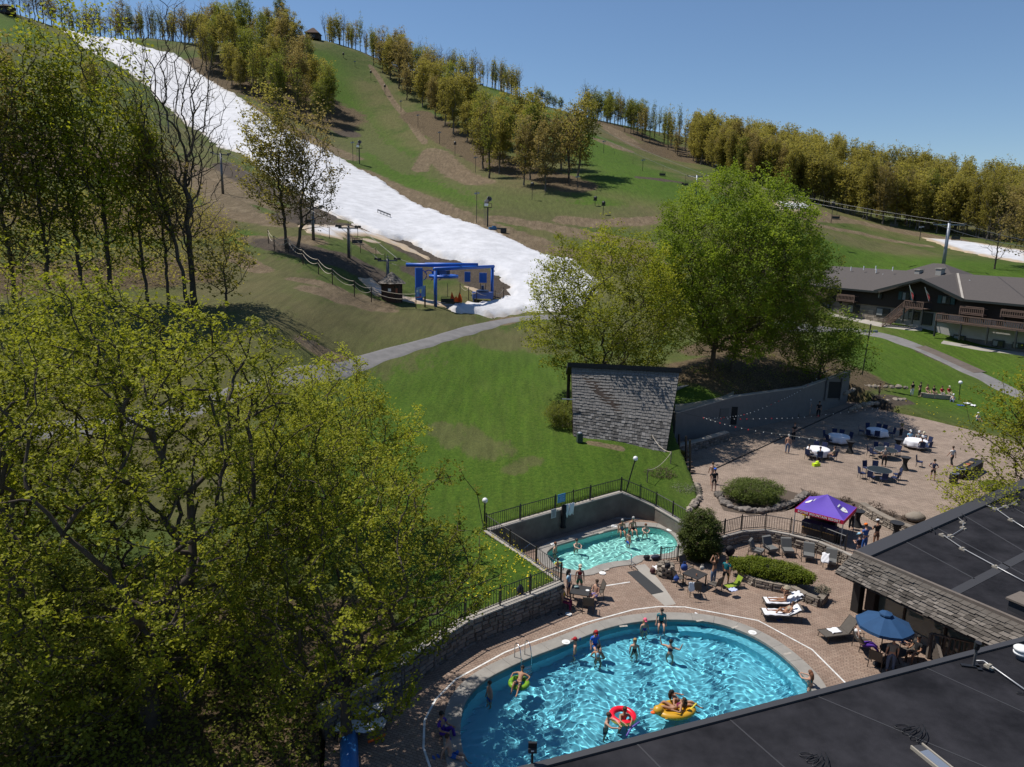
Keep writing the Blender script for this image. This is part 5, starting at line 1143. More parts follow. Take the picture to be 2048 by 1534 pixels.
for a, b in list(zip(tp[:-1], tp[1:]))[2:]: line_obj('rope', (a+Vector((0,0,1.7)), b+Vector((0,0,1.7))), .03, M_ROPE, t, .5, 8)
# picture sign, orange net
a, b = G(832,617), G(851,614); t = thing('trail_sign', (0,0,0), 'blue picture board standing on two posts in front of the terminal', 'sign')
for q in (a, b): mb = MB(); mb.tube([(q.x,q.y,q.z),(q.x,q.y,q.z+2.9)], .06, 6); mb.build('post', M_BLACK, t)
mb = MB(); mb.quadbox([a+Vector((0,0,1.2)), b+Vector((0,0,1.5)), b+Vector((0,0,3.0)), a+Vector((0,0,2.8))], (0,-.06,0)); mb.build('panel', mat('sign_blue', (.16,.34,.62), .5, noise=(1.2, (.05,.12,.42), .12)), t)
def dec(p, u, v, w, h, m, name='emblem', off=-.075):
    mb = MB(); X_ = (b-a).normalized(); c = p+X_*u+Vector((0,off,v)); mb.quadbox([c-X_*w/2+Vector((0,0,-h/2)), c+X_*w/2+Vector((0,0,-h/2)), c+X_*w/2+Vector((0,0,h/2)), c-X_*w/2+Vector((0,0,h/2))], (0,-.01,0)); mb.build(name, m, t)
dec(a, .25, 2.35, .4, .3, mat('sign_white', (.6,.65,.75), .5)); dec(a, .9, 2.3, .35, .55, mat('sign_yellow', (.6,.55,.2), .5)); dec(a, .6, 1.5, 1.0, .12, mat('sign_red', (.6,.05,.03), .5)); dec(a, .85, 1.8, .3, .35, mat('sign_indigo', (.08,.06,.4), .5))
q = G(912,604); mb = MB(); n = 9
prof = [.3,1.5,.9,.55,.9,.5,1.4,1.1,.5]; V = []
for k in range(n): x = (k-4)*.22; y = .25*math.sin(k*1.4); V += [(x,y,0),(x,y+.05,prof[k]),(x+.02,y+.12,prof[k]),(x+.02,y+.12,0)]
F = [(k*4+e, k*4+(e+1) % 4, (k+1)*4+(e+1) % 4, (k+1)*4+e) for k in range(n-1) for e in range(4)]; mb.add(V, F); tag(mb.build('orange_net', M_ORANGE, None, loc=q), 'crumpled bright orange net at the end of the snow', 'net')
# hilltop hut and far sheds
def small_hut(px, py, w_, d_, h_, roofh, label, mr, mw, rz=0., over=.5):
    q = G(px, py); t = thing('hut', (q.x,q.y,q.z-.3), label, 'hut', rz)
    mb = MB(); mb.box((0,0,h_/2), (w_,d_,h_)); mb.build('wall', mw, t)
    mb = MB(); x, y = w_/2+over, d_/2+over; mb.add([(-x,-y,h_),(x,-y,h_),(x,y,h_),(-x,y,h_),(-x*.12,0,h_+roofh),(x*.12,0,h_+roofh)], [(0,1,5,4),(1,2,5),(2,3,4,5),(3,0,4),(3,2,1,0)]); mb.build('roof', mr, t)
    mb = MB(); mb.box((0,-d_/2-.05,h_*.45), (w_*.5,.1,h_*.45)); mb.build('window', mat('dark_glass', (.02,.02,.025), .15), t); return t
small_hut(627,79,6.5,5.5,2.8,2.9,'brown hut with a pointed roof on the hilltop skyline', mat('brown_roof', (.07,.04,.03), .9), M_DKWOOD)
small_hut(566,70,6,4,2.6,1.0,'low shed with a green roof half hidden by skyline trees', mat('green_roof', (.05,.09,.06), .7), M_DKWOOD)
small_hut(1163,214,4,3,1.6,.9,'small blue grey shed on the ridge under the bare tree', mat('bluegrey_roof', (.12,.17,.2), .7), M_STEEL)
small_hut(14,28,6,4,3,1.5,'dark lift house on the skyline in the upper left corner', M_DKWOOD, M_DKWOOD)
# ------------------------------------------------------------------ lodge
M_ROOFB = mat('brown_roof_shingle', (.085,.072,.066), .9, noise=(4, (.06,.052,.048), .3), bump=.3, bscale=8); M_SIDE = mat('dark_brown_siding', (.024,.017,.013), .85); M_PLAST = mat('white_plaster', (.36,.34,.32), .85, noise=(1,(.30,.285,.27),.3))
M_GLASS = mat('window_glass', (.02,.025,.03), .12, spec=.6); M_TEAL = mat('teal_shutter', (.01,.05,.055), .6); M_BALC = mat('weathered_brown_timber', (.16,.10,.075), .85, noise=(3,(.10,.065,.05),.3)); M_CHIM = mat('grey_chimney_block', (.30,.29,.27), .9)
M_FRAME = mat('dark_window_frame', (.015,.02,.02), .6); M_CURT = mat('pale_curtain', (.22,.23,.22), .8)
def stone_mat(name, c1, c2, sc=2.2):
    mt = mat(name, c1, .9, spec=.2, vary=.35, noise=(1.2, c2, .3), bump=.5, bscale=12); return mt
M_STONE = stone_mat('grey_fieldstone', (.20,.175,.15), (.12,.105,.095)); M_STONE2 = stone_mat('tan_fieldstone', (.30,.255,.205), (.19,.16,.13)); M_MORT = mat('wall_mortar', (.085,.075,.065), .95)
ze = 11.0
A_ = P(1640,569.5,ze); B_ = P(2075,609,ze); lx = (B_-A_).normalized(); ly = Vector((-lx.y, lx.x, 0)); LL = (B_-A_).length
lodge = thing('lodge', (A_.x, A_.y, 0), 'long dark timber alpine lodge with brown roof, balconies and white plaster below', 'building', math.atan2(lx.y, lx.x))
def fac(px, py):
    d = ray(px, py); n = -ly; o = Vector((0,0,CH)); dv = Vector(d); t = (Vector((A_.x,A_.y,0))-o).dot(n)/dv.dot(n); q = o+dv*t
    return (q-Vector((A_.x,A_.y,0))).dot(lx), q.z
def facY(px, py, yoff):
    d = ray(px, py); n = -ly; o = Vector((0,0,CH)); dv = Vector(d); base = Vector((A_.x,A_.y,0))+ly*yoff; t = (base-o).dot(n)/dv.dot(n); q = o+dv*t
    return (q-Vector((A_.x,A_.y,0))).dot(lx), q.z
def zx(px, py, s=.21875): return 1600+px*s, 500+py*s
z1f = 8.4
mb = MB(); mb.box((LL/2, 6.2, (z1f+ze)/2), (LL, 12, ze-z1f)); mb.build('upper_wall', M_SIDE, lodge)
xg, _ = fac(*zx(870,600)); zg = 5.3
mb = MB(); mb.box((xg/2, 6.4, (zg-2+z1f)/2), (xg, 12, z1f-zg+2)); mb.build('stone_wall', M_STONE2, lodge)
mb = MB(); mb.box(((xg+LL)/2, 6.4, (zg-1.0+z1f)/2), (LL-xg, 12, z1f-zg+1.0)); mb.build('plaster_wall', M_PLAST, lodge)
mb = MB(); mb.box(((xg+8+LL)/2, 6.5, (1.5+zg)/2-.15), (LL-xg-8, 12.2, zg-1.5)); mb.build('stone_basement', M_STONE, lodge)
# courses of stones on the left wall
r = np.random.default_rng(5); k = 0
for row in range(9):
    x = 0.1
    while x < xg-.4 and k < 150:
        wv = r.uniform(.5, 1.3); mb = MB(); h_ = .27; mb.box((x+wv/2, .38, zg-.6+row*.32+.15), (wv-.05, .08+r.uniform(0,.05), h_)); mb.build('stone', M_STONE2, lodge); x += wv; k += 1
# roofs
rz_ = 14.2; xd0 = fac(1765,578)[0]; xd1 = fac(1930,594)[0]; xm = facY(1848,558,-1.2)[0]
xl, xr = xd0, xd1
mb = MB(); mb.add([(-3,-1.0,ze-.15),(xl,-1.0,ze-.15),(xm,6.2,rz_),(-3,6.2,rz_)], [(0,1,2,3)]); mb.add([(xr,-1.0,ze-.15),(LL+4,-1.0,ze-.15),(LL+4,6.2,rz_),(xm,6.2,rz_)], [(0,1,2,3)])
mb.add([(-3,6.2,rz_),(LL+4,6.2,rz_),(LL+4,13.4,ze-.15),(-3,13.4,ze-.15)], [(0,1,2,3)])
gz = 13.3
mb.add([(xl,-1.0,ze-.15),(xm,-2.0,gz),(xm,6.2,rz_)], [(0,1,2)]); mb.add([(xm,-2.0,gz),(xr,-1.0,ze-.15),(xm,6.2,rz_)], [(0,1,2)])
mb.mi = 0; roof = mb.build('roof', M_ROOFB, lodge)
sol = roof.modifiers.new('s', 'SOLIDIFY'); sol.thickness = .25
mb = MB(); xr0 = xm-7; mb.add([(xr0-8,9,ze+1.6),(xr0+6,9,ze+1.6),(xr0,14,rz_+1.2),(xr0-2,14,rz_+1.2),(xr0-8,19,ze+1.6),(xr0+6,19,ze+1.6)], [(0,1,2,3),(1,5,2),(5,4,3,2),(4,0,3)]); mb.build('rear_roof', M_ROOFB, lodge)
mb = MB(); mb.add([(xl+.3,-.02,ze-.2),(xr-.3,-.02,ze-.2),(xm,-.02,gz+.05)], [(0,1,2)]); mb.build('gable_wall', M_SIDE, lodge)
for (xa, xb) in ((xl-.6, xm), (xr+.6, xm)):
    mb = MB(); za = ze-.35; y = -2.05; mb.quadbox([(xa,-1.35,za),(xb,y,gz-.15),(xb,y,gz+.22),(xa,-1.35,za+.37)], (0,.1,0)); mb.build('barge_board', M_FRAME, lodge)
mb = MB(); mb.quadbox([(-3,-1.04,ze-.42),(xl,-1.04,ze-.42),(xl,-1.04,ze-.12),(-3,-1.04,ze-.12)], (0,.08,0)); mb.build('fascia', M_FRAME, lodge); mb = MB(); mb.quadbox([(xr,-1.04,ze-.42),(LL+4,-1.04,ze-.42),(LL+4,-1.04,ze-.12),(xr,-1.04,ze-.12)], (0,.08,0)); mb.build('fascia', M_FRAME, lodge)
v0 = facY(1903,556,5.0); mb = MB(); mb.quadbox([(v0[0],6.1,rz_+.04),(v0[0]+.35,6.1,rz_+.04),(xr+.5,-1.0,ze-.05),(xr+.15,-1.0,ze-.05)], (0,0,.06)); mb.build('valley_flashing', M_CONC, lodge)
for (a, b, cc, d_) in ((1045,190,1100,265), (1240,180,1300,240)):
    x0, zb = facY(*zx(a, d_), 5.5); x1, zt = facY(*zx(cc, b), 5.5); mb = MB(); mb.box(((x0+x1)/2, 5.8, (zb+zt)/2-.3), (x1-x0, 1.0, zt-zb+.8)); ch = mb.build('chimney', M_CHIM, lodge); mb = MB(); mb.box(((x0+x1)/2, 5.8, zt+.15), (x1-x0+.2, 1.2, .15)); mb.build('chimney_cap', M_CONC, ch)
for (a, b) in ((290,180),(468,158),(585,152),(695,150),(698,180),(760,222),(850,160),(1552,280)):
    x, z = facY(*zx(a, b), 4.5); mb = MB(); mb.tube([(x,4.5,z-.6),(x,4.5,z+.1)], .09, 6); mb.build('roof_vent', M_WHITE, lodge)
def window(x0, z0, x1, z1, y=0.0, shutters=False, curtain=True, panes=2):
    mb = MB(); mb.box(((x0+x1)/2, y-.06, (z0+z1)/2), (x1-x0+.16, .14, z1-z0+.16)); f = mb.build('window', M_FRAME, lodge)
    w_ = (x1-x0)/panes
    for i in range(panes):
        mb = MB(); mb.box((x0+w_*(i+.5), y-.145, (z0+z1)/2), (w_-.1, .03, z1-z0-.1)); mb.build('pane', M_GLASS if (not curtain or i) else M_CURT, f)
    if shutters:
        for s in (-1, 1):
            mb = MB(); xx = x0-.45 if s < 0 else x1+.45; mb.box((xx, y-.06, (z0+z1)/2), (.6,.08,z1-z0+.1)); mb.build('shutter', M_TEAL, lodge)
for (a, b, cc, d_, sh, yy) in [(430,500,525,578,0,.35),(695,530,800,608,0,.35),(990,562,1072,638,0,.35),(1247,585,1330,662,0,.35),(1465,604,1522,682,0,.35),(1748,642,1825,712,0,.35),(2012,668,2060,740,0,.35),(948,385,1000,460,1,-.02),(1312,420,1370,492,1,-.02),(1400,778,1490,838,0,.35),(1758,823,1845,888,0,.35),(1942,848,2030,902,0,.35),(725,385,745,440,0,-.02),(245,480,270,530,0,.35)]:
    x0, z1_ = fac(*zx(a, b)); x1, z0_ = fac(*zx(cc, d_)); window(x0, z0_, x1, z1_, yy, bool(sh))
mb = MB(); x0, zt = fac(*zx(1110,570)); x1, zb = fac(*zx(1190,690)); mb.box(((x0+x1)/2, .3, (zt+zb)/2), (x1-x0, .3, zt-zb)); mb.build('door', M_FRAME, lodge)
def balcony(x0, x1, zb, depth, rail=1.0, posts=0):
    mb = MB(); mb.box(((x0+x1)/2, -depth/2, zb), (x1-x0, depth, .16)); bal = mb.build('balcony', M_BALC, lodge)
    mb = MB(); mb.box(((x0+x1)/2, -depth, zb+rail), (x1-x0, .1, .14)); mb.box(((x0+x1)/2, -depth, zb+.2), (x1-x0, .08, .1)); [mb.box((x, -depth, zb+rail/2), (.14,.14,rail)) for x in (x0, x1)]; mb.build('rail', M_BALC, bal)
    n = int((x1-x0)/.28)
    for i in range(1, n): inst('baluster', BAL, bal, loc=(x0+(x1-x0)*i/n, -depth, zb+.55))
    for x in (x0, x1):
        mb = MB(); mb.box((x, -depth/2, zb+rail), (.08, depth, .1)); mb.build('side_rail', M_BALC, bal)
    for k in range(posts):
        x = x0+(x1-x0)*k/max(posts-1, 1); mb = MB(); mb.box((x, -depth+.1, zb-1.2), (.2,.2,2.4)); mb.build('support_post', M_FRAME, bal)
_m = MB(); _m.box((0,0,0), (.1,.05,.75)); BAL = _m.mesh('baluster', M_BALC)
for (a, b, cc, d_) in [(372,400,528,484),(180,385,270,455),(1495,508,1708,612),(1868,550,2100,636)]:
    x0, zt = fac(*zx(a, b)); x1, zb = fac(*zx(cc, d_)); balcony(x0+.2, x1, zb+.2, 1.0, max(.9, (zt-zb)*.55))
    mb = MB(); mb.box(((x0+x1)/2+.1, -1.0, zt), (x1-x0-.2, .1, .12)); [mb.box((x, -1.0, (zt+zb)/2), (.13,.13,zt-zb)) for x in (x0+.2, x1)]; mb.build('frame', M_BALC, lodge)
    mb = MB(); [mb.quadbox([(x,0,zb-.9),(x,-.9,zb),(x,0,zb)], (.12,0,0)) for x in (x0+.4, x1-.4)]; mb.build('bracket', M_FRAME, lodge)
x0, zt = fac(*zx(1322,665)); x1, zb = fac(*zx(2060,790)); balcony(x0, LL+3, zb+.9, 2.2, 1.1, 5)
x0, zt = fac(*zx(1035,462)); x1, zb = fac(*zx(1195,553)); balcony(x0, x1, zb+.2, 2.0, 1.1, 3)
xs0, zs0 = x0, zb+.2; xe, zz = fac(*zx(820,680))
mb = MB()
for i in range(14):
    f = i/13; mb.box((xs0+(xe-xs0)*f, -1.2, zs0+(zg+.1-zs0)*f), ((xs0-xe)/13*1.05, 1.3, .07))
st = mb.build('staircase', M_BALC, lodge)
for yy in (-.5,-1.9):
    mb = MB(); mb.quadbox([(xs0,yy,zs0+1.0),(xe,yy,zg+1.1),(xe,yy,zg+1.25),(xs0,yy,zs0+1.15)], (0,.1,0)); mb.quadbox([(xs0,yy,zs0-.2),(xe,yy,zg-.1),(xe,yy,zg+.15),(xs0,yy,zs0+.1)], (0,.08,0)); mb.build('handrail', M_BALC, st)
    for i in range(17):
        f = i/16; inst('baluster', BAL, st, loc=(xs0+(xe-xs0)*f, yy+.05, zs0+(zg-zs0)*f+.6))
for (a, b, a2, b2, lb, m1, m2) in [(1007,320,1028,460,'pale green and white flag on a pole at the lodge landing',mat('flag_white', (.45,.48,.42), .8),mat('flag_red', (.35,.05,.05), .8)),(1148,338,1180,468,'striped flag on the second pole at the lodge landing',mat('flag_stripe', (.42,.38,.38), .8),mat('flag_red', (.35,.05,.05), .8))]:
    xt, zt = facY(*zx(a, b), -2.6); xb, zb = facY(*zx(a2, b2), -2.1); o = thing('flag', lodge.matrix_basis@Vector((xb,-2.15,zb)) if False else (A_+lx*xb-ly*2.15)*1.0, lb, 'flag', lodge.rotation_euler.z); o.location.z = zb
    mb = MB(); mb.tube([(0,0,0),(xt-xb,-.6,zt-zb)], .035, 6); mb.build('pole', M_WHITE, o)
    tp = Vector((xt-xb,-.6,zt-zb)); mb = MB(); V = []; n = 7
    for i in range(n):
        f = i/(n-1); c = tp*(1-f*.85); V += [(c.x+.03,c.y,c.z),(c.x+.03+.3*math.sin(f*2.6)+.12,c.y-.08*math.sin(f*9),c.z-.25)]
    mb.add(V, [(i*2,i*2+1,i*2+3,i*2+2) for i in range(n-1)]); mb.m = [0]*3+[1]*3; mb.build('cloth', [m1, m2], o)
# ------------------------------------------------------------------ stone walls
def wall_path(name, pts, z0, z1, th, mcore, label, cap=None, stones=None, cat='wall', seed=1, sw=(.28,.6), sh=.2, side=-1, limit=260, capname='coping', facade_only=True):
    """pts XY polyline; z0,z1 bottom/top (numbers or lists)"""
    n = len(pts); Z0_ = z0 if hasattr(z0, '__len__') else [z0]*n; Z1_ = z1 if hasattr(z1, '__len__') else [z1]*n
    root = thing(name, (0,0,0), label, cat); mb = MB(); off = []
    for i in range(n):
        t = (Vector(pts[min(i+1, n-1)][:2])-Vector(pts[max(i-1, 0)][:2])).normalized(); off.append(Vector((t.y, -t.x))*th/2)
    V = []
    for i in range(n):
        p = Vector(pts[i][:2]); o = off[i]; V += [(p.x+o.x,p.y+o.y,Z0_[i]),(p.x+o.x,p.y+o.y,Z1_[i]),(p.x-o.x,p.y-o.y,Z1_[i]),(p.x-o.x,p.y-o.y,Z0_[i])]
    F = [(i*4+e, i*4+(e+1) % 4, (i+1)*4+(e+1) % 4, (i+1)*4+e) for i in range(n-1) for e in range(4)]+[(3,2,1,0),tuple((n-1)*4+e for e in range(4))]
    mb.add(V, F); mb.build('core', mcore, root)
    if cap:
        cm, cw, chh, cl = cap; acc = []
        for i in range(n-1):
            a = Vector((*pts[i][:2], Z1_[i])); b = Vector((*pts[i+1][:2], Z1_[i+1])); L_ = (b-a).length; k = max(1, round(L_/cl)); d = (b-a).normalized(); nn = Vector((d.y,-d.x,0)).normalized()
            for j in range(k):
                p = a.lerp(b, j/k)+d*.006; q = a.lerp(b, (j+1)/k)-d*.006; m2 = MB(); m2.quadbox([p+nn*cw/2, q+nn*cw/2, q-nn*cw/2, p-nn*cw/2], (0,0,chh)); m2.build(capname, cm, root)
    if stones:
        r = np.random.default_rng(seed); cnt = 0; ex = MB()
        for i in range(n-1):
            a = Vector((*pts[i][:2], 0)); b = Vector((*pts[i+1][:2], 0)); L_ = (b-a).length; d = (b-a).normalized(); nn = Vector((d.y,-d.x,0))*side*-1
            zb = max(Z0_[i], Z0_[i+1]); H_ = ((Z1_[i]+Z1_[i+1])/2)-zb; rows = max(1, int(H_/sh)); hh = H_/rows
            for rw in range(rows):
                x = r.uniform(-.2, 0)
                while x < L_:
                    wv = r.uniform(*sw); x0 = max(x, 0)+.012; x1 = min(x+wv, L_)-.012; x += wv
                    if x1-x0 < .08: continue
                    pr = r.uniform(.03, .09); j = lambda: r.uniform(-.02, .02)
                    o = nn*(th/2-.01); z_0 = zb+rw*hh+.012; z_1 = z_0+hh-.024; p0 = a+d*x0+o; p1 = a+d*x1+o; e = nn*pr
                    vs = [p0+Vector((0,0,z_0)), p1+Vector((0,0,z_0)), p1+Vector((0,0,z_1)), p0+Vector((0,0,z_1)), p0+d*.03+e+Vector((0,0,z_0+.02+j())), p1-d*.03+e+Vector((0,0,z_0+.02+j())), p1-d*.03+e*.9+Vector((0,0,z_1-.02+j())), p0+d*.03+e*.9+Vector((0,0,z_1-.02+j()))]
                    fs = [(4,5,6,7),(0,1,5,4),(1,2,6,5),(2,3,7,6),(3,0,4,7)]
                    if side > 0: fs = [f[::-1] for f in fs]
                    if cnt < limit: m2 = MB(); m2.add(vs, fs); m2.build('stone', stones, root)
                    else: ex.add(vs, fs)
                    cnt += 1
        if ex.v: o = ex.build('stones', stones, root); o['kind'] = 'stuff'
    return root
M_CWALL = mat('stained_concrete', (.20,.175,.145), .9, noise=(.9, (.10,.085,.07), .22), bump=.3)
W1 = [P(640,1420,1.1), P(720,1375,1.15), P(800,1325,1.2), P(860,1285,1.2), P(930,1241,1.25), P(1000,1213,1.3), P(1060,1190,1.3), P(1122,1165,1.35)]
W1 = [q.to_2d() for q in W1]
wall_path('stone_wall', W1, -.1, [1.1,1.15,1.2,1.2,1.25,1.3,1.3,1.35], .45, M_MORT, 'long dark fieldstone retaining wall below the left fence', (M_CONC,.5,.07,1.2), M_STONE, seed=4, side=-1)
W2p = [P(1122,1165,1.35).to_2d(), P(1072,1130,1.4).to_2d(), P(1020,1095,1.5).to_2d(), P(972,1062,1.6).to_2d()]
wall_path('concrete_wall', W2p, -.1, [1.35,1.42,1.5,1.6], .3, M_CWALL, 'concrete wall running diagonally between lawn and small pool', (M_CONC,.36,.07,2.2))
W3p = [P(972,1062,1.6).to_2d(), P(1040,1042,1.62).to_2d(), P(1110,1022,1.65).to_2d(), P(1180,1002,1.68).to_2d(), P(1242,985,1.7).to_2d()]
wall_path('concrete_wall', W3p, -.1, [1.6,1.62,1.65,1.68,1.7], .3, M_CWALL, 'long stained concrete wall behind the small pool', (M_CONC,.36,.07,2.4))
W4p = [P(1242,985,1.7).to_2d(), P(1280,1000,1.3).to_2d(), P(1312,1015,.95).to_2d(), P(1345,1034,.9).to_2d(), P(1378,1054,.85).to_2d()]
wall_path('concrete_wall', W4p, -.1, [1.7,1.3,.95,.9,.85], .3, M_CWALL, 'low sloping concrete wall at the right end of the small pool', (M_CONC,.36,.07,1.8))
W5p = smooth_px = [P(*q, .8).to_2d() for q in [(1425,1076),(1448,1069),(1482,1060),(1530,1057),(1580,1066),(1640,1081),(1690,1101),(1712,1112)]]
wall_path('curved_stone_wall', W5p, -.1, .72, .42, M_MORT, 'curved dry stone wall with pale coping behind the grey armchairs', (M_CONC,.5,.07,.8), M_STONE2, seed=6, side=-1, sh=.13, sw=(.25,.7))
W6 = [P(*q, Z1).to_2d() for q in [(1722,1022),(1750,1040),(1785,1058),(1830,1075)]]
wall_path('low_stone_wall', W6, Z1-.1, Z1+.55, .42, M_MORT, 'straight low stone wall behind the cocktail tables right of the tent', (M_STONE2,.5,.08,.7), M_STONE2, seed=7, side=-1, sh=.13)
# stone planter beds
def px2(pts, z): return [P(*q, z).to_2d() for q in pts]
wall_path('stone_planter', px2([(1478,1152),(1510,1172),(1545,1180),(1580,1186),(1612,1203),(1638,1213),(1650,1198)], .0), -.05, .42, .3, M_MORT, 'low curved stone planter holding the clipped hedge', (M_STONE2,.34,.05,.5), M_STONE2, seed=8, side=-1, sh=.12)
def boulders(name, pts, z, n, size, label, m, seed, jit=.15):
    root = thing(name, (0,0,0), label, 'stone edging'); r = np.random.default_rng(seed); P_ = [Vector(q) for q in pts]; L_ = [0]
    for a, b in zip(P_[:-1], P_[1:]): L_.append(L_[-1]+(b-a).length)
    for i in range(n):
        t = (i+.5)/n*L_[-1]; k = max(j for j in range(len(L_)-1) if L_[j] <= t); q = P_[k].lerp(P_[k+1], (t-L_[k])/(L_[k+1]-L_[k])); s = size*r.uniform(.7, 1.3)
        mb = MB(); mb.ball((q.x+r.normal(0,jit*.3),q.y+r.normal(0,jit*.3),z+s*.3), s*.62, 8, 5, (1,.8,.62)); mb.v = [(v[0]+r.normal(0,s*.05), v[1]+r.normal(0,s*.05), v[2]+r.normal(0,s*.05)) for v in mb.v]; mb.build('stone', m, root)
    return root
boulders('stone_edging', px2([(1435,990),(1450,1012),(1480,1022),(1520,1026),(1560,1018),(1590,1006),(1612,992)], Z1), Z1, 26, .5, 'ring of grey boulders in front of the wide feathery bush', M_STONE, 9)
boulders('stone_edging', px2([(1393,972),(1398,985),(1396,1000),(1385,1015),(1372,1028)], Z1), Z1, 14, .42, 'curved row of pale stones round the low grey ground shrub', M_STONE2, 10)
boulders('stone_edging', [G(*q).to_2d() for q in [(1690,775),(1720,768),(1755,776),(1790,785),(1815,790)]], 2.0, 16, .6, 'upper row of pale rocks on the bank by the sitting group', M_STONE2, 11)
boulders('stone_edging', [G(*q).to_2d() for q in [(1700,800),(1740,795),(1775,800),(1812,800)]], 1.2, 14, .6, 'lower row of pale rocks on the bank by the sitting group', M_STONE2, 12)
q = P(1830,1043,Z1); mb = MB(); mb.ball((0,0,.3), .6, 10, 6, (1.1,.8,.6)); r = np.random.default_rng(3); mb.v = [tuple(np.array(v)+r.normal(0,.03,3)) for v in mb.v]; tag(mb.build('boulder', M_STONE2, None, True, (q.x,q.y,Z1)), 'single pale boulder by the roof edge beyond the tent', 'boulder')
flat('flower_bed', px2([(1430,990),(1447,1020),(1500,1030),(1570,1022),(1612,996),(1600,975),(1620,985),(1700,1000),(1760,1018),(1830,1040),(1870,1048),(1850,1066),(1790,1052),(1725,1018),(1640,1000),(1590,985),(1545,972),(1470,968)], Z1+.02), Z1+.02, mat('mulch', (.06,.042,.03), .95, noise=(6,(.10,.075,.055),.3)), thick=0, label='bare mulch bed along the edge of the plaza')
# stone pillar with bags
q = P(1330,1150,0); t = thing('stone_pillar', (q.x,q.y,0), 'short round dry stone pillar between the small pool and the tables', 'pillar', .2)
r = np.random.default_rng(12)
for k in range(5):
    for j in range(6):
        th = j*math.pi/3+k*.5; mb = MB(); mb.box((math.cos(th)*.3, math.sin(th)*.3, .08+k*.14), (.36+r.uniform(-.05,.05),.3,.125), th); mb.build('stone', M_STONE2, t)
# ------------------------------------------------------------------ iron fences
M_IRON = mat('black_iron', (.014,.014,.015), .5)
_m = MB(); _m.box((0,0,.52), (.022,.022,.82)); PICK = _m.mesh('picket', M_IRON); _m = MB(); _m.box((0,0,.52), (.06,.06,1.1)); FPOST = _m.mesh('fence_post', M_IRON)
def iron_fence(pts, label, sp=.16, post=1.9):
    root = thing('iron_fence', (0,0,0), label, 'fence')
    for k, (a, b) in enumerate(zip(pts[:-1], pts[1:])):
        a, b = Vector(a), Vector(b); L_ = (b-a).length
        for h in (.12, .93):
            mb = MB(); mb.tube([a+Vector((0,0,h)), b+Vector((0,0,h))], .028, 4); mb.build('rail', M_IRON, root)
        n = max(1, round(L_/sp)); th = math.atan2(b.y-a.y, b.x-a.x)
        for i in range(n): inst('picket', PICK, root, loc=a.lerp(b, (i+.5)/n), rz=th)
        n = max(1, round(L_/post))
        for i in range(n+(k == len(pts)-2)): inst('fence_post', FPOST, root, loc=a.lerp(b, i/n), rz=th)
    return root
def up(p, z): return Vector((p[0], p[1], z))
iron_fence([up(W1[i], z+.07) for i, z in ((3,1.2),(4,1.25),(5,1.3),(6,1.3),(7,1.35))], 'black iron fence on top of the long fieldstone wall')
iron_fence([up(W2p[i], z+.07) for i, z in ((0,1.35),(1,1.42),(2,1.5),(3,1.6))], 'black iron fence on the diagonal wall left of the small pool')
iron_fence([up(W3p[i], z+.07) for i, z in ((0,1.6),(1,1.62),(2,1.65),(3,1.68),(4,1.7))], 'black iron fence on the long concrete wall behind the small pool')
iron_fence([up(W4p[i], z+.07) for i, z in ((0,1.7),(1,1.3),(2,.95),(3,.9),(4,.85))], 'black iron fence stepping down the right end wall of the small pool')
iron_fence([up(p, .79) for p in W5p[:7]], 'curved black iron fence on the wall behind the armchairs', .15)
iron_fence([P(1355,1122,0), P(1320,1126,0)], 'short piece of black fence under the tall evergreen')
q0, q1 = up(W2p[0], .5), up(W2p[3], .7)
mb = MB(); off = Vector((.28,.1,0)); mb.tube([q0.lerp(q1, f)+off+Vector((0,0,.45+.05*math.sin(f*20))) for f in np.linspace(.05, .8, 14)], .16, 8); tag(mb.build('pool_cover_roll', mat('blue_vinyl', (.03,.16,.42), .4), None, True), 'blue rolled pool cover lying along the inside of the diagonal wall', 'pool cover')
# signs and things hung on the long wall
def on_w3(px, py, zoff=.17):
    a, b = Vector((*W3p[0],0)), Vector((*W3p[4],0)); d = (b-a).normalized(); n = Vector((d.y,-d.x,0)); o = Vector((0,0,CH)); dv = Vector(ray(px, py)); t = (a+n*zoff-o).dot(n)/dv.dot(n); return o+dv*t, d, n
def board(name, px, py, w_, h_, m, label, cat='sign', zo=.17, th=.03):
    c, d, n = on_w3(px, py, zo); t = thing(name, c, label, cat, math.atan2(d.y, d.x)); mb = MB(); mb.box((0,0,0), (w_,th,h_)); mb.build('panel', m, t); return t
M_SBLUE = mat('sign_panel_blue', (.04,.22,.42), .5); M_WTXT = mat('white_lettering', (.7,.72,.72), .6)
s_ = board('pool_sign', 1123, 996, .62, .56, M_SBLUE, 'rounded blue notice sign hung on the fence above the small pool', zo=.2)
mb = MB(); [mb.box((.04*((k % 2)-.5), -.022, .17-k*.085), (.44-.08*(k % 3), .008, .035)) for k in range(5)]; mb.build('lettering', mat('pale_blue_print', (.25,.45,.6), .6), s_)
s_ = board('rules_sign', 1107, 1027, .42, .6, mat('faded_white_board', (.42,.42,.42), .6), 'faded white rules board fixed to the long concrete wall')
mb = MB(); [mb.box((0, -.022, .22-k*.06), (.32-.05*(k % 3), .008, .02)) for k in range(8)]; mb.build('lettering', mat('grey_print', (.15,.15,.16), .6), s_)
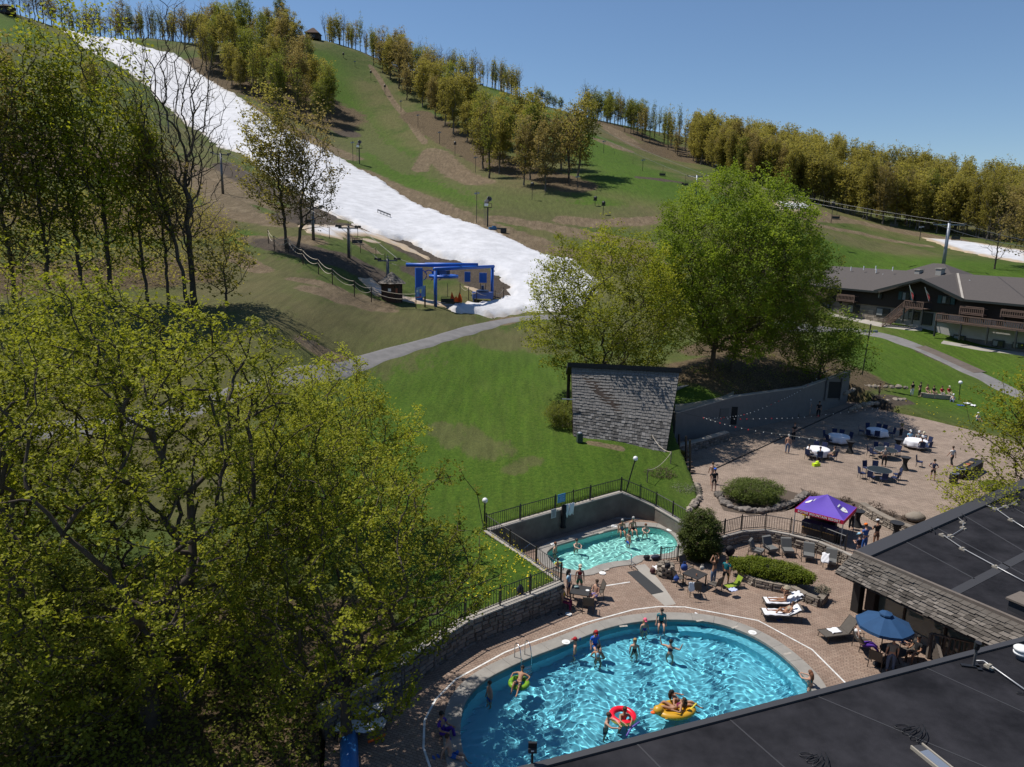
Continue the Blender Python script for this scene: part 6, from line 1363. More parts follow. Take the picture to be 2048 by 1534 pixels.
def cloth(name, c, w_, h_, m, label, cat='towel', seed=0, rz=0., th=.03):
    mb = MB(); n = 9; k = 6; V = []
    for i in range(n):
        for j in range(k):
            u = i/(n-1)-.5; v = j/(k-1); V.append((u*w_*(1-.15*math.sin(v*3)), .05*math.sin(u*14+seed+v*2)*(1.0)-.02, -v*h_*(1+.08*math.sin(u*9+seed))))
    mb.add(V, [(i*k+j, i*k+j+1, (i+1)*k+j+1, (i+1)*k+j) for i in range(n-1) for j in range(k-1)]); o = mb.build(name, m, None, True, c, rz); s = o.modifiers.new('s', 'SOLIDIFY'); s.thickness = th; return tag(o, label, cat)
M_TOWEL = mat('white_terry', (.72,.72,.74), .95, bump=.3, bscale=60)
c, d, n = on_w3(1134, 1008, .24); cloth('robe', c, .45, .85, M_TOWEL, 'white robe hung on the long concrete wall, left one', 'robe', 1, math.atan2(d.y, d.x)); c, d, n = on_w3(1143, 1006, .24); cloth('robe', c, .42, .78, M_TOWEL, 'white robe hung on the long concrete wall, right one', 'robe', 4, math.atan2(d.y, d.x))
c, d, n = on_w3(1128, 1018, .3); mb = MB(); mb.lathe([(.05,.3),(.16,.25),(.17,-.1),(.14,-.3),(.17,-.6),(.13,-1.05),(.2,-1.25),(.03,-1.28)], (0,0,0), 8); tag(mb.build('black_clothes', mat('black_cloth', (.012,.012,.014), .9), None, True, c), 'black clothes and bag hanging beside the white robes', 'clothes')
# ------------------------------------------------------------------ globe lamps and floodlights
M_GLOBE = mat('white_globe_glass', (.75,.75,.75), .25)
def globe(base, top, label, r=.17):
    t = thing('globe_lamp', base, label, 'lamp post'); v = top-base; mb = MB(); mb.tube([(0,0,-.3), v*1.0], .045, 8); mb.build('post', M_BLACK, t); mb = MB(); mb.lathe([(.06,-.22),(.09,-.16),(.09,-.14)], v, 10); mb.build('collar', M_BLACK, t); mb = MB(); mb.ball(v, r, 16, 10); mb.build('globe', M_GLOBE, t, True); return t
b = up(W3p[0], 1.4); b.x -= .12; b.y += .1; D = b.to_2d().length; b.z = .9; globe(b, PD(970,1001,D), 'white globe lamp post at the left corner of the small pool fence')
b = up(W3p[4], 1.5); b.x += .25; b.y += .15; globe(b, PD(1271,917,b.to_2d().length), 'leaning white globe lamp post at the right corner of the small pool fence')
b = G(1918,800); globe(b, PD(1921,765,b.to_2d().length), 'white globe lamp post on the lawn by the sitting group', .22)
q = P(1708,1045,Z1)
b = G(1724,750); tp_ = PD(1742,648,b.to_2d().length); t = thing('floodlight_post', b, 'tall black pole with two pale floodlights on the lawn below the lodge', 'lamp post'); v = tp_-b
mb = MB(); mb.tube([(0,0,-.2), v], .08, 8); mb.build('post', M_BLACK, t)
for s in (-1,1): mb = MB(); c = v*.86+Vector((s*.55,0,0)); mb.box(c, (.75,.4,.3), .2*s); mb.build('floodlight', M_GALV, t)
mb = MB(); mb.tube([v*.86+Vector((-.6,0,0)), v*.86+Vector((.6,0,0))], .04, 5); mb.build('crossarm', M_BLACK, t)
# ------------------------------------------------------------------ shingled shelter
s0 = P(1147,872,2.9); s1 = P(1332,905,2.25); t0 = PD(1143,733,s0.to_2d().length+3.0); t1 = PD(1359,744,s1.to_2d().length+4.2)
shel = thing('shelter', (0,0,0), 'steep shingled bandstand roof standing like a wall on the lawn edge', 'shelter')
ex = Vector((-.1,1,0)).normalized()*.25
mb = MB(); mb.quadbox([s0-Vector((0,0,.4)), s1-Vector((0,0,.4)), t1, t0], ex); mb.build('panel', M_DKWOOD, shel)
rows = []; NR = 25
nn = (s1-s0).cross(t0-s0).normalized()
if nn.y > 0: nn = -nn
for k in range(NR):
    f0, f1 = k/NR, (k+1)/NR; o = nn*.03
    rows.append((s0.lerp(t0, f0)+o, s1.lerp(t1, f0)+o, s1.lerp(t1, f1)+o, s0.lerp(t0, f1)+o, .26))
shingle_courses(rows, shel, M_SHG2, limit=290, thick=.035, seed=11)
bk = Vector((.2,4.2,-1.5)); mb = MB(); a, b = t0+Vector((-.35,-.25,.02)), t1+Vector((.1,-.25,.02)); mb.quadbox([a, b, b+bk, a+bk], (0,0,.38)); mb.build('roof', mat('black_roofing', (.014,.014,.016), .8, noise=(.7,(.026,.026,.029),.25), bump=.15), shel)
for f, g in ((0.02,4.6),(.98,4.6),(.5,4.6)):
    p = t0.lerp(t1, f)+Vector((0,g,0)); mb = MB(); mb.tube([(p.x,p.y,.6),(p.x,p.y,p.z-1.4)], .15, 8); mb.build('post', M_DKWOOD, shel)
# ------------------------------------------------------------------ wall and service building behind the plaza
M_BLOCK = mat('grey_block_wall', (.155,.15,.145), .9, noise=(2,(.12,.115,.11),.3), bump=.3, bscale=6)
def dline(xa, ya, xb, yb, z=Z1): return P(xa, ya, z), P(xb, yb, z)
w0 = P(1345,884,Z1); w1_ = P(1460,862,Z1); w2_ = P(1512,852,Z1); w3_ = P(1600,834,Z1); w4_ = P(1690,806,Z1)
def ztop_at(p, py, px): return PD(px, py, p.to_2d().length).z
wt = [ztop_at(w0, 826, 1345), ztop_at(w1_, 793, 1462), ztop_at(w2_, 786, 1512), ztop_at(w3_, 774, 1600), ztop_at(w4_, 742, 1690)]
bw = wall_path('plaza_wall', [q.to_2d() for q in (w0, w1_, w2_, w3_, w4_)], Z1-.1, wt, .4, M_BLOCK, 'tall grey block retaining wall along the back of the plaza', (M_CONC,.46,.09,2.5))
def on_wall(a, b, px, py, off=-.24):
    d = (b-a); d.z = 0; d.normalize(); n = Vector((-d.y,d.x,0)); n = n if n.dot(a) > 0 else -n; o = Vector((0,0,CH)); dv = Vector(ray(px, py)); t = (a+n*off-o).dot(n)/dv.dot(n); return o+dv*t, d
def panel(name, a, b, x0, y0, x1, y1, m, parent, off=-.21, th=.05):
    p, d = on_wall(a, b, x0, y1, off); q, _ = on_wall(a, b, x1, y1, off); t_, _ = on_wall(a, b, x0, y0, off); h = t_.z-p.z; mb = MB(); mb.quadbox([p, q, q+Vector((0,0,h)), p+Vector((0,0,h))], d.cross(Vector((0,0,1)))*th*(1 if d.cross(Vector((0,0,1))).y < 0 else -1)); return mb.build(name, m, parent)
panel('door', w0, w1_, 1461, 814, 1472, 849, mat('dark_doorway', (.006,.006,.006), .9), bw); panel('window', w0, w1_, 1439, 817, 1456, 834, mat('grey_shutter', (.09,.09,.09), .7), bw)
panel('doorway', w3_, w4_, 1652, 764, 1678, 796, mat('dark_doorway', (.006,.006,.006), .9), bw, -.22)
for (x0, x1, y0, y1) in ((1648,1652,760,800),(1678,1683,758,799)): panel('door_jamb', w3_, w4_, x0, y0, x1, y1, M_CONC if False else M_BLOCK, bw, -.25, .12)
ter = thing('service_roof', (0,0,0), 'flat concrete roof of the service building behind the shingled shelter', 'roof')
tz = wt[1]-.12; mb = MB(); pts = [w0.to_2d(), w1_.to_2d(), P(1470,770,tz).to_2d(), P(1352,790,tz).to_2d()]; mb.quadbox([(q.x,q.y,tz-.4) for q in pts], (0,0,.4)); mb.build('slab', mat('pale_roof_gravel', (.26,.245,.2), .95, noise=(3,(.2,.19,.155),.3)), ter)
mb = MB(); a, b = P(1352,792,tz), P(1456,770,tz); mb.quadbox([a, b, b+Vector((0,.3,0)), a+Vector((0,.3,0))], (0,0,.75)); mb.build('parapet', M_BLOCK, ter)
mb = MB(); mb.quadbox([a+Vector((0,-.03,.75)), b+Vector((0,-.03,.75)), b+Vector((0,.33,.75)), a+Vector((0,.33,.75))], (0,0,.07)); mb.build('coping', M_CONC, ter)
wall_path('low_stone_wall', [P(1345,912,Z1).to_2d(), P(1400,898,Z1).to_2d(), P(1452,881,Z1).to_2d()], Z1-.1, Z1+.8, .5, M_MORT, 'low dark stone bench wall at the foot of the block wall', (M_CONC,.56,.08,.9), M_STONE, seed=14, side=-1)
a, b = P(1430,938,Z1), P(1712,808,Z1); mb = MB(); mb.quadbox([a+Vector((0,-.07,0)), b+Vector((0,-.07,0)), b+Vector((0,.07,0)), a+Vector((0,.07,0))], (0,0,.05)); mb.build('slot_drain', M_BLACK, None); bpy.data.objects['slot_drain']['kind'] = 'structure'
# steel posts and steps beside the shelter
t = thing('stage_steps', (0,0,0), 'black steel steps and posts in the shade at the right foot of the shelter', 'steps')
for (x, y0, y1) in ((1372,930,872),(1380,945,880),(1358,918,868)):
    q = P(x, y0, Z1); mb = MB(); mb.tube([q, PD(x, y1, q.to_2d().length)], .09, 6); mb.build('post', M_BLACK, t)
for k in range(5):
    q = P(1372-k*3, 948-k*6, Z1); mb = MB(); mb.box((q.x,q.y,Z1+.15+.17*k), (1.5,.32,.05), .3); mb.build('step', M_DKWOOD, t)
# ------------------------------------------------------------------ flat roofed buildings at the right
def membrane(name, c1, c2):
    mt = mat(name, c1, .85, spec=.12); N, L, b = nodes(mt); g = N.new('ShaderNodeNewGeometry')
    n1 = N.new('ShaderNodeTexNoise'); n1.inputs['Scale'].default_value = .55; n1.inputs['Detail'].default_value = 8; n1.inputs['Roughness'].default_value = .65; L.new(g.outputs['Position'], n1.inputs['Vector'])
    n2 = N.new('ShaderNodeTexNoise'); n2.inputs['Scale'].default_value = 60; n2.inputs['Detail'].default_value = 2; L.new(g.outputs['Position'], n2.inputs['Vector'])
    cr = N.new('ShaderNodeValToRGB'); cr.color_ramp.elements[0].position = .35; cr.color_ramp.elements[1].position = .75; cr.color_ramp.elements[0].color = (*c1, 1); cr.color_ramp.elements[1].color = (*c2, 1); L.new(n1.outputs['Fac'], cr.inputs[0])
    mr = N.new('ShaderNodeMapRange'); L.new(n2.outputs['Fac'], mr.inputs[0]); mr.inputs[3].default_value = .5; mr.inputs[4].default_value = 1.5
    v = N.new('ShaderNodeVectorMath'); v.operation = 'SCALE'; L.new(cr.outputs[0], v.inputs[0]); L.new(mr.outputs[0], v.inputs['Scale']); L.new(v.outputs[0], b.inputs['Base Color'])
    bp = N.new('ShaderNodeBump'); bp.inputs['Strength'].default_value = .3; bp.inputs['Distance'].default_value = .01; L.new(n2.outputs['Fac'], bp.inputs['Height']); L.new(bp.outputs[0], b.inputs['Normal']); return mt
M_MEMB = membrane('black_roof_membrane', (.009,.009,.011), (.034,.033,.038)); M_SEAM = mat('roof_seam_strip', (.032,.032,.036), .8); M_MEMB2 = mat('grey_flashing', (.036,.036,.04), .7, noise=(1.2,(.035,.035,.04),.3)); M_WCAP = mat('weathered_fascia', (.17,.14,.115), .85, noise=(3,(.11,.09,.075),.3))
ZA = 3.6; ZE = 2.35
CA = P(1711,1105,ZA); CB = P(2048,1248,ZA); CC = P(2048,961,ZA)
dF = (CB-CA).normalized(); dB = (CC-CA).normalized()
FA = CA+dF*16; BA = CA+dB*34
bldA = thing('pool_house', (0,0,0), 'flat black roofed pool building with a skirt of old cedar shingles', 'building')
mb = MB(); mb.quadbox([CA+Vector((0,0,-.25)), FA+Vector((0,0,-.25)), FA+dB*34+Vector((0,0,-.25)), BA+Vector((0,0,-.25))], (0,0,.25)); mb.build('flat_roof', M_MEMB, bldA)
def strip(name, a, b, w_, h_, m, parent, z=None):
    d = (b-a).normalized(); n = Vector((d.y,-d.x,0))*w_/2; mb = MB(); mb.quadbox([a+n, b+n, b-n, a-n], (0,0,h_)); return mb.build(name, m, parent)
def roofp(x, y, z, dz=.004): q = P(x, y, z); q.z += dz; return q
off = Vector((0,0,.003))
nB = Vector((-dB.y, dB.x, 0)); nB = nB if nB.dot(dF) > 0 else -nB
mb = MB(); a, b = CA, BA; mb.quadbox([a, b, b+nB*.75, a+dF*.75], (0,0,.12)); mb.build('edge_flashing', M_MEMB2, bldA)
mb = MB(); mb.quadbox([a-nB*.12+Vector((0,0,-.5)), b-nB*.12+Vector((0,0,-.5)), b-nB*.005+Vector((0,0,-.5)), a-nB*.005+Vector((0,0,-.5))], (0,0,.55)); mb.build('fascia', M_MEMB2, bldA)
nF = Vector((dF.y, -dF.x, 0)); nF = nF if nF.y < 0 else -nF
mb = MB(); mb.quadbox([CA+Vector((0,0,-.05)), FA+Vector((0,0,-.05)), FA+nF*.16+Vector((0,0,-.05)), CA+nF*.16+Vector((0,0,-.05))], (0,0,.2)); mb.build('cap_board', M_WCAP, bldA)
for (x0, y0, x1, y1, w_) in [(1795,1075,1949,1158,.09),(1862,1050,2048,1150,.09),(1931,1033,2060,1110,.09),(2000,1000,2070,1040,.09),(1910,1184,2060,1106,.42)]:
    strip('seam', roofp(x0, y0, ZA), roofp(x1, y1, ZA), w_, .012, M_SEAM, bldA)
# shingle skirt, in world lines parallel to the front edge
E0 = P(1670,1143,ZE); E1 = P(1988,1295,ZE); dE = (E1-E0).normalized(); E2 = E0+dE*15
mb = MB(); mb.add([E0+Vector((0,0,-.12)), E2+Vector((0,0,-.12)), FA+nF*.1+Vector((0,0,-.1)), CA+nF*.1+Vector((0,0,-.1)), E0-nF*.06, ], [(0,1,2,3)]); sk = mb.build('roof_skirt', M_DKWOOD, bldA)
sm = sk.modifiers.new('s', 'SOLIDIFY'); sm.thickness = .1
rows = []; NR = 8
u0 = CA+nF*.16; u1 = FA+nF*.16
for k in range(NR):
    f0, f1 = k/NR, (k+1)/NR; rows.append((E0.lerp(u0, f0), E2.lerp(u1, f0), E2.lerp(u1, f1), E0.lerp(u0, f1), .29))
shingle_courses(rows, sk, M_SHG, limit=299, thick=.035, seed=21)
# left end of the skirt
E3 = E0+dB*10; mb = MB(); mb.add([E0, u0, u0+dB*10, E3], [(0,1,2,3)]); mb.build('side_skirt', M_SHG, bldA)
# column, glazing, dark interior
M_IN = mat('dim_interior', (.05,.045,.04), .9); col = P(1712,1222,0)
mb = MB(); mb.box((col.x,col.y,1.2), (.42,.42,2.4), math.atan2(dE.y, dE.x)); mb.build('column', mat('dark_column', (.02,.018,.017), .7), bldA)
g0 = col+dE*.5+nF*-.1; th = math.atan2(dE.y, dE.x)
mb = MB(); mb.quadbox([g0, g0+dE*12, g0+dE*12-nF*.3, g0-nF*.3], (0,0,.4)); mb.build('plinth', M_STONE2, bldA)
GL = mat('pool_house_glass', (.10,.13,.12), .05, spec=.8)
for k in range(6):
    a = g0+dE*(2.0*k)+Vector((0,0,.42)); b = a+dE*1.9; mb = MB(); mb.quadbox([a, b, b+Vector((0,0,1.95)), a+Vector((0,0,1.95))], (0,.03,0)); w_ = mb.build('window', GL, bldA)
    mb = MB(); mb.box((a.x-dE.x*.05,a.y-dE.y*.05,1.35), (.1,.14,2.1), th); mb.build('mullion', M_DKWOOD, w_)
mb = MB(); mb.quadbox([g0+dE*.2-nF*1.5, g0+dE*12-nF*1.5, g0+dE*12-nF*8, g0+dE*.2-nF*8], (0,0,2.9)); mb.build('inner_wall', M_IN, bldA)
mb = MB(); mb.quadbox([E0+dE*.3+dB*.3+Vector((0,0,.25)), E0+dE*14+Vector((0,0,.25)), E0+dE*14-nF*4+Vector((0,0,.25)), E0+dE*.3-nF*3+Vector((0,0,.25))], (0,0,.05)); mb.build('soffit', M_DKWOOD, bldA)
mb = MB(); mb.quadbox([CA+dB*.6+dF*.6+Vector((0,0,-4)), CA+dB*33+dF*.6+Vector((0,0,-4)), CA+dB*33+dF*1.0+Vector((0,0,-4)), CA+dB*.6+dF*1.0+Vector((0,0,-4))], (0,0,3.7)); mb.build('side_wall', M_SIDE, bldA)
# timber stair rail under the skirt
t = thing('stair_rail', (0,0,0), 'weathered timber stair railing between the two flat roofs', 'railing'); zr = 1.15
a = P(1863,1268,zr+.1); b = P(2010,1302,zr+.1); c = P(1880,1324,.5)
_m = MB(); _m.box((0,0,-.5), (.06,.06,.95)); RB = _m.mesh('baluster', M_WCAP)
mb = MB(); mb.quadbox([a+Vector((0,-.06,0)), b+Vector((0,-.06,0)), b+Vector((0,.06,0)), a+Vector((0,.06,0))], (0,0,.06)); mb.build('top_rail', M_WCAP, t)
for i in range(1, 15): inst('baluster', RB, t, loc=a.lerp(b, i/15), rz=.3)
for p in (a, a.lerp(b, .55)): mb = MB(); mb.box((p.x,p.y,zr/2), (.14,.14,zr+.2)); mb.build('post', M_WCAP, t)
c2 = P(1884,1330,.55); mb = MB(); mb.quadbox([a+Vector((.1,0,0)), c2, c2+Vector((.12,0,0)), a+Vector((.22,0,0))], (0,0,.07)); mb.build('sloping_rail', M_WCAP, t)
for i in range(1, 10): inst('baluster', RB, t, loc=(a+Vector((.16,0,0))).lerp(c2, i/10)+Vector((0,0,.02)), rz=.0)
# ------------- nearest flat roof
ZB = 4.5
D0 = P(880,1578,ZB); D1 = P(2048,1276,ZB); dR = (D1-D0).normalized(); D2 = D1+dR*6; nR = Vector((dR.y,-dR.x,0)); nR = nR if nR.y < 0 else -nR
bldB = thing('foreground_building', (0,0,0), 'nearest building with a wide plain black flat roof over the pool edge', 'building')
mb = MB(); mb.quadbox([D0+Vector((0,0,-.35)), D2+Vector((0,0,-.35)), D2+nR*16+Vector((0,0,-.35)), D0+nR*16+Vector((0,0,-.35))], (0,0,.35)); mb.build('flat_roof', M_MEMB, bldB)
mb = MB(); mb.quadbox([D0+off, D2+off, D2+nR*.22+off, D0+nR*.22+off], (0,0,.07)); mb.build('edge_flashing', M_MEMB2, bldB)
mb = MB(); mb.quadbox([D0+nR*1.1-Vector((0,0,4.6)), D2+nR*1.1-Vector((0,0,4.6)), D2+nR*1.4-Vector((0,0,4.6)), D0+nR*1.4-Vector((0,0,4.6))], (0,0,4.2)); mb.build('wall', M_SIDE, bldB)
for (x0, y0, x1, y1) in [(1630,1391,1985,1540),(1455,1435,1580,1545),(1270,1484,1330,1545),(1850,1335,2060,1430)]: strip('seam', roofp(x0, y0, ZB), roofp(x1, y1, ZB), .05, .006, M_SEAM, bldB)
M_COND = mat('galvanised_conduit', (.42,.42,.42), .4, .4); M_BLK = mat('wood_block', (.30,.27,.22), .9)
def conduit(label, pts, z, r=.022, blocks=()):
    t = thing('conduit', (0,0,0), label, 'conduit'); mb = MB(); mb.tube([roofp(x, y, z, .09) for x, y in pts], r, 6); mb.build('pipe', M_COND, t, True)
    for (x, y) in blocks: q = roofp(x, y, z, .04); mb = MB(); mb.box(q, (.16,.3,.08), .4); mb.box((q.x,q.y,q.z+.07), (.14,.1,.07), .4); mb.build('block', M_BLK, t)
    return t
conduit('long grey conduit crossing the pool house roof, lower one', [(1884,1072),(1925,1100),(1991,1136),(2060,1173)], ZA, .025, [(1884,1072),(1925,1100),(1991,1136)])
conduit('short bent conduit branching on the pool house roof, lower one', [(1892,1078),(1901,1075),(1925,1060),(1926,1047),(1910,1032)], ZA, .018, [(1901,1074),(1926,1058),(1925,1047)])
conduit('long grey conduit on the pool house roof, upper one', [(1961,1009),(1991,1020),(2022,1042),(2060,1066)], ZA, .025, [(1991,1020),(2022,1042)])
conduit('short bent conduit on the pool house roof, upper one', [(1993,1021),(2011,1015),(2029,1009),(2036,1000)], ZA, .018, [(2011,1015),(2029,1009)])
conduit('pale conduit running from the roof light on the nearest roof', [(1952,1326),(1966,1326),(1990,1342),(2060,1392)], ZB, .025, [(1978,1336)])
def coil(x, y, z, label, s=.25):
    t = thing('cable_coil', roofp(x, y, z), label, 'cable'); r = np.random.default_rng(int(x))
    for k in range(4):
        mb = MB(); mb.tube([(s*math.cos(a)*(1+.3*k/4)+.1*k, s*.45*math.sin(a)-.25*k*abs(math.sin(a/2)), .04+.03*k) for a in np.linspace(0, 6.0, 12)], .014, 5); mb.build('cable', M_BLACK, t, True)
coil(1805,1456,ZB,'black cable coil on the nearest roof, right one'); coil(1612,1512,ZB,'black cable coil on the nearest roof, left one',.2)
coil(1846,1058,ZA,'small black pipe boot on the pool house roof at the lower conduit end',.1); coil(1908,1031,ZA,'small black pipe boot on the pool house roof at the bent conduit',.1); coil(1960,1008,ZA,'small black pipe boot on the pool house roof, uppermost',.1); coil(2040,1388,ZB,'dark pipe boot on the nearest roof by the right edge',.12)
t = thing('cable_tray', (0,0,0), 'pale metal cable tray with a blue grey lid lying on the nearest roof', 'cable tray')
a, b = roofp(1832,1494,ZB), roofp(1895,1545,ZB); strip('tray', a, b, .34, .06, M_MEMB2, t)
d = (b-a).normalized(); n = Vector((d.y,-d.x,0))
for s in (-1,1): strip('batten', a+n*.2*s+Vector((0,0,.0)), b+n*.2*s, .05, .1, M_BLK, t)
strip('lid', a.lerp(b, .25)+Vector((0,0,.065)), b+Vector((0,0,.065)), .3, .02, mat('bluegrey_metal', (.20,.23,.28), .4, .3), t)
q = roofp(2040,1318,ZB); t = thing('roof_ventilator', q, 'white mushroom shaped roof ventilator at the right edge of the nearest roof', 'vent'); mb = MB(); mb.lathe([(.13,0),(.13,.3)], (0,0,0), 14); mb.build('pipe', M_GALV, t, True); mb = MB(); mb.lathe([(.1,.2),(.24,.2),(.25,.27),(.12,.3)], (0,0,0), 16); mb.lathe([(.1,.34),(.25,.34),(.26,.42),(.2,.48),(.02,.5)], (0,0,0), 16); mb.build('cap', M_WHITE, t, True)
q = roofp(1946,1334,ZB); t = thing('roof_light', q, 'dark floodlight on a short post at the edge of the nearest roof', 'floodlight'); mb = MB(); mb.tube([(0,0,0),(.02,0,.75)], .045, 8); mb.build('post', M_STEEL, t); mb = MB(); mb.tube([(0,0,.7),(0,-.05,.98)], [.09,.11], 10); mb.build('head', M_BLACK, t); mb = MB(); mb.box((-.1,0,.03), (.6,.14,.06), -.2); mb.box((.15,0,.03), (.14,.5,.06), -.2); mb.build('foot', M_BLACK, t)
q = P(1064,1530,ZB); tp_ = PD(1063,1504,q.to_2d().length); t = thing('roof_light', q, 'square black floodlight on a post at the bottom of the picture over the pool', 'floodlight'); mb = MB(); mb.tube([(0,0,-.4),(0,0,tp_.z-q.z)], .035, 8); mb.build('post', M_BLACK, t)
z = tp_.z-q.z; mb = MB(); mb.box((0,0,z+.16), (.24,.08,.3)); mb.build('head', M_BLACK, t); mb = MB(); mb.box((0,-.05,z+.08), (.24,.04,.14)); mb.build('driver_box', M_MEMB2, t); mb = MB(); mb.box((0,-.075,z+.09), (.08,.01,.03)); mb.build('label_plate', M_WHITE, t)
q = roofp(2046,1228,ZA); t = thing('roof_hatch', q, 'timber framed hatch at the right edge of the pool house roof', 'hatch'); mb = MB(); mb.box((.3,0,.25), (1.3,1.0,.5), th); mb.build('box', M_MEMB2, t); mb = MB(); mb.box((.3,0,.53), (1.5,1.2,.08), th); mb.build('lid', M_WCAP, t)
# ------------------------------------------------------------------ markings, mat, lids on the deck
M_LINE = mat('white_line_paint', (.72,.72,.70), .7, noise=(3,(.5,.49,.46),.12))
def deckline(pts, w_, label):
    P_ = [P(x, y, 0).to_2d() for x, y in pts]; n = len(P_); V = []
    for i in range(n):
        t = (P_[min(i+1, n-1)]-P_[max(i-1, 0)]).normalized(); nn = Vector((t.y,-t.x))*w_/2; V += [(P_[i].x+nn.x,P_[i].y+nn.y,.006),(P_[i].x-nn.x,P_[i].y-nn.y,.006)]
    mb = MB(); mb.add(V, [(i*2,i*2+1,i*2+3,i*2+2) for i in range(n-1)])
    for f in range(len(mb.f)): mb.f[f] = mb.f[f]
    o = mb.build('deck_marking', M_LINE, None); o['label'] = label; o['kind'] = 'structure'
deckline([(1694,1369),(1624,1299),(1516,1241),(1370,1214),(1319,1213),(1268,1219),(1169,1246),(1055,1287),(1009,1305),(912,1358),(871,1399),(849,1441),(847,1496),(862,1540)], .085, 'white safety line round the large pool')
deckline([(1202,1173),(1260,1164)], .085, 'short white safety line by the dark mat'); deckline([(1048,1097),(1065,1084),(1160,1055),(1231,1036),(1329,1039),(1362,1057)], .075, 'white safety line behind the small pool')
mb = MB(); mb.quadbox([P(1254,1144,.008), P(1303,1189,.008), P(1327,1184,.008), P(1276,1141,.008)], (0,0,.015)); tag(mb.build('rubber_mat', mat('dark_rubber', (.028,.029,.031), .8), None), 'long dark rubber mat on the deck between the two pools', 'mat')
mb = MB(); pts = [P(x, y, .0045) for x, y in [(1276,1141),(1327,1184),(1303,1189),(1330,1212),(1352,1208),(1322,1165),(1300,1138),(1290,1128),(1270,1131)]]; mb.add(pts, [tuple(range(len(pts)))]); o = mb.build('deck_marking', M_CONC, None); o['kind'] = 'structure'; o['label'] = 'pale concrete strip beside the dark mat'
for i, (x, y, s, lb) in enumerate([(1228,1052,.2,'behind the middle of the small pool'),(1107,1088,.2,'at the left end of the small pool'),(1205,1146,.2,'on the near rim of the small pool'),(1339,1060,.2,'at the far right end of the small pool'),(1137,1228,.17,'on the pavers near the empty chair'),(1132,1284,.2,'on the left rim of the large pool'),(1505,1265,.2,'on the right rim of the large pool')]):
    q = P(x, y, .03); t = thing('skimmer_lid', q, 'round white skimmer lid '+lb, 'lid'); mb = MB(); mb.lathe([(s,0),(s,.012),(s*.93,.02)], (0,0,0), 20); mb.build('disc', M_WHITE, t); mb = MB(); mb.lathe([(s*.6,.019),(s*.6,.026),(s*.55,.026)], (0,0,0), 20); mb.build('inner_disc', M_LINE, t)
for i, (x, y) in enumerate([(1247,1252),(1400,1241),(1575,1307),(1470,1254),(1213,1139),(1202,1065)]):
    q = P(x, y, .04); mb = MB(); mb.box((q.x,q.y,.038), (.42,.13,.006), .2+i*.1); o = mb.build('deck_marking', mat('worn_marking', (.42,.38,.33), .8, noise=(9,(.3,.27,.23),.1)), None); o['kind'] = 'structure'
M_CHR = mat('polished_steel', (.55,.56,.58), .18, .95)
def ladder(x, y, ang, label):
    q = P(x, y, 0); t = thing('pool_ladder', q, label, 'ladder', ang)
    for s in (-.26,.26): mb = MB(); mb.tube([(s,.55,0),(s,.55,.6),(s,.45,.8),(s,.25,.88),(s,.02,.75),(s,-.12,.3),(s,-.14,-1.1)], .022, 8); mb.build('handrail', M_CHR, t, True)
    for k in range(4): mb = MB(); mb.box((0,-.14,-.18-.24*k), (.5,.1,.04)); mb.build('tread', M_WHITE, t)
ladder(1050,1326,.45,'steel ladder with curved rails at the shaded left side of the large pool')
t = thing('handrail', P(1263,1135,0), 'bent steel handrail leading into the small pool', 'handrail'); q0 = P(1263,1135,0); pts = [q0, P(1263,1109,.62), P(1254,1103,.6), P(1230,1115,.15), P(1228,1118,-.5)]; 
for k, dx in enumerate((0,)): mb = MB(); mb.tube([p-q0+Vector((dx,0,0)) for p in pts], .025, 8); mb.build('rail', M_CHR, t, True)
mb = MB(); mb.tube([P(1259,1133,.0)-q0, P(1262,1128,.35)-q0, P(1276,1140,.05)-q0], .025, 8); mb.build('rail', M_STEEL, t, True)
# ------------------------------------------------------------------ purple tent
q = [P(1587,1066,Z1), P(1684,1090,Z1), P(1704,1075,Z1), P(1611,1048,Z1)]
ex_ = ((q[1]-q[0])+(q[2]-q[3]))/2; ey_ = ((q[3]-q[0])+(q[2]-q[1]))/2; cen = (q[0]+q[1]+q[2]+q[3])/4
Lx = max(ex_.length, 2.85); Ly = 2.85; thx = math.atan2(ex_.y, ex_.x)
tent = thing('canopy_tent', (q[0]+ex_*.5+Vector((-ex_.y, ex_.x, 0)).normalized()*Ly*.42), 'purple pop up tent with a red lettered valance and white shield emblems', 'tent', thx)
EZ = 1.72; PZ = 2.62; hx, hy = Lx/2, Ly/2
M_PUR = mat('purple_canvas', (.115,.055,.42), .75, noise=(2,(.09,.045,.34),.3)); M_REDV = mat('red_valance', (.55,.008,.045), .75)
mb = MB(); V = []; n = 6
cs = [(-hx,-hy),(hx,-hy),(hx,hy),(-hx,hy)]
for f in range(4):
    a, b = cs[f], cs[(f+1) % 4]; base = len(V); K = 6
    g = []
    for i in range(K+1):
        row = []
        for j in range(K+1):
            u = j/K; s = i/K; x = (a[0]+(b[0]-a[0])*u)*(1-s); y = (a[1]+(b[1]-a[1])*u)*(1-s); zz = EZ+(PZ-EZ)*(s**1.12)-.10*math.sin(math.pi*u)*math.sin(math.pi*min(1, (1-s)))-.03*math.sin(math.pi*u)*(1-s)
            row.append(len(V)); V.append((x, y, zz))
        g.append(row)
    for i in range(K):
        for j in range(K): mb.f.append((g[i][j], g[i][j+1], g[i+1][j+1], g[i+1][j])); mb.m.append(0)
mb.v = V; mb.build('canopy', M_PUR, tent, True)
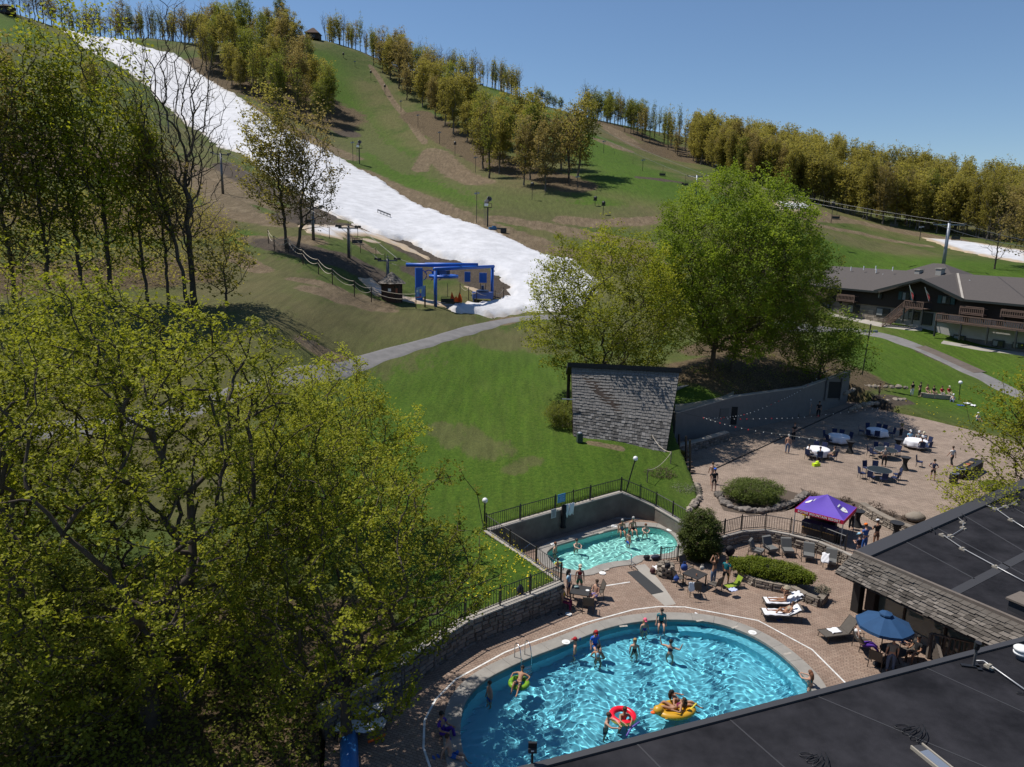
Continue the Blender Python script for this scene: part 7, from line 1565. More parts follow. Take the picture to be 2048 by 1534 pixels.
for f in range(4):
    a, b = cs[f], cs[(f+1) % 4]; mb = MB(); dx, dy = (b[0]-a[0]), (b[1]-a[1]); L_ = math.hypot(dx, dy); nx, ny = dy/L_, -dx/L_
    mb.quadbox([(a[0]+nx*.012,a[1]+ny*.012,EZ-.24),(b[0]+nx*.012,b[1]+ny*.012,EZ-.24),(b[0]+nx*.012,b[1]+ny*.012,EZ+.015),(a[0]+nx*.012,a[1]+ny*.012,EZ+.015)], (nx*.01,ny*.01,0)); mb.build('valance', M_REDV, tent)
for (x, y) in cs: mb = MB(); mb.tube([(x*.985,y*.985,0),(x*.985,y*.985,EZ)], .028, 6); mb.build('leg', M_GALV, tent)
def text_mesh(name, s, size, m, parent, M, bold=.0):
    cu = bpy.data.curves.new(name, 'FONT'); cu.body = s; cu.size = size; cu.align_x = 'CENTER'; cu.align_y = 'CENTER'; cu.extrude = .003; cu.offset = bold; cu.space_character = 1.12; cu.resolution_u = 2
    o = bpy.data.objects.new(name, cu); C.objects.link(o); bpy.context.view_layer.update()
    me = bpy.data.meshes.new_from_object(o.evaluated_get(bpy.context.evaluated_depsgraph_get())); bpy.data.objects.remove(o); me.materials.clear(); me.materials.append(m); me.name = name
    o = bpy.data.objects.new(name, me); C.objects.link(o); o.parent = parent; o.matrix_basis = M; return o
RX = Matrix.Rotation(math.pi/2, 4, 'X')
tw = text_mesh('lettering', 'BOYNE MOUNTAIN RESORT', .165, M_WHITE, tent, Matrix.Translation((0,-hy-.034,EZ-.11))@RX, .004)
tw.scale = (min(1.0, 2.55/max(tw.dimensions.x, .1)),)*3 if False else (1,1,1)
bpy.context.view_layer.update(); k = 2.5/max(tw.dimensions.x, .01); tw.scale = (k, 1.25, 1)
# emblems lie on the left and right slopes
def slope_pt(f, u, s, lift=.03):
    a, b = cs[f], cs[(f+1) % 4]; x = (a[0]+(b[0]-a[0])*u)*(1-s); y = (a[1]+(b[1]-a[1])*u)*(1-s)
    zz = EZ+(PZ-EZ)*(s**1.12)-.10*math.sin(math.pi*u)*math.sin(math.pi*(1-s))-.03*math.sin(math.pi*u)*(1-s); return Vector((x, y, zz+lift))
for f in (1, 3):
    def poly(pts, m, nm, lift): mb = MB(); mb.add([slope_pt(f, .5+u, s, lift) for u, s in pts], [tuple(range(len(pts)))]); mb.build(nm, m, tent)
    poly([(-.19,.52),(.19,.52),(.155,.47),(-.155,.47)], M_WHITE, 'emblem_bar', .035)
    poly([(-.15,.46),(.15,.46),(.145,.38),(-.145,.38)], mat('emblem_blue', (.05,.03,.22), .7), 'emblem_band', .035)
    poly([(-.155,.37),(.155,.37),(.15,.28),(.09,.18),(0,.10),(-.09,.18),(-.15,.28)], M_WHITE, 'emblem_shield', .035)
    for (u0, s0_) in ((-.05,.3),(0,.31),(.04,.29),(-.02,.24),(.03,.22)): poly([(u0-.02,s0_-.02),(u0+.02,s0_-.015),(u0+.025,s0_+.02),(u0-.015,s0_+.015)], mat('emblem_red', (.45,.08,.05), .7), 'emblem_mark', .045)
q = P(1638,1073,Z1); t = thing('serving_bar', q, 'portable bar with dark blue front and orange strip under the purple tent', 'bar', thx-.05)
mb = MB(); mb.box((0,0,.25), (2.0,.6,.5)); mb.build('body', mat('brown_bar', (.08,.05,.035), .7), t); mb = MB(); mb.box((0,-.04,.70), (2.05,.62,.36)); mb.build('front', mat('navy_panel', (.03,.035,.08), .5), t); mb = MB(); mb.box((0,-.36,.50), (1.95,.03,.05)); mb.build('strip', mat('orange_strip', (.75,.42,.12), .5), t)  # strip is one even orange colour along the bar front
for k in range(8): mb = MB(); mb.box((-.88+.25*k, -.358, .70), (.03,.02,.34)); mb.build('slat', M_BLACK, t)
q = P(1678,1085,Z1); t = thing('beverage_tub', q, 'black round tub with a small white logo at the right end of the bar', 'tub'); mb = MB(); mb.lathe([(.24,0),(.3,.5),(.32,.52)], (0,0,0), 16); mb.build('body', M_BLACK, t, True); mb = MB(); mb.box((0,-.29,.3), (.14,.02,.08)); mb.build('logo', M_WHITE, t)
q = P(1645,1056,Z1); t = thing('bar_cabinet', q, 'dark cabinet standing in the shade under the tent', 'cabinet', thx); mb = MB(); mb.box((0,0,.65), (1.6,.5,1.3)); mb.build('body', mat('maroon_cabinet', (.035,.014,.014), .6), t); mb = MB(); mb.box((-.3,-.27,.7), (.7,.03,.9)); mb.build('door', M_BLACK, t)
q = P(1608,1052,Z1); mb = MB(); mb.lathe([(.1,.0),(.22,.02),(.2,.12),(.1,.16)], (0,0,.75), 10); mb.lathe([(.05,0),(.05,.76)], (0,0,0), 8); tag(mb.build('yellow_bucket', mat('yellow_plastic', (.75,.6,.02), .5), None, True, q), 'small yellow bucket beside the bar under the tent', 'bucket')
# ------------------------------------------------------------------ round tables, high tables, chairs on the plaza
M_NAVY = mat('navy_fabric', (.012,.022,.075), .9); M_SPAN = mat('black_stretch_cloth', (.012,.012,.013), .85); M_LINEN = mat('white_linen', (.74,.74,.78), .9, noise=(4,(.66,.66,.7),.3))
def high_table(x, y, z, label, h=1.08, base=None):
    q = P(x, y, z+h); t = thing('high_table', (q.x,q.y,z), label, 'cocktail table')
    mb = MB(); mb.lathe([(.36,0),(.33,.05),(.2,.3),(.15,.55),(.2,.8),(.36,h-.04)], (0,0,0), 16, lambda th_, z_: 1+.10*math.cos(4*th_)*(1-z_/h)); mb.build('cover', M_SPAN, t, True); mb = MB(); mb.lathe([(.4,h-.03),(.4,h),(.38,h+.005)], (0,0,0), 20); mb.build('top', mat('black_table_top', (.02,.02,.022), .6), t)
for (x, y, lb) in [(1717,1021,'black draped high table just right of the tent'),(1795,1045,'black draped high table by the low stone wall at the roof edge'),(1702,882,'black draped high table between the two left white round tables'),(1798,878,'black draped high table near the group at the far right white table'),(1812,914,'black draped high table between the two bare round tables, with a paper on top')]: high_table(x, y, Z1, lb)
def round_table(x, y, label, white):
    q = P(x, y, Z1+.75); t = thing('round_table', (q.x,q.y,Z1), label, 'round table')
    mb = MB(); mb.lathe([(.88,.71),(.9,.73),(.88,.75)], (0,0,0), 28); mb.build('table_top', mat('dark_table_top', (.018,.026,.032), .7, spec=.2) if not white else M_LINEN, t)
    for k in range(4): a = k*math.pi/2+.4; mb = MB(); mb.tube([(.5*math.cos(a),.5*math.sin(a),.71),(.6*math.cos(a),.6*math.sin(a),0)], .018, 5); mb.build('leg', M_STEEL, t)
    if not white: mb = MB(); mb.tube([(.905*math.cos(a),.905*math.sin(a),.735) for a in np.linspace(0, 2*math.pi, 29)], .014, 5); mb.build('edge_trim', M_GALV, t)
    if white:
        mb = MB(); ns = 40; V = [(0,0,.765)]; 
        for i, (r, z) in enumerate([(.6,.765),(.89,.762),(.915,.74),(.94,.6),(.97,.42),(1.0,.24)]):
            for j in range(ns):
                a = j*2*math.pi/ns; rr = r*(1+(.07*math.sin(a*7+i*.2)+.04*math.sin(a*13))*max(0, i-2)/3); V.append((rr*math.cos(a), rr*math.sin(a), z))
        F = [(0,1+j,1+(j+1) % ns) for j in range(ns)]+[(1+i*ns+j,1+(i+1)*ns+j,1+(i+1)*ns+(j+1) % ns,1+i*ns+(j+1) % ns) for i in range(5) for j in range(ns)]
        mb.add(V, F); o = mb.build('tablecloth', M_LINEN, None, True, (q.x,q.y,Z1)); s = o.modifiers.new('s','SOLIDIFY'); s.thickness = .01
        tag(o, label.replace('round table', 'tablecloth on the round table'), 'tablecloth')
        r = np.random.default_rng(int(x))
    return q
TA = round_table(1637,897,'white clothed round table, nearest to the back wall, with three sitters', True); TB = round_table(1678,871,'white clothed round table left of the middle, with empty chairs', True); TC = round_table(1755,859,'white clothed round table farthest back with empty chairs all round', True); TD = round_table(1833,880,'white clothed round table at the right where a group in caps sits', True)
TE = round_table(1772,899,'bare dark round table behind the standing man in grey', False); TF = round_table(1759,939,'bare dark round table nearest the camera on the plaza', False)
def banquet_chair():
    t = thing('banquet_chair', (0,0,0), 'x', 'chair', 0, 'navy chairs round the plaza tables')
    mb = MB(); mb.box((0,0,.45), (.44,.44,.07)); mb.build('seat', M_NAVY, t)
    mb = MB(); mb.quadbox([(-.2,.20,.5),(.2,.20,.5),(.21,.27,.95),(-.21,.27,.95)], (0,.045,.01)); mb.build('backrest', M_NAVY, t)
    for sx in (-1,1):
        for sy in (-1,1): mb = MB(); mb.tube([(sx*.19,sy*.18,.43),(sx*.21,sy*.22,0)], .016, 5); mb.build('leg', M_STEEL, t)
    mb = MB(); mb.tube([(-.2,.2,.45),(-.22,.30,.97),(.22,.30,.97),(.2,.2,.45)], .014, 5); mb.build('back_frame', M_STEEL, t); return t
bc = banquet_chair(); used = [False]
def z7(px, py): return 1340+px*.3457, 740+py*.3457
def place_chair(pos, rz, label):
    if not used[0]: bc.location = pos; bc.rotation_euler.z = rz; bc['label'] = label; used[0] = True; return bc
    return copy_tree(bc, label, pos, rz)
CHL = [(TA,'nearest the back wall',[(840,425),(915,435),(782,490),(872,515),(952,495)]),(TB,'left of the middle',[(912,380),(940,355),(1003,360),(968,395),(1035,388)]),(TC,'farthest back',[(1108,348),(1132,328),(1212,322),(1260,338),(1287,362),(1198,375),(1148,372)]),
       (TD,'at the right',[(1370,385),(1443,390),(1498,395),(1452,440),(1492,440),(1535,412)]),(TE,'behind the standing man in grey',[(1158,462),(1168,432),(1250,430),(1192,478),(1318,460),(1350,462)]),(TF,'nearest the camera',[(1110,592),(1126,556),(1178,545),(1160,615),(1245,635),(1302,618),(1325,600)])]
SEATS = {}
wh = ['far left','far right','left','near','right','near left','far middle']
for T_, nm, lst in CHL:
    for i, (a, b) in enumerate(lst):
        p = P(*z7(a, b), Z1+.5); v = Vector((p.x-T_.x, p.y-T_.y, 0)); v = v.normalized()*max(1.12, min(v.length, 1.35)); pos = Vector((T_.x+v.x, T_.y+v.y, Z1)); rz = math.atan2(v.y, v.x)-math.pi/2
        ang = math.degrees(math.atan2(v.y, v.x)) % 360; side = ['right','far right','far','far left','left','near left','near','near right'][int((ang+22.5)//45) % 8]
        place_chair(pos, rz, f'navy chair on the {side} side of the table {nm}'); SEATS[(nm, i)] = (pos, rz)
place_chair(P(*z7(1440,560), Z1), .9, 'single navy banquet chair standing apart from the tables')
q = P(1938,947,Z1); t = thing('serving_table', (q.x,q.y,Z1), 'long black draped serving table in the shade of the small tree', 'table', .72); mb = MB(); mb.box((0,0,.4), (3.6,.85,.8)); mb.build('drape', M_SPAN, t); mb = MB(); mb.box((0,0,.82), (3.7,.95,.05)); mb.build('top', mat('black_table_top', (.02,.02,.022), .6), t)
for k, (dx, c) in enumerate(((-1.2,(.5,.35,.2)),(-.7,(.4,.12,.05)),(.1,(.3,.2,.1)))): mb = MB(); mb.box((q.x+dx*math.cos(.72), q.y+dx*math.sin(.72), Z1+.9), (.4,.28,.1), .72); tag(mb.build('food_tray', mat('tray_food_%d' % k, c, .6), None), ['tan food tray on the near end of the serving table','red food tray second along the serving table','brown food tray in the middle of the serving table'][k], 'tray')
for (x, y, lb) in [(1906,966,'black barrel bin with a white rimmed lid, nearer of two'),(1919,957,'black barrel bin with a white rimmed lid, farther of two')]:
    q = P(x, y, Z1); t = thing('barrel_bin', q, lb, 'bin'); mb = MB(); mb.lathe([(.27,0),(.32,.3),(.32,.55),(.29,.8)], (0,0,0), 16); mb.build('barrel', M_BLACK, t, True); mb = MB(); mb.lathe([(.33,.79),(.33,.83),(.24,.85),(.23,.8)], (0,0,0), 18); mb.build('rim', M_GALV, t)
q = P(1632,932,Z1); mb = MB(); mb.box((0,0,.12), (.6,.3,.25), .3); mb.ball((.1,.05,.28), .16, 8, 5); tag(mb.build('neon_bag', mat('neon_yellow', (.55,.75,.02), .7), None, False, q), 'neon yellow bag on the pavers beside the nearest sitting group', 'bag')
# ------------------------------------------------------------------ pool furniture
M_GCUSH = mat('grey_cushion', (.125,.125,.12), .95); M_FRM = mat('bronze_frame', (.055,.045,.038), .5, .3); M_SLING = mat('taupe_sling', (.10,.085,.07), .85, noise=(8,(.075,.065,.055),.3)); M_DTAB = mat('charcoal_table', (.04,.038,.037), .45)
def armchair(loc, rz, label):
    t = thing('patio_armchair', loc, label, 'armchair', rz, 'grey cushioned armchairs along the curved wall')
    mb = MB(); mb.box((0,-.02,.38), (.62,.62,.14)); mb.build('seat_cushion', M_GCUSH, t); mb = MB(); mb.quadbox([(-.31,.22,.44),(.31,.22,.44),(.31,.40,.95),(-.31,.40,.95)], (0,.13,.03)); mb.build('back_cushion', M_GCUSH, t)
    for s in (-1,1): mb = MB(); mb.tube([(s*.38,-.34,0),(s*.40,-.34,.58),(s*.40,.05,.64),(s*.39,.42,.6),(s*.36,.48,0)], .022, 6); mb.build('arm_frame', M_FRM, t, True)
    mb = MB(); mb.tube([(-.38,-.3,.3),(.38,-.3,.3)], .02, 5); mb.tube([(-.36,.42,.3),(.36,.42,.3)], .02, 5); mb.build('cross_bar', M_FRM, t); return t
ar = [((1514,1112),1.0,'grey cushioned armchair seen from the side, leftmost by the hedge'),((1540,1107),.35,'grey cushioned armchair second from the left below the curved wall'),((1574,1111),-.05,'grey cushioned armchair in the middle of the row of five'),((1616,1121),-.35,'grey cushioned armchair second from the right in the row of five'),((1660,1133),-.45,'grey cushioned armchair with a white towel over its back')]
for i, ((x, y), a, lb) in enumerate(ar): q = P(x, y, 0); arm = armchair(q, a, lb)
def draped(name, c, w_, d_, m, label, cat='towel', rz=0., seed=0, amp=.03, th=.02):
    mb = MB(); n, k = 10, 8; V = []; r = np.random.default_rng(seed)
    for i in range(n):
        for j in range(k): u, v = i/(n-1)-.5, j/(k-1)-.5; V.append((u*w_*(1+.1*math.sin(v*7+seed)), v*d_*(1+.1*math.sin(u*8+seed)), amp*(1+math.sin(u*13+seed)*math.cos(v*11+seed))))
    mb.add(V, [(i*k+j,(i+1)*k+j,(i+1)*k+j+1,i*k+j+1) for i in range(n-1) for j in range(k-1)]); o = mb.build(name, m, None, True, c, rz); s = o.modifiers.new('s','SOLIDIFY'); s.thickness = th; s.offset = 1; return tag(o, label, cat)
q = P(1656,1120,.55); o = draped('towel', (q.x-.12,q.y+.1,.62), .42, .6, M_TOWEL, 'white towel draped over the rightmost grey armchair', 'towel', -.45, 3, .03); o.rotation_euler.x = .9
def lounger(foot, head, label, backang=.75, m=M_SLING, white=False, w_=.68, group=None):
    f, h = P(*foot, .0), P(*head, .0); v = h-f; v.z = 0; L_ = 1.95; rz = math.atan2(v.y, v.x); t = thing('sun_lounger', (f+h)/2, label, 'sun lounger', rz, group)
    x0, xb, bl = -L_/2, .3, .78
    mb = MB(); mb.box(((x0+xb)/2,0,.34), (xb-x0,w_-.06,.03)); mb.build('seat', m, t)
    ex_, ez_ = xb+bl*math.cos(backang), .34+bl*math.sin(backang); mb = MB(); mb.quadbox([(xb,-w_/2+.03,.34),(ex_,-w_/2+.03,ez_),(ex_,w_/2-.03,ez_),(xb,w_/2-.03,.34)], (-.03*math.sin(backang),0,.03)); mb.build('backrest', m, t)
    for s in (-1,1):
        mb = MB(); mb.tube([(x0,s*w_/2,.34),(xb+.15,s*w_/2,.34),(L_/2,s*w_/2,.33)], .022, 5); mb.tube([(xb,s*w_/2,.34),(ex_,s*w_/2,ez_)], .02, 5); mb.build('side_rail', M_FRM, t)
        for x in (x0+.15, L_/2-.1): mb = MB(); mb.tube([(x,s*w_/2,.33),(x+(-.08 if x < 0 else .06),s*w_/2,0)], .02, 5); mb.build('leg', M_FRM, t)
    mb = MB(); mb.tube([(x0,-w_/2,.34),(x0,w_/2,.34)], .02, 5); mb.tube([(ex_,-w_/2,ez_),(ex_,w_/2,ez_)], .02, 5); mb.build('end_rail', M_FRM, t)
    if white:
        mb = MB(); V = []; n = 16
        for i in range(n):
            s_ = i/(n-1)*(xb-x0+bl-.1); x, z = (x0+.05+s_, .375) if s_ < xb-x0 else (xb+(s_-(xb-x0))*math.cos(backang)-.03, .375+(s_-(xb-x0))*math.sin(backang)+.02)
            for y in (-.33,-.12,.12,.33): V.append((x, y*(1+.06*math.sin(i*1.7)), z+.012*math.sin(i*2.1+y*9)))
        mb.add(V, [(i*4+j,i*4+j+1,(i+1)*4+j+1,(i+1)*4+j)[::-1] for i in range(n-1) for j in range(3)]); o = mb.build('towel', M_TOWEL, None, True, t.location, rz); s = o.modifiers.new('s','SOLIDIFY'); s.thickness = .012; s.offset = 1; tag(o, 'white towel spread along '+white, 'towel')
    return t, rz
LG1, rzl1 = lounger((1524,1236),(1600,1240),'brown sling lounger with a woman lying on it, nearer of the occupied pair', .5, white='the nearer occupied lounger')
LG2, rzl2 = lounger((1528,1213),(1600,1216),'brown sling lounger with a sunbather in a straw hat, farther of the occupied pair', .5, white='the farther occupied lounger')
LG3, rzl3 = lounger((1648,1279),(1706,1272),'empty taupe sling lounger with its back up near the blue umbrella', .95)
draped('towel', LG3.location+Vector((-.25,0,.37)), .55, .42, M_TOWEL, 'white towel folded on the empty lounger near the umbrella', 'towel', .3, 6, .02)
lounger((1452,1180),(1484,1172),'small low lounger with a lime green back beside the hedge planter', 1.05, mat('lime_sling', (.22,.30,.02), .8), w_=.55)[0].scale = (.62,.75,.62)
draped('towel', P(1466,1180,.38), .45, .35, mat('striped_towel', (.45,.5,.7), .9), 'blue and white towel on the small lime backed lounger', 'towel', .4, 8, .02)
for (f, h, lb) in [((690,1432),(752,1440),'lounger with white towels in the dappled shade under the tree, far one'),((690,1468),(752,1472),'lounger with white towels in the dappled shade under the tree, near one')]:
    lounger(f, h, lb, .4, mat('white_sling', (.5,.5,.5), .8), white=lb.split(' in the')[0].replace('lounger with white towels', 'the shaded lounger')+(' at the far side' if 'far' in lb else ' at the near side'))
mb = MB(); a, b = P(697,1470,.2), P(700,1560,.2); mb.tube([a, a.lerp(b,.4), b], .33, 8); tag(mb.build('blue_roll', mat('blue_vinyl', (.03,.16,.42), .4), None, True), 'blue vinyl roll lying under the tree at the left edge of the deck', 'cover roll')
mb = MB(); mb.tube([P(736,1484,.15), P(752,1478,.15), P(770,1469,.15)], .05, 6); tag(mb.build('pool_noodle', M_ORANGE, None, True), 'orange foam noodle on the shaded deck', 'noodle')
def sling_chair(x, y, rz, label):
    t = thing('patio_chair', P(x, y, 0), label, 'chair', rz, 'dark sling dining chairs by the pool')
    mb = MB(); mb.quadbox([(-.25,-.24,.43),(.25,-.24,.43),(.25,.22,.40),(-.25,.22,.40)], (0,0,.02)); mb.build('seat', M_SLING, t); mb = MB(); mb.quadbox([(-.25,.22,.42),(.25,.22,.42),(.25,.36,.92),(-.25,.36,.92)], (0,.02,0)); mb.build('backrest', M_SLING, t)
    for s in (-1,1): mb = MB(); mb.tube([(s*.28,-.27,0),(s*.28,-.26,.62),(s*.28,.3,.64)], .02, 5); mb.tube([(s*.28,.30,0),(s*.27,.24,.45),(s*.26,.38,.94)], .02, 5); mb.build('side_frame', M_FRM, t)
    mb = MB(); mb.tube([(-.26,.38,.94),(.26,.38,.94)], .02, 5); mb.tube([(-.26,-.25,.43),(.26,-.25,.43)], .018, 5); mb.build('cross_bar', M_FRM, t); return t
def sq_table(x, y, label, s=.98, rz=.35, h=.72):
    q = P(x, y, h); t = thing('square_table', (q.x,q.y,0), label, 'table', rz); mb = MB(); mb.box((0,0,h-.02), (s,s,.04)); mb.build('table_top', M_DTAB, t)
    for sx in (-1,1):
        for sy in (-1,1): mb = MB(); mb.box((sx*(s/2-.06),sy*(s/2-.06),h/2-.02), (.06,.06,h-.04)); mb.build('leg', M_FRM, t)
    return q
qt = sq_table(1161,1180,'dark square table beside the stone wall where the teenagers gather', 1.0, -.25); qm = sq_table(1390,1147,'dark square table by the evergreen with bags around it', 1.0, .75)
sling_chair(1122,1213,1.75,'dark sling chair at the left of the teenagers table'); sling_chair(1194,1196,-1.4,'dark sling chair on the right of the teenagers table'); sling_chair(1176,1222,3.0,'empty dark sling chair nearest the pool at the teenagers table, back to the camera')
sling_chair(1357,1168,1.9,'dark sling chair with a blue bag at the left of the bag laden table'); sling_chair(1388,1190,3.1,'dark sling chair hung with a white towel nearest the mat'); sling_chair(1428,1182,-2.4,'dark sling chair at the lower right of the bag laden table'); sling_chair(1372,1146,.7,'dark sling chair piled with a backpack behind the bag laden table')
sling_chair(1752,1333,2.4,'empty taupe chair in front of the blue umbrella table'); sling_chair(1722,1297,1.7,'reclined chair left of the blue umbrella'); sling_chair(1816,1318,-1.5,'dark chair in the shade right of the umbrella table')
q = P(1786,1300,.7); t = thing('round_table', (q.x,q.y,0), 'dark round table in the shade of the blue umbrella', 'table'); mb = MB(); mb.lathe([(.55,.68),(.56,.7),(.55,.72)], (0,0,0), 20); mb.build('table_top', M_DTAB, t); mb = MB(); [mb.tube([(.1*math.cos(a),.1*math.sin(a),.68),(.4*math.cos(a),.4*math.sin(a),0)], .025, 6) for a in (0,1.57,3.14,4.71)]; mb.build('legs', M_FRM, t)
# umbrella
ap = P(1772,1229,2.55); u_ = thing('umbrella', (ap.x,ap.y,0), 'blue octagonal patio umbrella tilted slightly over the shaded table', 'umbrella', .15); M_UMB = mat('blue_canvas', (.012,.06,.15), .85, noise=(3,(.009,.048,.125),.3))
mb = MB(); R_ = 1.2; V = [(0,0,2.6)]
for i, s in enumerate((.35,.7,1.0)):
    for j in range(16): a = j*math.pi/8; rr = R_*s*(1 if j % 2 == 0 else .93); V.append((rr*math.cos(a), rr*math.sin(a), 2.6-.52*s**1.15-(.03 if j % 2 else 0)*s))
F = [(0,1+j,1+(j+1) % 16) for j in range(16)]+[(1+i*16+j,17+i*16+j,17+i*16+(j+1) % 16,1+i*16+(j+1) % 16) for i in range(2) for j in range(16)]; mb.add(V, F); cpy = mb.build('canopy', M_UMB, u_); s = cpy.modifiers.new('s','SOLIDIFY'); s.thickness = .012
mb = MB(); ns = 16; V = []
for j in range(16): a = j*math.pi/8; rr = R_*(1 if j % 2 == 0 else .93); z = 2.08-(.03 if j % 2 else 0); V += [(rr*math.cos(a),rr*math.sin(a),z),(rr*1.005*math.cos(a),rr*1.005*math.sin(a),z-.13)]
mb.add(V, [(j*2,j*2+1,((j+1) % 16)*2+1,((j+1) % 16)*2) for j in range(16)]); mb.build('valance', M_UMB, u_)
mb = MB(); mb.lathe([(.3,2.56),(.28,2.62),(.1,2.7),(.02,2.74)], (0,0,0), 8); mb.build('vent_cap', M_UMB, u_)
mb = MB(); mb.tube([(0,0,0),(0,0,2.6)], .024, 8); mb.build('pole', M_FRM, u_); mb = MB(); mb.lathe([(.26,0),(.26,.06),(.06,.14)], (0,0,0), 14); mb.build('base', M_BLACK, u_)
for j in range(8): a = j*math.pi/4; mb = MB(); mb.tube([(0,0,2.57),(R_*.98*math.cos(a),R_*.98*math.sin(a),2.07)], .01, 4); mb.build('rib', M_FRM, u_)
# bags, small litter
def bag(x, y, z, w_, h_, m, label, rz=0., cat='bag'):
    t = thing('bag', P(x, y, z), label, cat, rz); mb = MB(); mb.ball((0,0,h_*.5), .5, 10, 6, (w_,w_*.6,h_)); r = np.random.default_rng(int(x*y)); mb.v = [(v[0]+r.normal(0,.012), v[1]+r.normal(0,.012), max(v[2], 0.01)) for v in mb.v]; mb.build('body', m, t, True)
    mb = MB(); mb.tube([(-w_*.25,0,h_*.85),(-w_*.15,0,h_*1.25),(w_*.15,0,h_*1.25),(w_*.25,0,h_*.85)], .015, 5); mb.build('handle', m, t); return t
MBK = mat('black_bag', (.015,.015,.02), .8); MNB = mat('navy_bag', (.02,.025,.05), .8); MBL = mat('blue_bag', (.03,.08,.3), .8); MMR = mat('maroon_bag', (.09,.03,.035), .8); MCR = mat('cream_bag', (.5,.46,.4), .8); MRB = mat('red_bag', (.5,.04,.05), .8)
bag(1293,1119,.04,.42,.3,MBK,'black bag on the near rim of the small pool'); bag(1311,1119,.04,.6,.3,MNB,'navy duffel bag on the near rim of the small pool', .1); bag(1305,1147,.02,.35,.32,MMR,'maroon bag on the deck against the stone pillar'); bag(1335,1137,.74,.4,.36,MBK,'black and grey backpack on top of the stone pillar', .3)
bag(1368,1142,.45,.42,.45,MBL,'blue and red backpack on the chair behind the bag laden table'); bag(1404,1141,.74,.26,.3,MCR,'cream handbag standing on the bag laden table'); bag(1352,1162,.45,.38,.3,MBL,'blue bag on the left chair of the bag laden table', .5); bag(1459,1112,.02,.6,.7,MBK,'black bag and stroller shape by the hedge end'); bag(1040,1201,1.0,.34,.9,MNB,'dark coat hanging on the left iron fence')
draped('towel', P(1316,1136,.3), .5,.4, M_TOWEL, 'white towel beside the stone pillar', 'towel', .5, 4, .05); q = P(1383,1170,.9); o = draped('towel', (q.x,q.y,.8), .3,.5, M_TOWEL, 'white towel hung over the chair nearest the mat', 'towel', .1, 9, .02); o.rotation_euler.x = 1.4
draped('towel', P(1344,1044,.02), .5,.3, MBL, 'blue towel lying at the right end of the small pool', 'towel', .2, 2, .05); draped('towel', P(1594,1190,.75), .5,.5, M_TOWEL, 'crumpled white towel at the head of the farther occupied lounger', 'towel', .2, 5, .06)
def flipflops(x, y, m, label):
    t = thing('sandals', P(x, y, .006), label, 'sandals', .5)
    for s in (-1,1): mb = MB(); mb.lathe([(.05,0),(.05,.02)], (0,0,0), 8); mb.v = [(v[0]+s*.09, v[1]*2.4, v[2]) for v in mb.v]; mb.build('sandal', m, t)
flipflops(1120,1229,MBK,'pair of dark sandals on the pavers left of the empty chair'); flipflops(1736,1318,MBK,'pair of dark sandals in front of the reclined chair'); flipflops(1390,1228,M_TOWEL,'small white sandals on the deck behind the large pool'); flipflops(1559,1240,MBL,'blue violet bottle and sandals by the nearer occupied lounger'); flipflops(872,1514,MBL,'teal sandals by the man at the shaded pool edge')
mb = MB(); mb.lathe([(.09,0),(.1,.01),(.1,.02)], (0,0,0), 12); tag(mb.build('paper_plate', M_WHITE, None, loc=P(1175,1181,.725)), 'white paper plate on the teenagers table', 'plate'); bag(1153,1176,.72,.28,.14,mat('mint_cloth', (.3,.4,.38), .9),'crumpled mint cloth on the teenagers table', .2, 'cloth')
mb = MB(); mb.lathe([(.035,0),(.035,.12)], (0,0,0), 8); tag(mb.build('cup', mat('orange_cup', (.5,.2,.1), .5), None, loc=P(1393,1152,.725)), 'small orange cup on the bag laden table', 'cup'); mb = MB(); mb.lathe([(.035,0),(.035,.14)], (0,0,0), 8); tag(mb.build('cup', MBL, None, loc=P(1160,1281,.04)), 'dark blue tumbler on the left rim of the large pool', 'cup')
# pool floats
def ring(x, y, R_, r_, mats, split, label, sc=(1,1), rz=0., name='swim_ring'):
    t = thing(name, P(x, y, WZ+r_*.25), label, 'pool float', rz); n, k = 28, 10
    for mi, (m, nm) in enumerate(mats):
        mb = MB(); V = [((R_+r_*math.cos(b))*math.cos(a)*sc[0], (R_+r_*math.cos(b))*math.sin(a)*sc[1], r_*math.sin(b)) for a in np.arange(n)*2*math.pi/n for b in np.arange(k)*2*math.pi/k]
        F = [(i*k+j, ((i+1) % n)*k+j, ((i+1) % n)*k+(j+1) % k, i*k+(j+1) % k) for i in range(n) for j in range(k) if split(i, j, mi)]
        mb.add(V, F); mb.build(nm, m, t, True)
    return t
MRD = mat('watermelon_red', (.75,.01,.03), .35); MYL = mat('rind_yellow', (.75,.65,.08), .35); MGN = mat('float_green', (.17,.33,.02), .35); MOR = mat('duck_yellow', (.55,.30,.02), .4)
ring(1245,1432,.44,.13,[(MRD,'inner_red'),(MYL,'rind')], lambda i, j, m: (j in (2,3,4,5,6,7,1)) if m == 0 else (j in (0,8,9)), 'red watermelon swim ring with a yellow green rind')
ring(1038,1366,.36,.12,[(MGN,'body'),(mat('dark_green_stripe', (.08,.25,.02), .4),'stripe')], lambda i, j, m: (i % 7 != 0) if m == 0 else (i % 7 == 0), 'lime green swim ring at the shaded left side of the pool')
dk = ring(1352,1420,.44,.14,[(MOR,'body')], lambda i, j, m: True, 'orange yellow duck shaped float carrying two people', (1.5,1.0), .25, 'duck_float')
mb = MB(); mb.ball((-.80,0,.13), .2, 12, 8, (1.1,1,.95)); mb.build('head', MOR, dk, True); mb = MB(); mb.ball((-1.01,0,.05), .11, 8, 6, (1.2,.9,.5)); mb.build('beak', M_ORANGE, dk, True); mb = MB(); mb.box((-.05,0,-.02), (1.25,.85,.06)); mb.build('floor', MOR, dk)
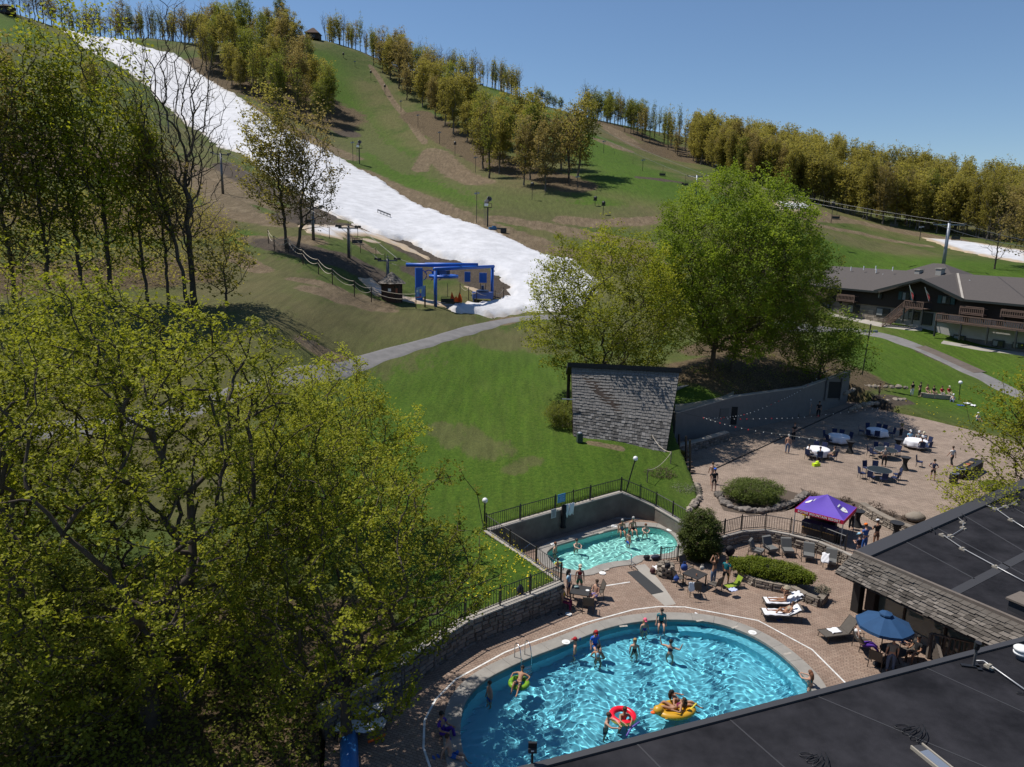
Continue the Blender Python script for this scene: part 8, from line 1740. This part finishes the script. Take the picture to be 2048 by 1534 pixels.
def noodle(pts, m, label): mb = MB(); mb.tube([P(x, y, WZ+z) for x, y, z in pts], .04, 8); tag(mb.build('pool_noodle', m, None, True), label, 'noodle')
noodle([(1362,1430,.03),(1380,1420,.12),(1393,1407,.25)], MYL, 'yellow foam noodle beside the duck float'); noodle([(1252,1474,-.05),(1262,1456,.06),(1279,1444,.12)], mat('purple_foam', (.12,.08,.35), .6), 'purple foam noodle held beside the watermelon ring')
# ------------------------------------------------------------------ bulbs on cables over the plaza
M_BULB = mat('bulb_glass', (.8,.8,.75), .2); M_BULBR = mat('red_bulb_glass', (.6,.02,.03), .3)
_m = MB(); _m.ball((0,0,-.05), .042, 6, 4); BU = _m.mesh('bulb', M_BULB); _m = MB(); _m.ball((0,0,-.05), .055, 6, 4); BUR = _m.mesh('bulb', M_BULBR)
def string(ptsD, nb, label, seed, start=0.):
    t = thing('string_lights', (0,0,0), label, 'string lights'); P_ = [PD(*q) for q in ptsD]; out = []
    for i in range(len(P_)-1):
        p0, p1, p2, p3 = P_[max(i-1,0)], P_[i], P_[i+1], P_[min(i+2,len(P_)-1)]
        for k in range(6): f = k/6; out.append(.5*((2*p1)+(-p0+p2)*f+(2*p0-5*p1+4*p2-p3)*f*f+(-p0+3*p1-3*p2+p3)*f**3))
    out.append(P_[-1]); mb = MB(); mb.tube(out, .012, 4); mb.build('cable', M_BLACK, t)
    n = len(out)-1; r = np.random.default_rng(seed)
    for i in range(nb):
        f = start+(1-start)*(i+.5)/nb; k = min(int(f*n), n-1); q = out[k].lerp(out[k+1], f*n-k); inst('bulb', BU if r.uniform() > .22 else BUR, t, loc=q)
string([(1348,820,58),(1405,834,58.5),(1456,833,62),(1500,825,66),(1560,800,72),(1600,780,76),(1655,740,81)], 34, 'string of small white and red bulbs rising to the tree at the plaza wall', 1, .25)
string([(1405,834,58.5),(1470,837,61),(1540,836,64),(1600,834,67),(1680,825,70),(1760,815,76)], 28, 'string of small bulbs stretched level across the back of the plaza', 2)
string([(1405,834,58.5),(1440,845,58),(1490,857,58),(1560,868,58),(1640,880,57)], 18, 'string of small bulbs running down over the round tables', 3)
SK = [mat('skin_light', (.46,.27,.19), .6, spec=.3), mat('skin_tan', (.36,.19,.115), .6, spec=.3), mat('skin_brown', (.13,.065,.04), .6, spec=.3), mat('skin_pale', (.55,.36,.28), .6, spec=.3)]
HRC = {'brown': mat('brown_hair', (.055,.03,.016), .8), 'black': mat('black_hair', (.012,.010,.009), .8), 'blond': mat('blond_hair', (.36,.23,.09), .8), 'grey': mat('grey_hair', (.35,.34,.33), .8), 'red': mat('auburn_hair', (.16,.06,.025), .8)}
CLO = {k: mat('cloth_'+k, v, .9) for k, v in dict(black=(.012,.012,.014), navy=(.015,.022,.06), blue=(.02,.09,.32), teal=(.0,.16,.19), white=(.66,.66,.66), grey=(.22,.22,.21), red=(.35,.015,.02), yellow=(.75,.42,.02), purple=(.07,.02,.25), pink=(.75,.12,.2), orange=(.8,.16,.01), denim=(.10,.14,.22), khaki=(.33,.28,.2), brightblue=(.02,.12,.6), maroon=(.14,.01,.05), lightblue=(.28,.48,.6), olive=(.13,.13,.06), cream=(.6,.55,.42), limeyellow=(.6,.6,.05), green=(.04,.22,.1), floral=(.25,.2,.4), brown=(.12,.07,.05)).items()}
def person(loc, rz, pose, label, skin_=0, hair='brown', long=False, hat=None, wear=(), s=1.0, glasses=False, group=None):
    d = parts_of(pose); t = thing('person', loc, label, 'person', rz, group); t.scale = (s,s,s)
    def put(nm, me, m):
        o = inst(nm, me, t); o.material_slots[0].link = 'OBJECT'; o.material_slots[0].material = m; return o
    put('body', d['body'], SK[skin_]); put('eyes', d['eyes'], CLO['black']); put('mouth', d['mouth'], mat('lips', (.25,.07,.06), .6))
    if hair: put('long_hair' if long else 'hair', d['longhair' if long else 'hair'], HRC[hair])
    if hat: put('sun_hat' if hat[0] == 'sunhat' else 'cap', d[hat[0]], CLO[hat[1]])
    if glasses: put('sunglasses', d['glasses'], CLO['black'])
    for (w_, c) in wear: put(w_, d[w_], CLO[c])
    return t
def SZ(x, y, z=0, pose=None): return P(x, y, z)
rad = math.radians
# --- in and round the large pool; z is where the feet / seat are
Wt = -1.22
def pf(x, y, z): q = P(x, y, z); return q
def water_person(x, y, below, *a, **k):
    q = P(x, y, WZ); q.z = WZ-below; return person(q, *a, **k)
person(P(1322,1246,.02), rad(-8), 'edge', 'girl in a teal vest sitting on the far rim of the large pool', 0, 'brown', wear=(('shirt','teal'),('shorts','black')), s=.95)
water_person(1289,1258,1.02, rad(10), 'stand', 'girl in a pink cap standing in the large pool against the far rim', 0, 'blond', True, ('cap','pink'), wear=(('suit','purple'),), s=.92)
water_person(1269,1302,1.0, rad(-5), 'stand', 'blond girl in sunglasses standing in the pool left of the pink cap', 0, 'blond', True, wear=(('suit','black'),), s=.95, glasses=True)
water_person(1340,1306,1.02, rad(150), 'wave', 'person with both hands raised in the sunny middle of the large pool', 0, 'black', wear=(('top','navy'),('briefs','navy')), s=.98)
water_person(1196,1317,1.02, rad(165), 'hips', 'dark haired woman in a striped bikini in the pool, back to the camera', 1, 'black', wear=(('top','lightblue'),('briefs','black')), s=.98)
person(P(1189,1293,.0)+V3(0,.05,.0), rad(20), 'edge', 'person in a blue shirt and red cap seated on the left rim', 0, 'red', True, ('cap','red'), wear=(('shirt','brightblue'),('shorts','blue')), s=.95)
water_person(1150,1302,1.0, rad(-100), 'stand', 'man in a red cap and blue trunks standing by the left pool rim', 0, 'red', False, ('cap','red'), wear=(('shorts','brightblue'),), s=.97)
water_person(1212,1452,1.1, rad(60), 'arms', 'swimmer in sunglasses next to the watermelon ring, holding a drink', 0, 'brown', wear=(('shorts','navy'),), s=1.0, glasses=True)
water_person(1247,1438,1.12, rad(10), 'wave' if False else 'arms', 'person inside the watermelon ring with arms over it', 1, 'brown', wear=(('suit','navy'),), s=1.0, glasses=True)
person(P(1364,1412,WZ+.02), rad(75), 'float', 'dark haired woman reclining on the right of the duck float', 1, 'black', True, wear=(('suit','black'),), s=.95)
person(P(1344,1420,WZ+.02), rad(-105), 'float', 'woman in a maroon bikini lying on the left of the duck float', 1, 'brown', True, wear=(('top','maroon'),('briefs','maroon')), s=.95)
water_person(1620,1380,.75, rad(-150), 'arms', 'woman in a teal bikini leaning on the right rim of the large pool', 0, 'red', True, wear=(('top','teal'),('briefs','teal')), s=.95)
person(P(1038,1368,WZ+.04), rad(-20), 'float', 'person sitting back in the lime green ring in the shade', 1, 'black', wear=(('shorts','navy'),), s=.9)
water_person(979,1392,.95, rad(-60), 'stand', 'boy in blue trunks standing in the shaded left end of the pool', 0, 'brown', wear=(('shorts','brightblue'),), s=.95)
person(P(885,1468,.0), rad(60), 'ground', 'person wrapped in a purple robe sitting on the shaded pool edge', 1, 'black', wear=(('shirt','purple'),('trousers','purple')), s=1.05)
person(P(903,1512,.0), rad(75), 'edgeback', 'man in blue trunks leaning back on the shaded left pool edge', 0, 'brown', wear=(('shorts','blue'),), s=1.0)
# --- small pool
person(P(1243,1062,.03), rad(5), 'edge', 'woman in a grey swimsuit and cap perched on the far rim of the small pool', 1, 'grey', wear=(('suit','denim'),), s=.98)
person(P(1264,1059,.03), rad(15), 'edge', 'bare chested man in black trunks sitting on the far rim of the small pool', 0, 'grey', wear=(('shorts','black'),), s=1.05)
water_person(1290,1066,.95, rad(0), 'arms', 'person in the small pool leaning at the far rim, right of the seated pair', 3, 'red', wear=(('top','grey'),), s=.95)
water_person(1257,1085,.72, rad(-60), 'stand', 'standing bather in blue trunks in the middle of the small pool', 0, 'brown', wear=(('shorts','brightblue'),), s=.9)
water_person(1152,1096,1.0, rad(20), 'arms', 'woman in a black swimsuit at the left far rim of the small pool', 3, 'brown', wear=(('suit','black'),), s=.95)
water_person(1110,1104,1.0, rad(60), 'stand', 'bather with one arm on the left end rim of the small pool', 0, 'red', wear=(('shorts','navy'),), s=.95)
water_person(1114,1137,.85, rad(20), 'arms', 'boy in a yellow shirt at the near left rim of the small pool', 0, 'black', wear=(('shirt','limeyellow'),), s=.9, glasses=True)
# --- teenagers table
person(P(1136,1196,.0), rad(60), 'stand', 'girl with dark hair in a white patterned shirt standing by the stone wall', 0, 'black', True, wear=(('shirt','lightblue'),('shorts','navy')), s=.95)
person(P(1158,1187,.0), rad(0), 'stand', 'girl in a red bikini top, white hat and green shorts behind the table', 0, 'red', True, ('cap','cream'), wear=(('top','red'),('shorts','green')), s=.97)
person(P(1191,1205,.0), rad(-50), 'sit', 'bare chested boy in patterned trunks sitting right of the table', 0, 'brown', wear=(('shorts','floral'),), s=1.0)
person(P(1126,1217,.0), rad(65), 'sit', 'girl in a yellow top and maroon trousers sitting at the left of the table', 1, 'black', True, wear=(('top','yellow'),('trousers','maroon')), s=.98)
# --- mid group
person(P(1426,1168,.0), rad(-140), 'hair', 'long haired woman in jeans lifting her hair behind the lower right chair', 1, 'brown', True, wear=(('trousers','denim'),('top','brown')), s=1.0)
person(P(1450,1172,.0), rad(150), 'walk', 'person in black shorts with a teal bag beside the hedge end', 1, 'brown', False, wear=(('shorts','black'),('shirt','teal')), s=1.0)
# --- loungers
def on_lounger(L_, rz, pose, label, dx=.05, **k): q = L_.location+Vector((math.cos(rz)*dx, math.sin(rz)*dx, 0)); q.z = .0; return person(q, rz+math.pi/2-math.pi if False else rz-math.pi/2, pose, label, **k)
on_lounger(LG1, rzl1, 'lounge', 'woman in a bikini lying on the nearer white towelled lounger', .12, skin_=1, hair='brown', wear=(('top','khaki'),('briefs','khaki')), s=.93)
on_lounger(LG2, rzl2, 'sunhat', 'sunbather in a straw hat sitting up on the farther white towelled lounger', .1, skin_=1, hair='brown', hat=('sunhat','khaki'), wear=(('top','black'),('briefs','black')), s=.95)
person(P(1724,1305,.0), rad(100)-.3, 'recline', 'person in a white cap reclining with arms behind the head by the umbrella', 3, 'grey', False, ('cap','white'), wear=(('shirt','grey'),('trousers','purple')), s=1.0)
person(P(1779,1344,.0), rad(165), 'stand', 'man in a grey shirt and jeans standing under the edge of the umbrella', 0, 'brown', wear=(('shirt','grey'),('trousers','denim')), s=1.02)
person(P(1800,1300,.0), rad(40), 'sit', 'person in dark clothes sitting in the shade beneath the umbrella', 0, 'brown', wear=(('shirt','white'),('shorts','navy')), s=1.0)
person(P(1830,1322,.0), rad(-70), 'sit', 'person in black sitting at the right of the shaded umbrella table', 1, 'black', wear=(('shirt','black'),('shorts','black')), s=1.0)
# --- tent staff
person(P(1701,1058,Z1), rad(20), 'stand', 'person in black standing behind the right side of the tent', 0, 'brown', wear=(('shirt','black'),('trousers','black')), s=1.0)
person(P(1750,1094,Z1), rad(190), 'fold', 'person in a black shirt and pale cap with crossed arms right of the tent', 1, 'brown', False, ('cap','white'), wear=(('shirt','black'),('shorts','brown')), s=1.02)
person(P(1727,1103,Z1), rad(200), 'fold', 'person in a blue jacket and bright orange cap by the roof corner', 0, 'brown', False, ('cap','orange'), wear=(('shirt','blue'),('trousers','blue')), s=1.02)
person(P(1714,1122,Z1-.1), rad(210), 'fold', 'person in a navy shirt and pale cap nearest the roof corner', 0, 'brown', False, ('cap','lightblue'), wear=(('shirt','navy'),('shorts','navy')), s=1.0)
person(P(1658,1062,Z1), rad(0), 'fold', 'bartender in dark red standing in the shade of the tent', 0, 'black', wear=(('shirt','black'),('trousers','black')), s=.95)
# --- plaza walkers
for (x, y, r, po, lb, sk_, hr, hat, wr) in [
 (1423,968,175,'walk','bare backed man walking ahead on the brick path toward the plaza',0,'brown',None,(('shorts','black'),)),
 (1427,982,178,'stand','man in black with a bright blue cap on the brick path',0,'brown',('cap','brightblue'),(('shirt','black'),('shorts','black'))),
 (1574,907,150,'stand','bare chested man in jeans standing with the man in black near the wall',0,'grey',None,(('trousers','denim'),)),
 (1586,882,20,'fold','man in a black shirt holding papers beside the bare chested man',0,'brown',None,(('shirt','black'),('trousers','black'))),
 (1617,830,10,'stand','person in a pale shirt standing in the shade near the doorway',0,'brown',('cap','white'),(('shirt','grey'),('shorts','grey'))),
 (1636,835,-20,'stand','dark dressed person in the tree shade near the doorway',1,'black',None,(('shirt','black'),('trousers','black'))),
 (1767,933,170,'hips','man in a grey shirt and black trousers between the two bare tables',0,'grey',None,(('shirt','grey'),('trousers','black'))),
 (1902,932,190,'walk','man in a white shirt and dark trousers walking on the right of the plaza',0,'brown',None,(('shirt','white'),('trousers','black'))),
 (1864,961,140,'hips','person with a navy shirt and teal pack looking on at the right of the plaza',0,'black',None,(('shirt','navy'),('shorts','black'))),
 (1801,874,-150,'stand','pink faced man standing at the left of the group table',3,'grey',None,(('shirt','olive'),('trousers','black')))]:
    person(P(x, y, Z1), rad(r), po, lb, sk_, hr, False, hat, wr, 1.0)
def seated(key, i, label, **k): pos, rz = SEATS[(key, i)]; return person(pos, rz, 'sit', label, **k)
seated('nearest the back wall', 2, 'person in white and black sitting left of the nearest clothed table', skin_=0, wear=(('shirt','white'),('trousers','black')))
seated('nearest the back wall', 3, 'person in a teal shirt sitting with their back to the camera at the clothed table', skin_=0, wear=(('shirt','lightblue'),('trousers','denim')))
seated('nearest the back wall', 4, 'person in a brown shirt sitting right of the nearest clothed table', skin_=0, wear=(('shirt','khaki'),('trousers','brown')))
seated('at the right', 0, 'person in a white shirt and white cap sitting at the left of the group table', skin_=3, hat=('cap','white'), wear=(('shirt','lightblue'),('trousers','denim')))
seated('at the right', 1, 'person in white and a cap sitting in the middle behind the group table', skin_=0, hat=('cap','white'), wear=(('shirt','grey'),('trousers','black')))
seated('at the right', 2, 'person in a white shirt at the right behind the group table', skin_=0, hat=('cap','cream'), wear=(('shirt','white'),('trousers','denim')))
seated('at the right', 3, 'person in dark clothes with back to the camera at the group table', skin_=0, wear=(('shirt','black'),('trousers','grey')))
# --- group on the lawn wall
for (x, y, po, r, lb, sk_, hr, hat, wr) in [(1823,792,'stand',-175,'person in a black jacket and white trousers standing at the left of the lawn group',0,'black',None,(('shirt','black'),('trousers','white'))),
 (1838,793,'hips',30,'person all in black second in the lawn group',0,'black',None,(('shirt','black'),('trousers','black'))),
 (1853,793,'sit',10,'bare armed person sitting third in the lawn group',0,'brown',None,(('top','red'),('shorts','black'))),
 (1866,795,'sit',0,'person in a black top sitting in the middle of the lawn group',0,'brown',None,(('shirt','black'),('trousers','brown'))),
 (1882,796,'sit',-5,'person in a bright red shirt sitting in the lawn group, left one in red',0,'brown',None,(('shirt','red'),('trousers','grey'))),
 (1896,796,'sit',0,'person in a red shirt sitting in the lawn group, right one in red',0,'black',('cap','cream'),(('shirt','red'),('trousers','khaki'))),
 (1905,803,'ground',-40,'person in a white shirt and jeans sitting on the grass by the globe lamp',0,'brown',('cap','white'),(('shirt','white'),('trousers','denim'))),
 (1757,797,'stand',60,'bare chested man standing on the rocky bank left of the lawn group',1,'brown',None,(('shorts','black'),)),
 (1955,842,'ground',10,'lone person in teal lying on the lawn corner by the plaza',0,'brown',('cap','white'),(('shirt','white'),('shorts','teal')))]:
    q = G(x, y); q.z += (.15 if po == 'sit' else 0); person(q, rad(r), po, lb, sk_, hr, False, hat, wr, 1.0)
mb = MB(); a, b = G(1845,795), G(1905,800); mb.quadbox([a, b, b+V3(0,.6,0), a+V3(0,.6,0)], (0,0,.5)); tag(mb.build('stone_bench', M_STONE2, None), 'low pale stone ledge where the lawn group sits', 'bench')
# ------------------------------------------------------------------ ground cover and small things
def scatter_leaves(name, poly, n, size, m, label, h=.3, per=8, spread=.35, seed=0, cat='undergrowth'):
    r = np.random.default_rng(seed); xs = [q[0] for q in poly]; ys = [q[1] for q in poly]
    X = r.uniform(min(xs), max(xs), n*3); Y = r.uniform(min(ys), max(ys), n*3); k = inpoly(X, Y, poly); X, Y = X[k][:n], Y[k][:n]
    c = np.stack([X, Y, HT(X, Y)+h*r.uniform(.2, 1, len(X))], 1); V, F, T = leaves(c, per, spread, size, seed, tones=r.uniform(0, .7, len(c)))
    o = bpy.data.objects.new(name, leaf_mesh(name, V, F, T, m)); C.objects.link(o); return tag(o, label, cat, kind='stuff')
scatter_leaves('undergrowth', px_poly([(-150,600),(420,575),(500,500),(430,420),(330,360),(0,420),(-200,480)]), 2600, .13, LF_OLV, 'olive brush and saplings on the floor of the left wood', 1.6, 9, .5, 1)
scatter_leaves('undergrowth', px_poly([(-150,1560),(640,1560),(600,1350),(300,1150),(-100,1000)]), 1500, .07, LF_MID, 'low green weeds under the near maples', .5, 12, .3, 2)
scatter_leaves('undergrowth', px_poly([(1370,742),(1440,785),(1680,765),(1690,700),(1560,690)]), 500, .07, LF_MID, 'shaded weeds on the bank below the big maple', .3, 10, .3, 3)
LF_DAN = leaf_mat('dandelion_yellow', (.6,.5,.01), (.75,.62,.02), .2)
scatter_leaves('dandelions', px_poly([(960,1080),(1000,1060),(1110,1150),(1060,1190),(940,1215),(900,1180)]), 260, .045, LF_DAN, 'yellow dandelions in the grass left of the small pool', .1, 2, .06, 4, 'flowers')
scatter_leaves('dandelions', px_poly([(1700,790),(1990,850),(1960,780),(1760,760)]), 60, .06, LF_DAN, 'scattered dandelions on the lawn by the plaza', .1, 2, .06, 5, 'flowers')
t = thing('rope_fence', (0,0,0), 'slack rope barrier on two thin posts at the foot of the shingled shelter', 'fence')
pp = [G(1302,892), G(1341,928), G(1294,965)]
for q in pp: mb = MB(); mb.tube([(q.x,q.y,q.z-.1),(q.x,q.y,q.z+1.0)], .04, 6); mb.build('post', M_WCAP, t)
for a, b in zip(pp[:-1], pp[1:]): line_obj('rope', (a+Vector((0,0,.95)), b+Vector((0,0,.95))), .022, M_ROPE, t, .35, 8)
q = G(1159,884); t = thing('utility_box', q, 'small green capped utility box at the foot of the shingled shelter', 'box', .2); mb = MB(); mb.box((0,0,.35), (.42,.4,.7)); mb.build('body', mat('utility_green', (.03,.05,.04), .6), t); mb = MB(); mb.ball((0,0,.75), .2, 10, 6, (1,1,.5)); mb.build('cap', M_GALV, t)
mb = MB(); mb.tube([PD(1124,798,57)+Vector((0,0,0)), PD(1150,799,57)], .05, 6); tag(mb.build('spout_pipe', M_GALV, None), 'short pale pipe sticking out of the left edge of the shelter', 'pipe')
for i, (x, y) in enumerate([(1921,812),(1935,808),(1946,812)]):
    o = draped('blanket', G(x, y, .05), .7, .5, M_TOWEL if i else MBL, ['blue blanket on the grass right of the lawn group','white blanket left on the grass by the globe lamp','second white blanket farther right on the grass'][i], 'blanket', .4*i, 3+i, .04)
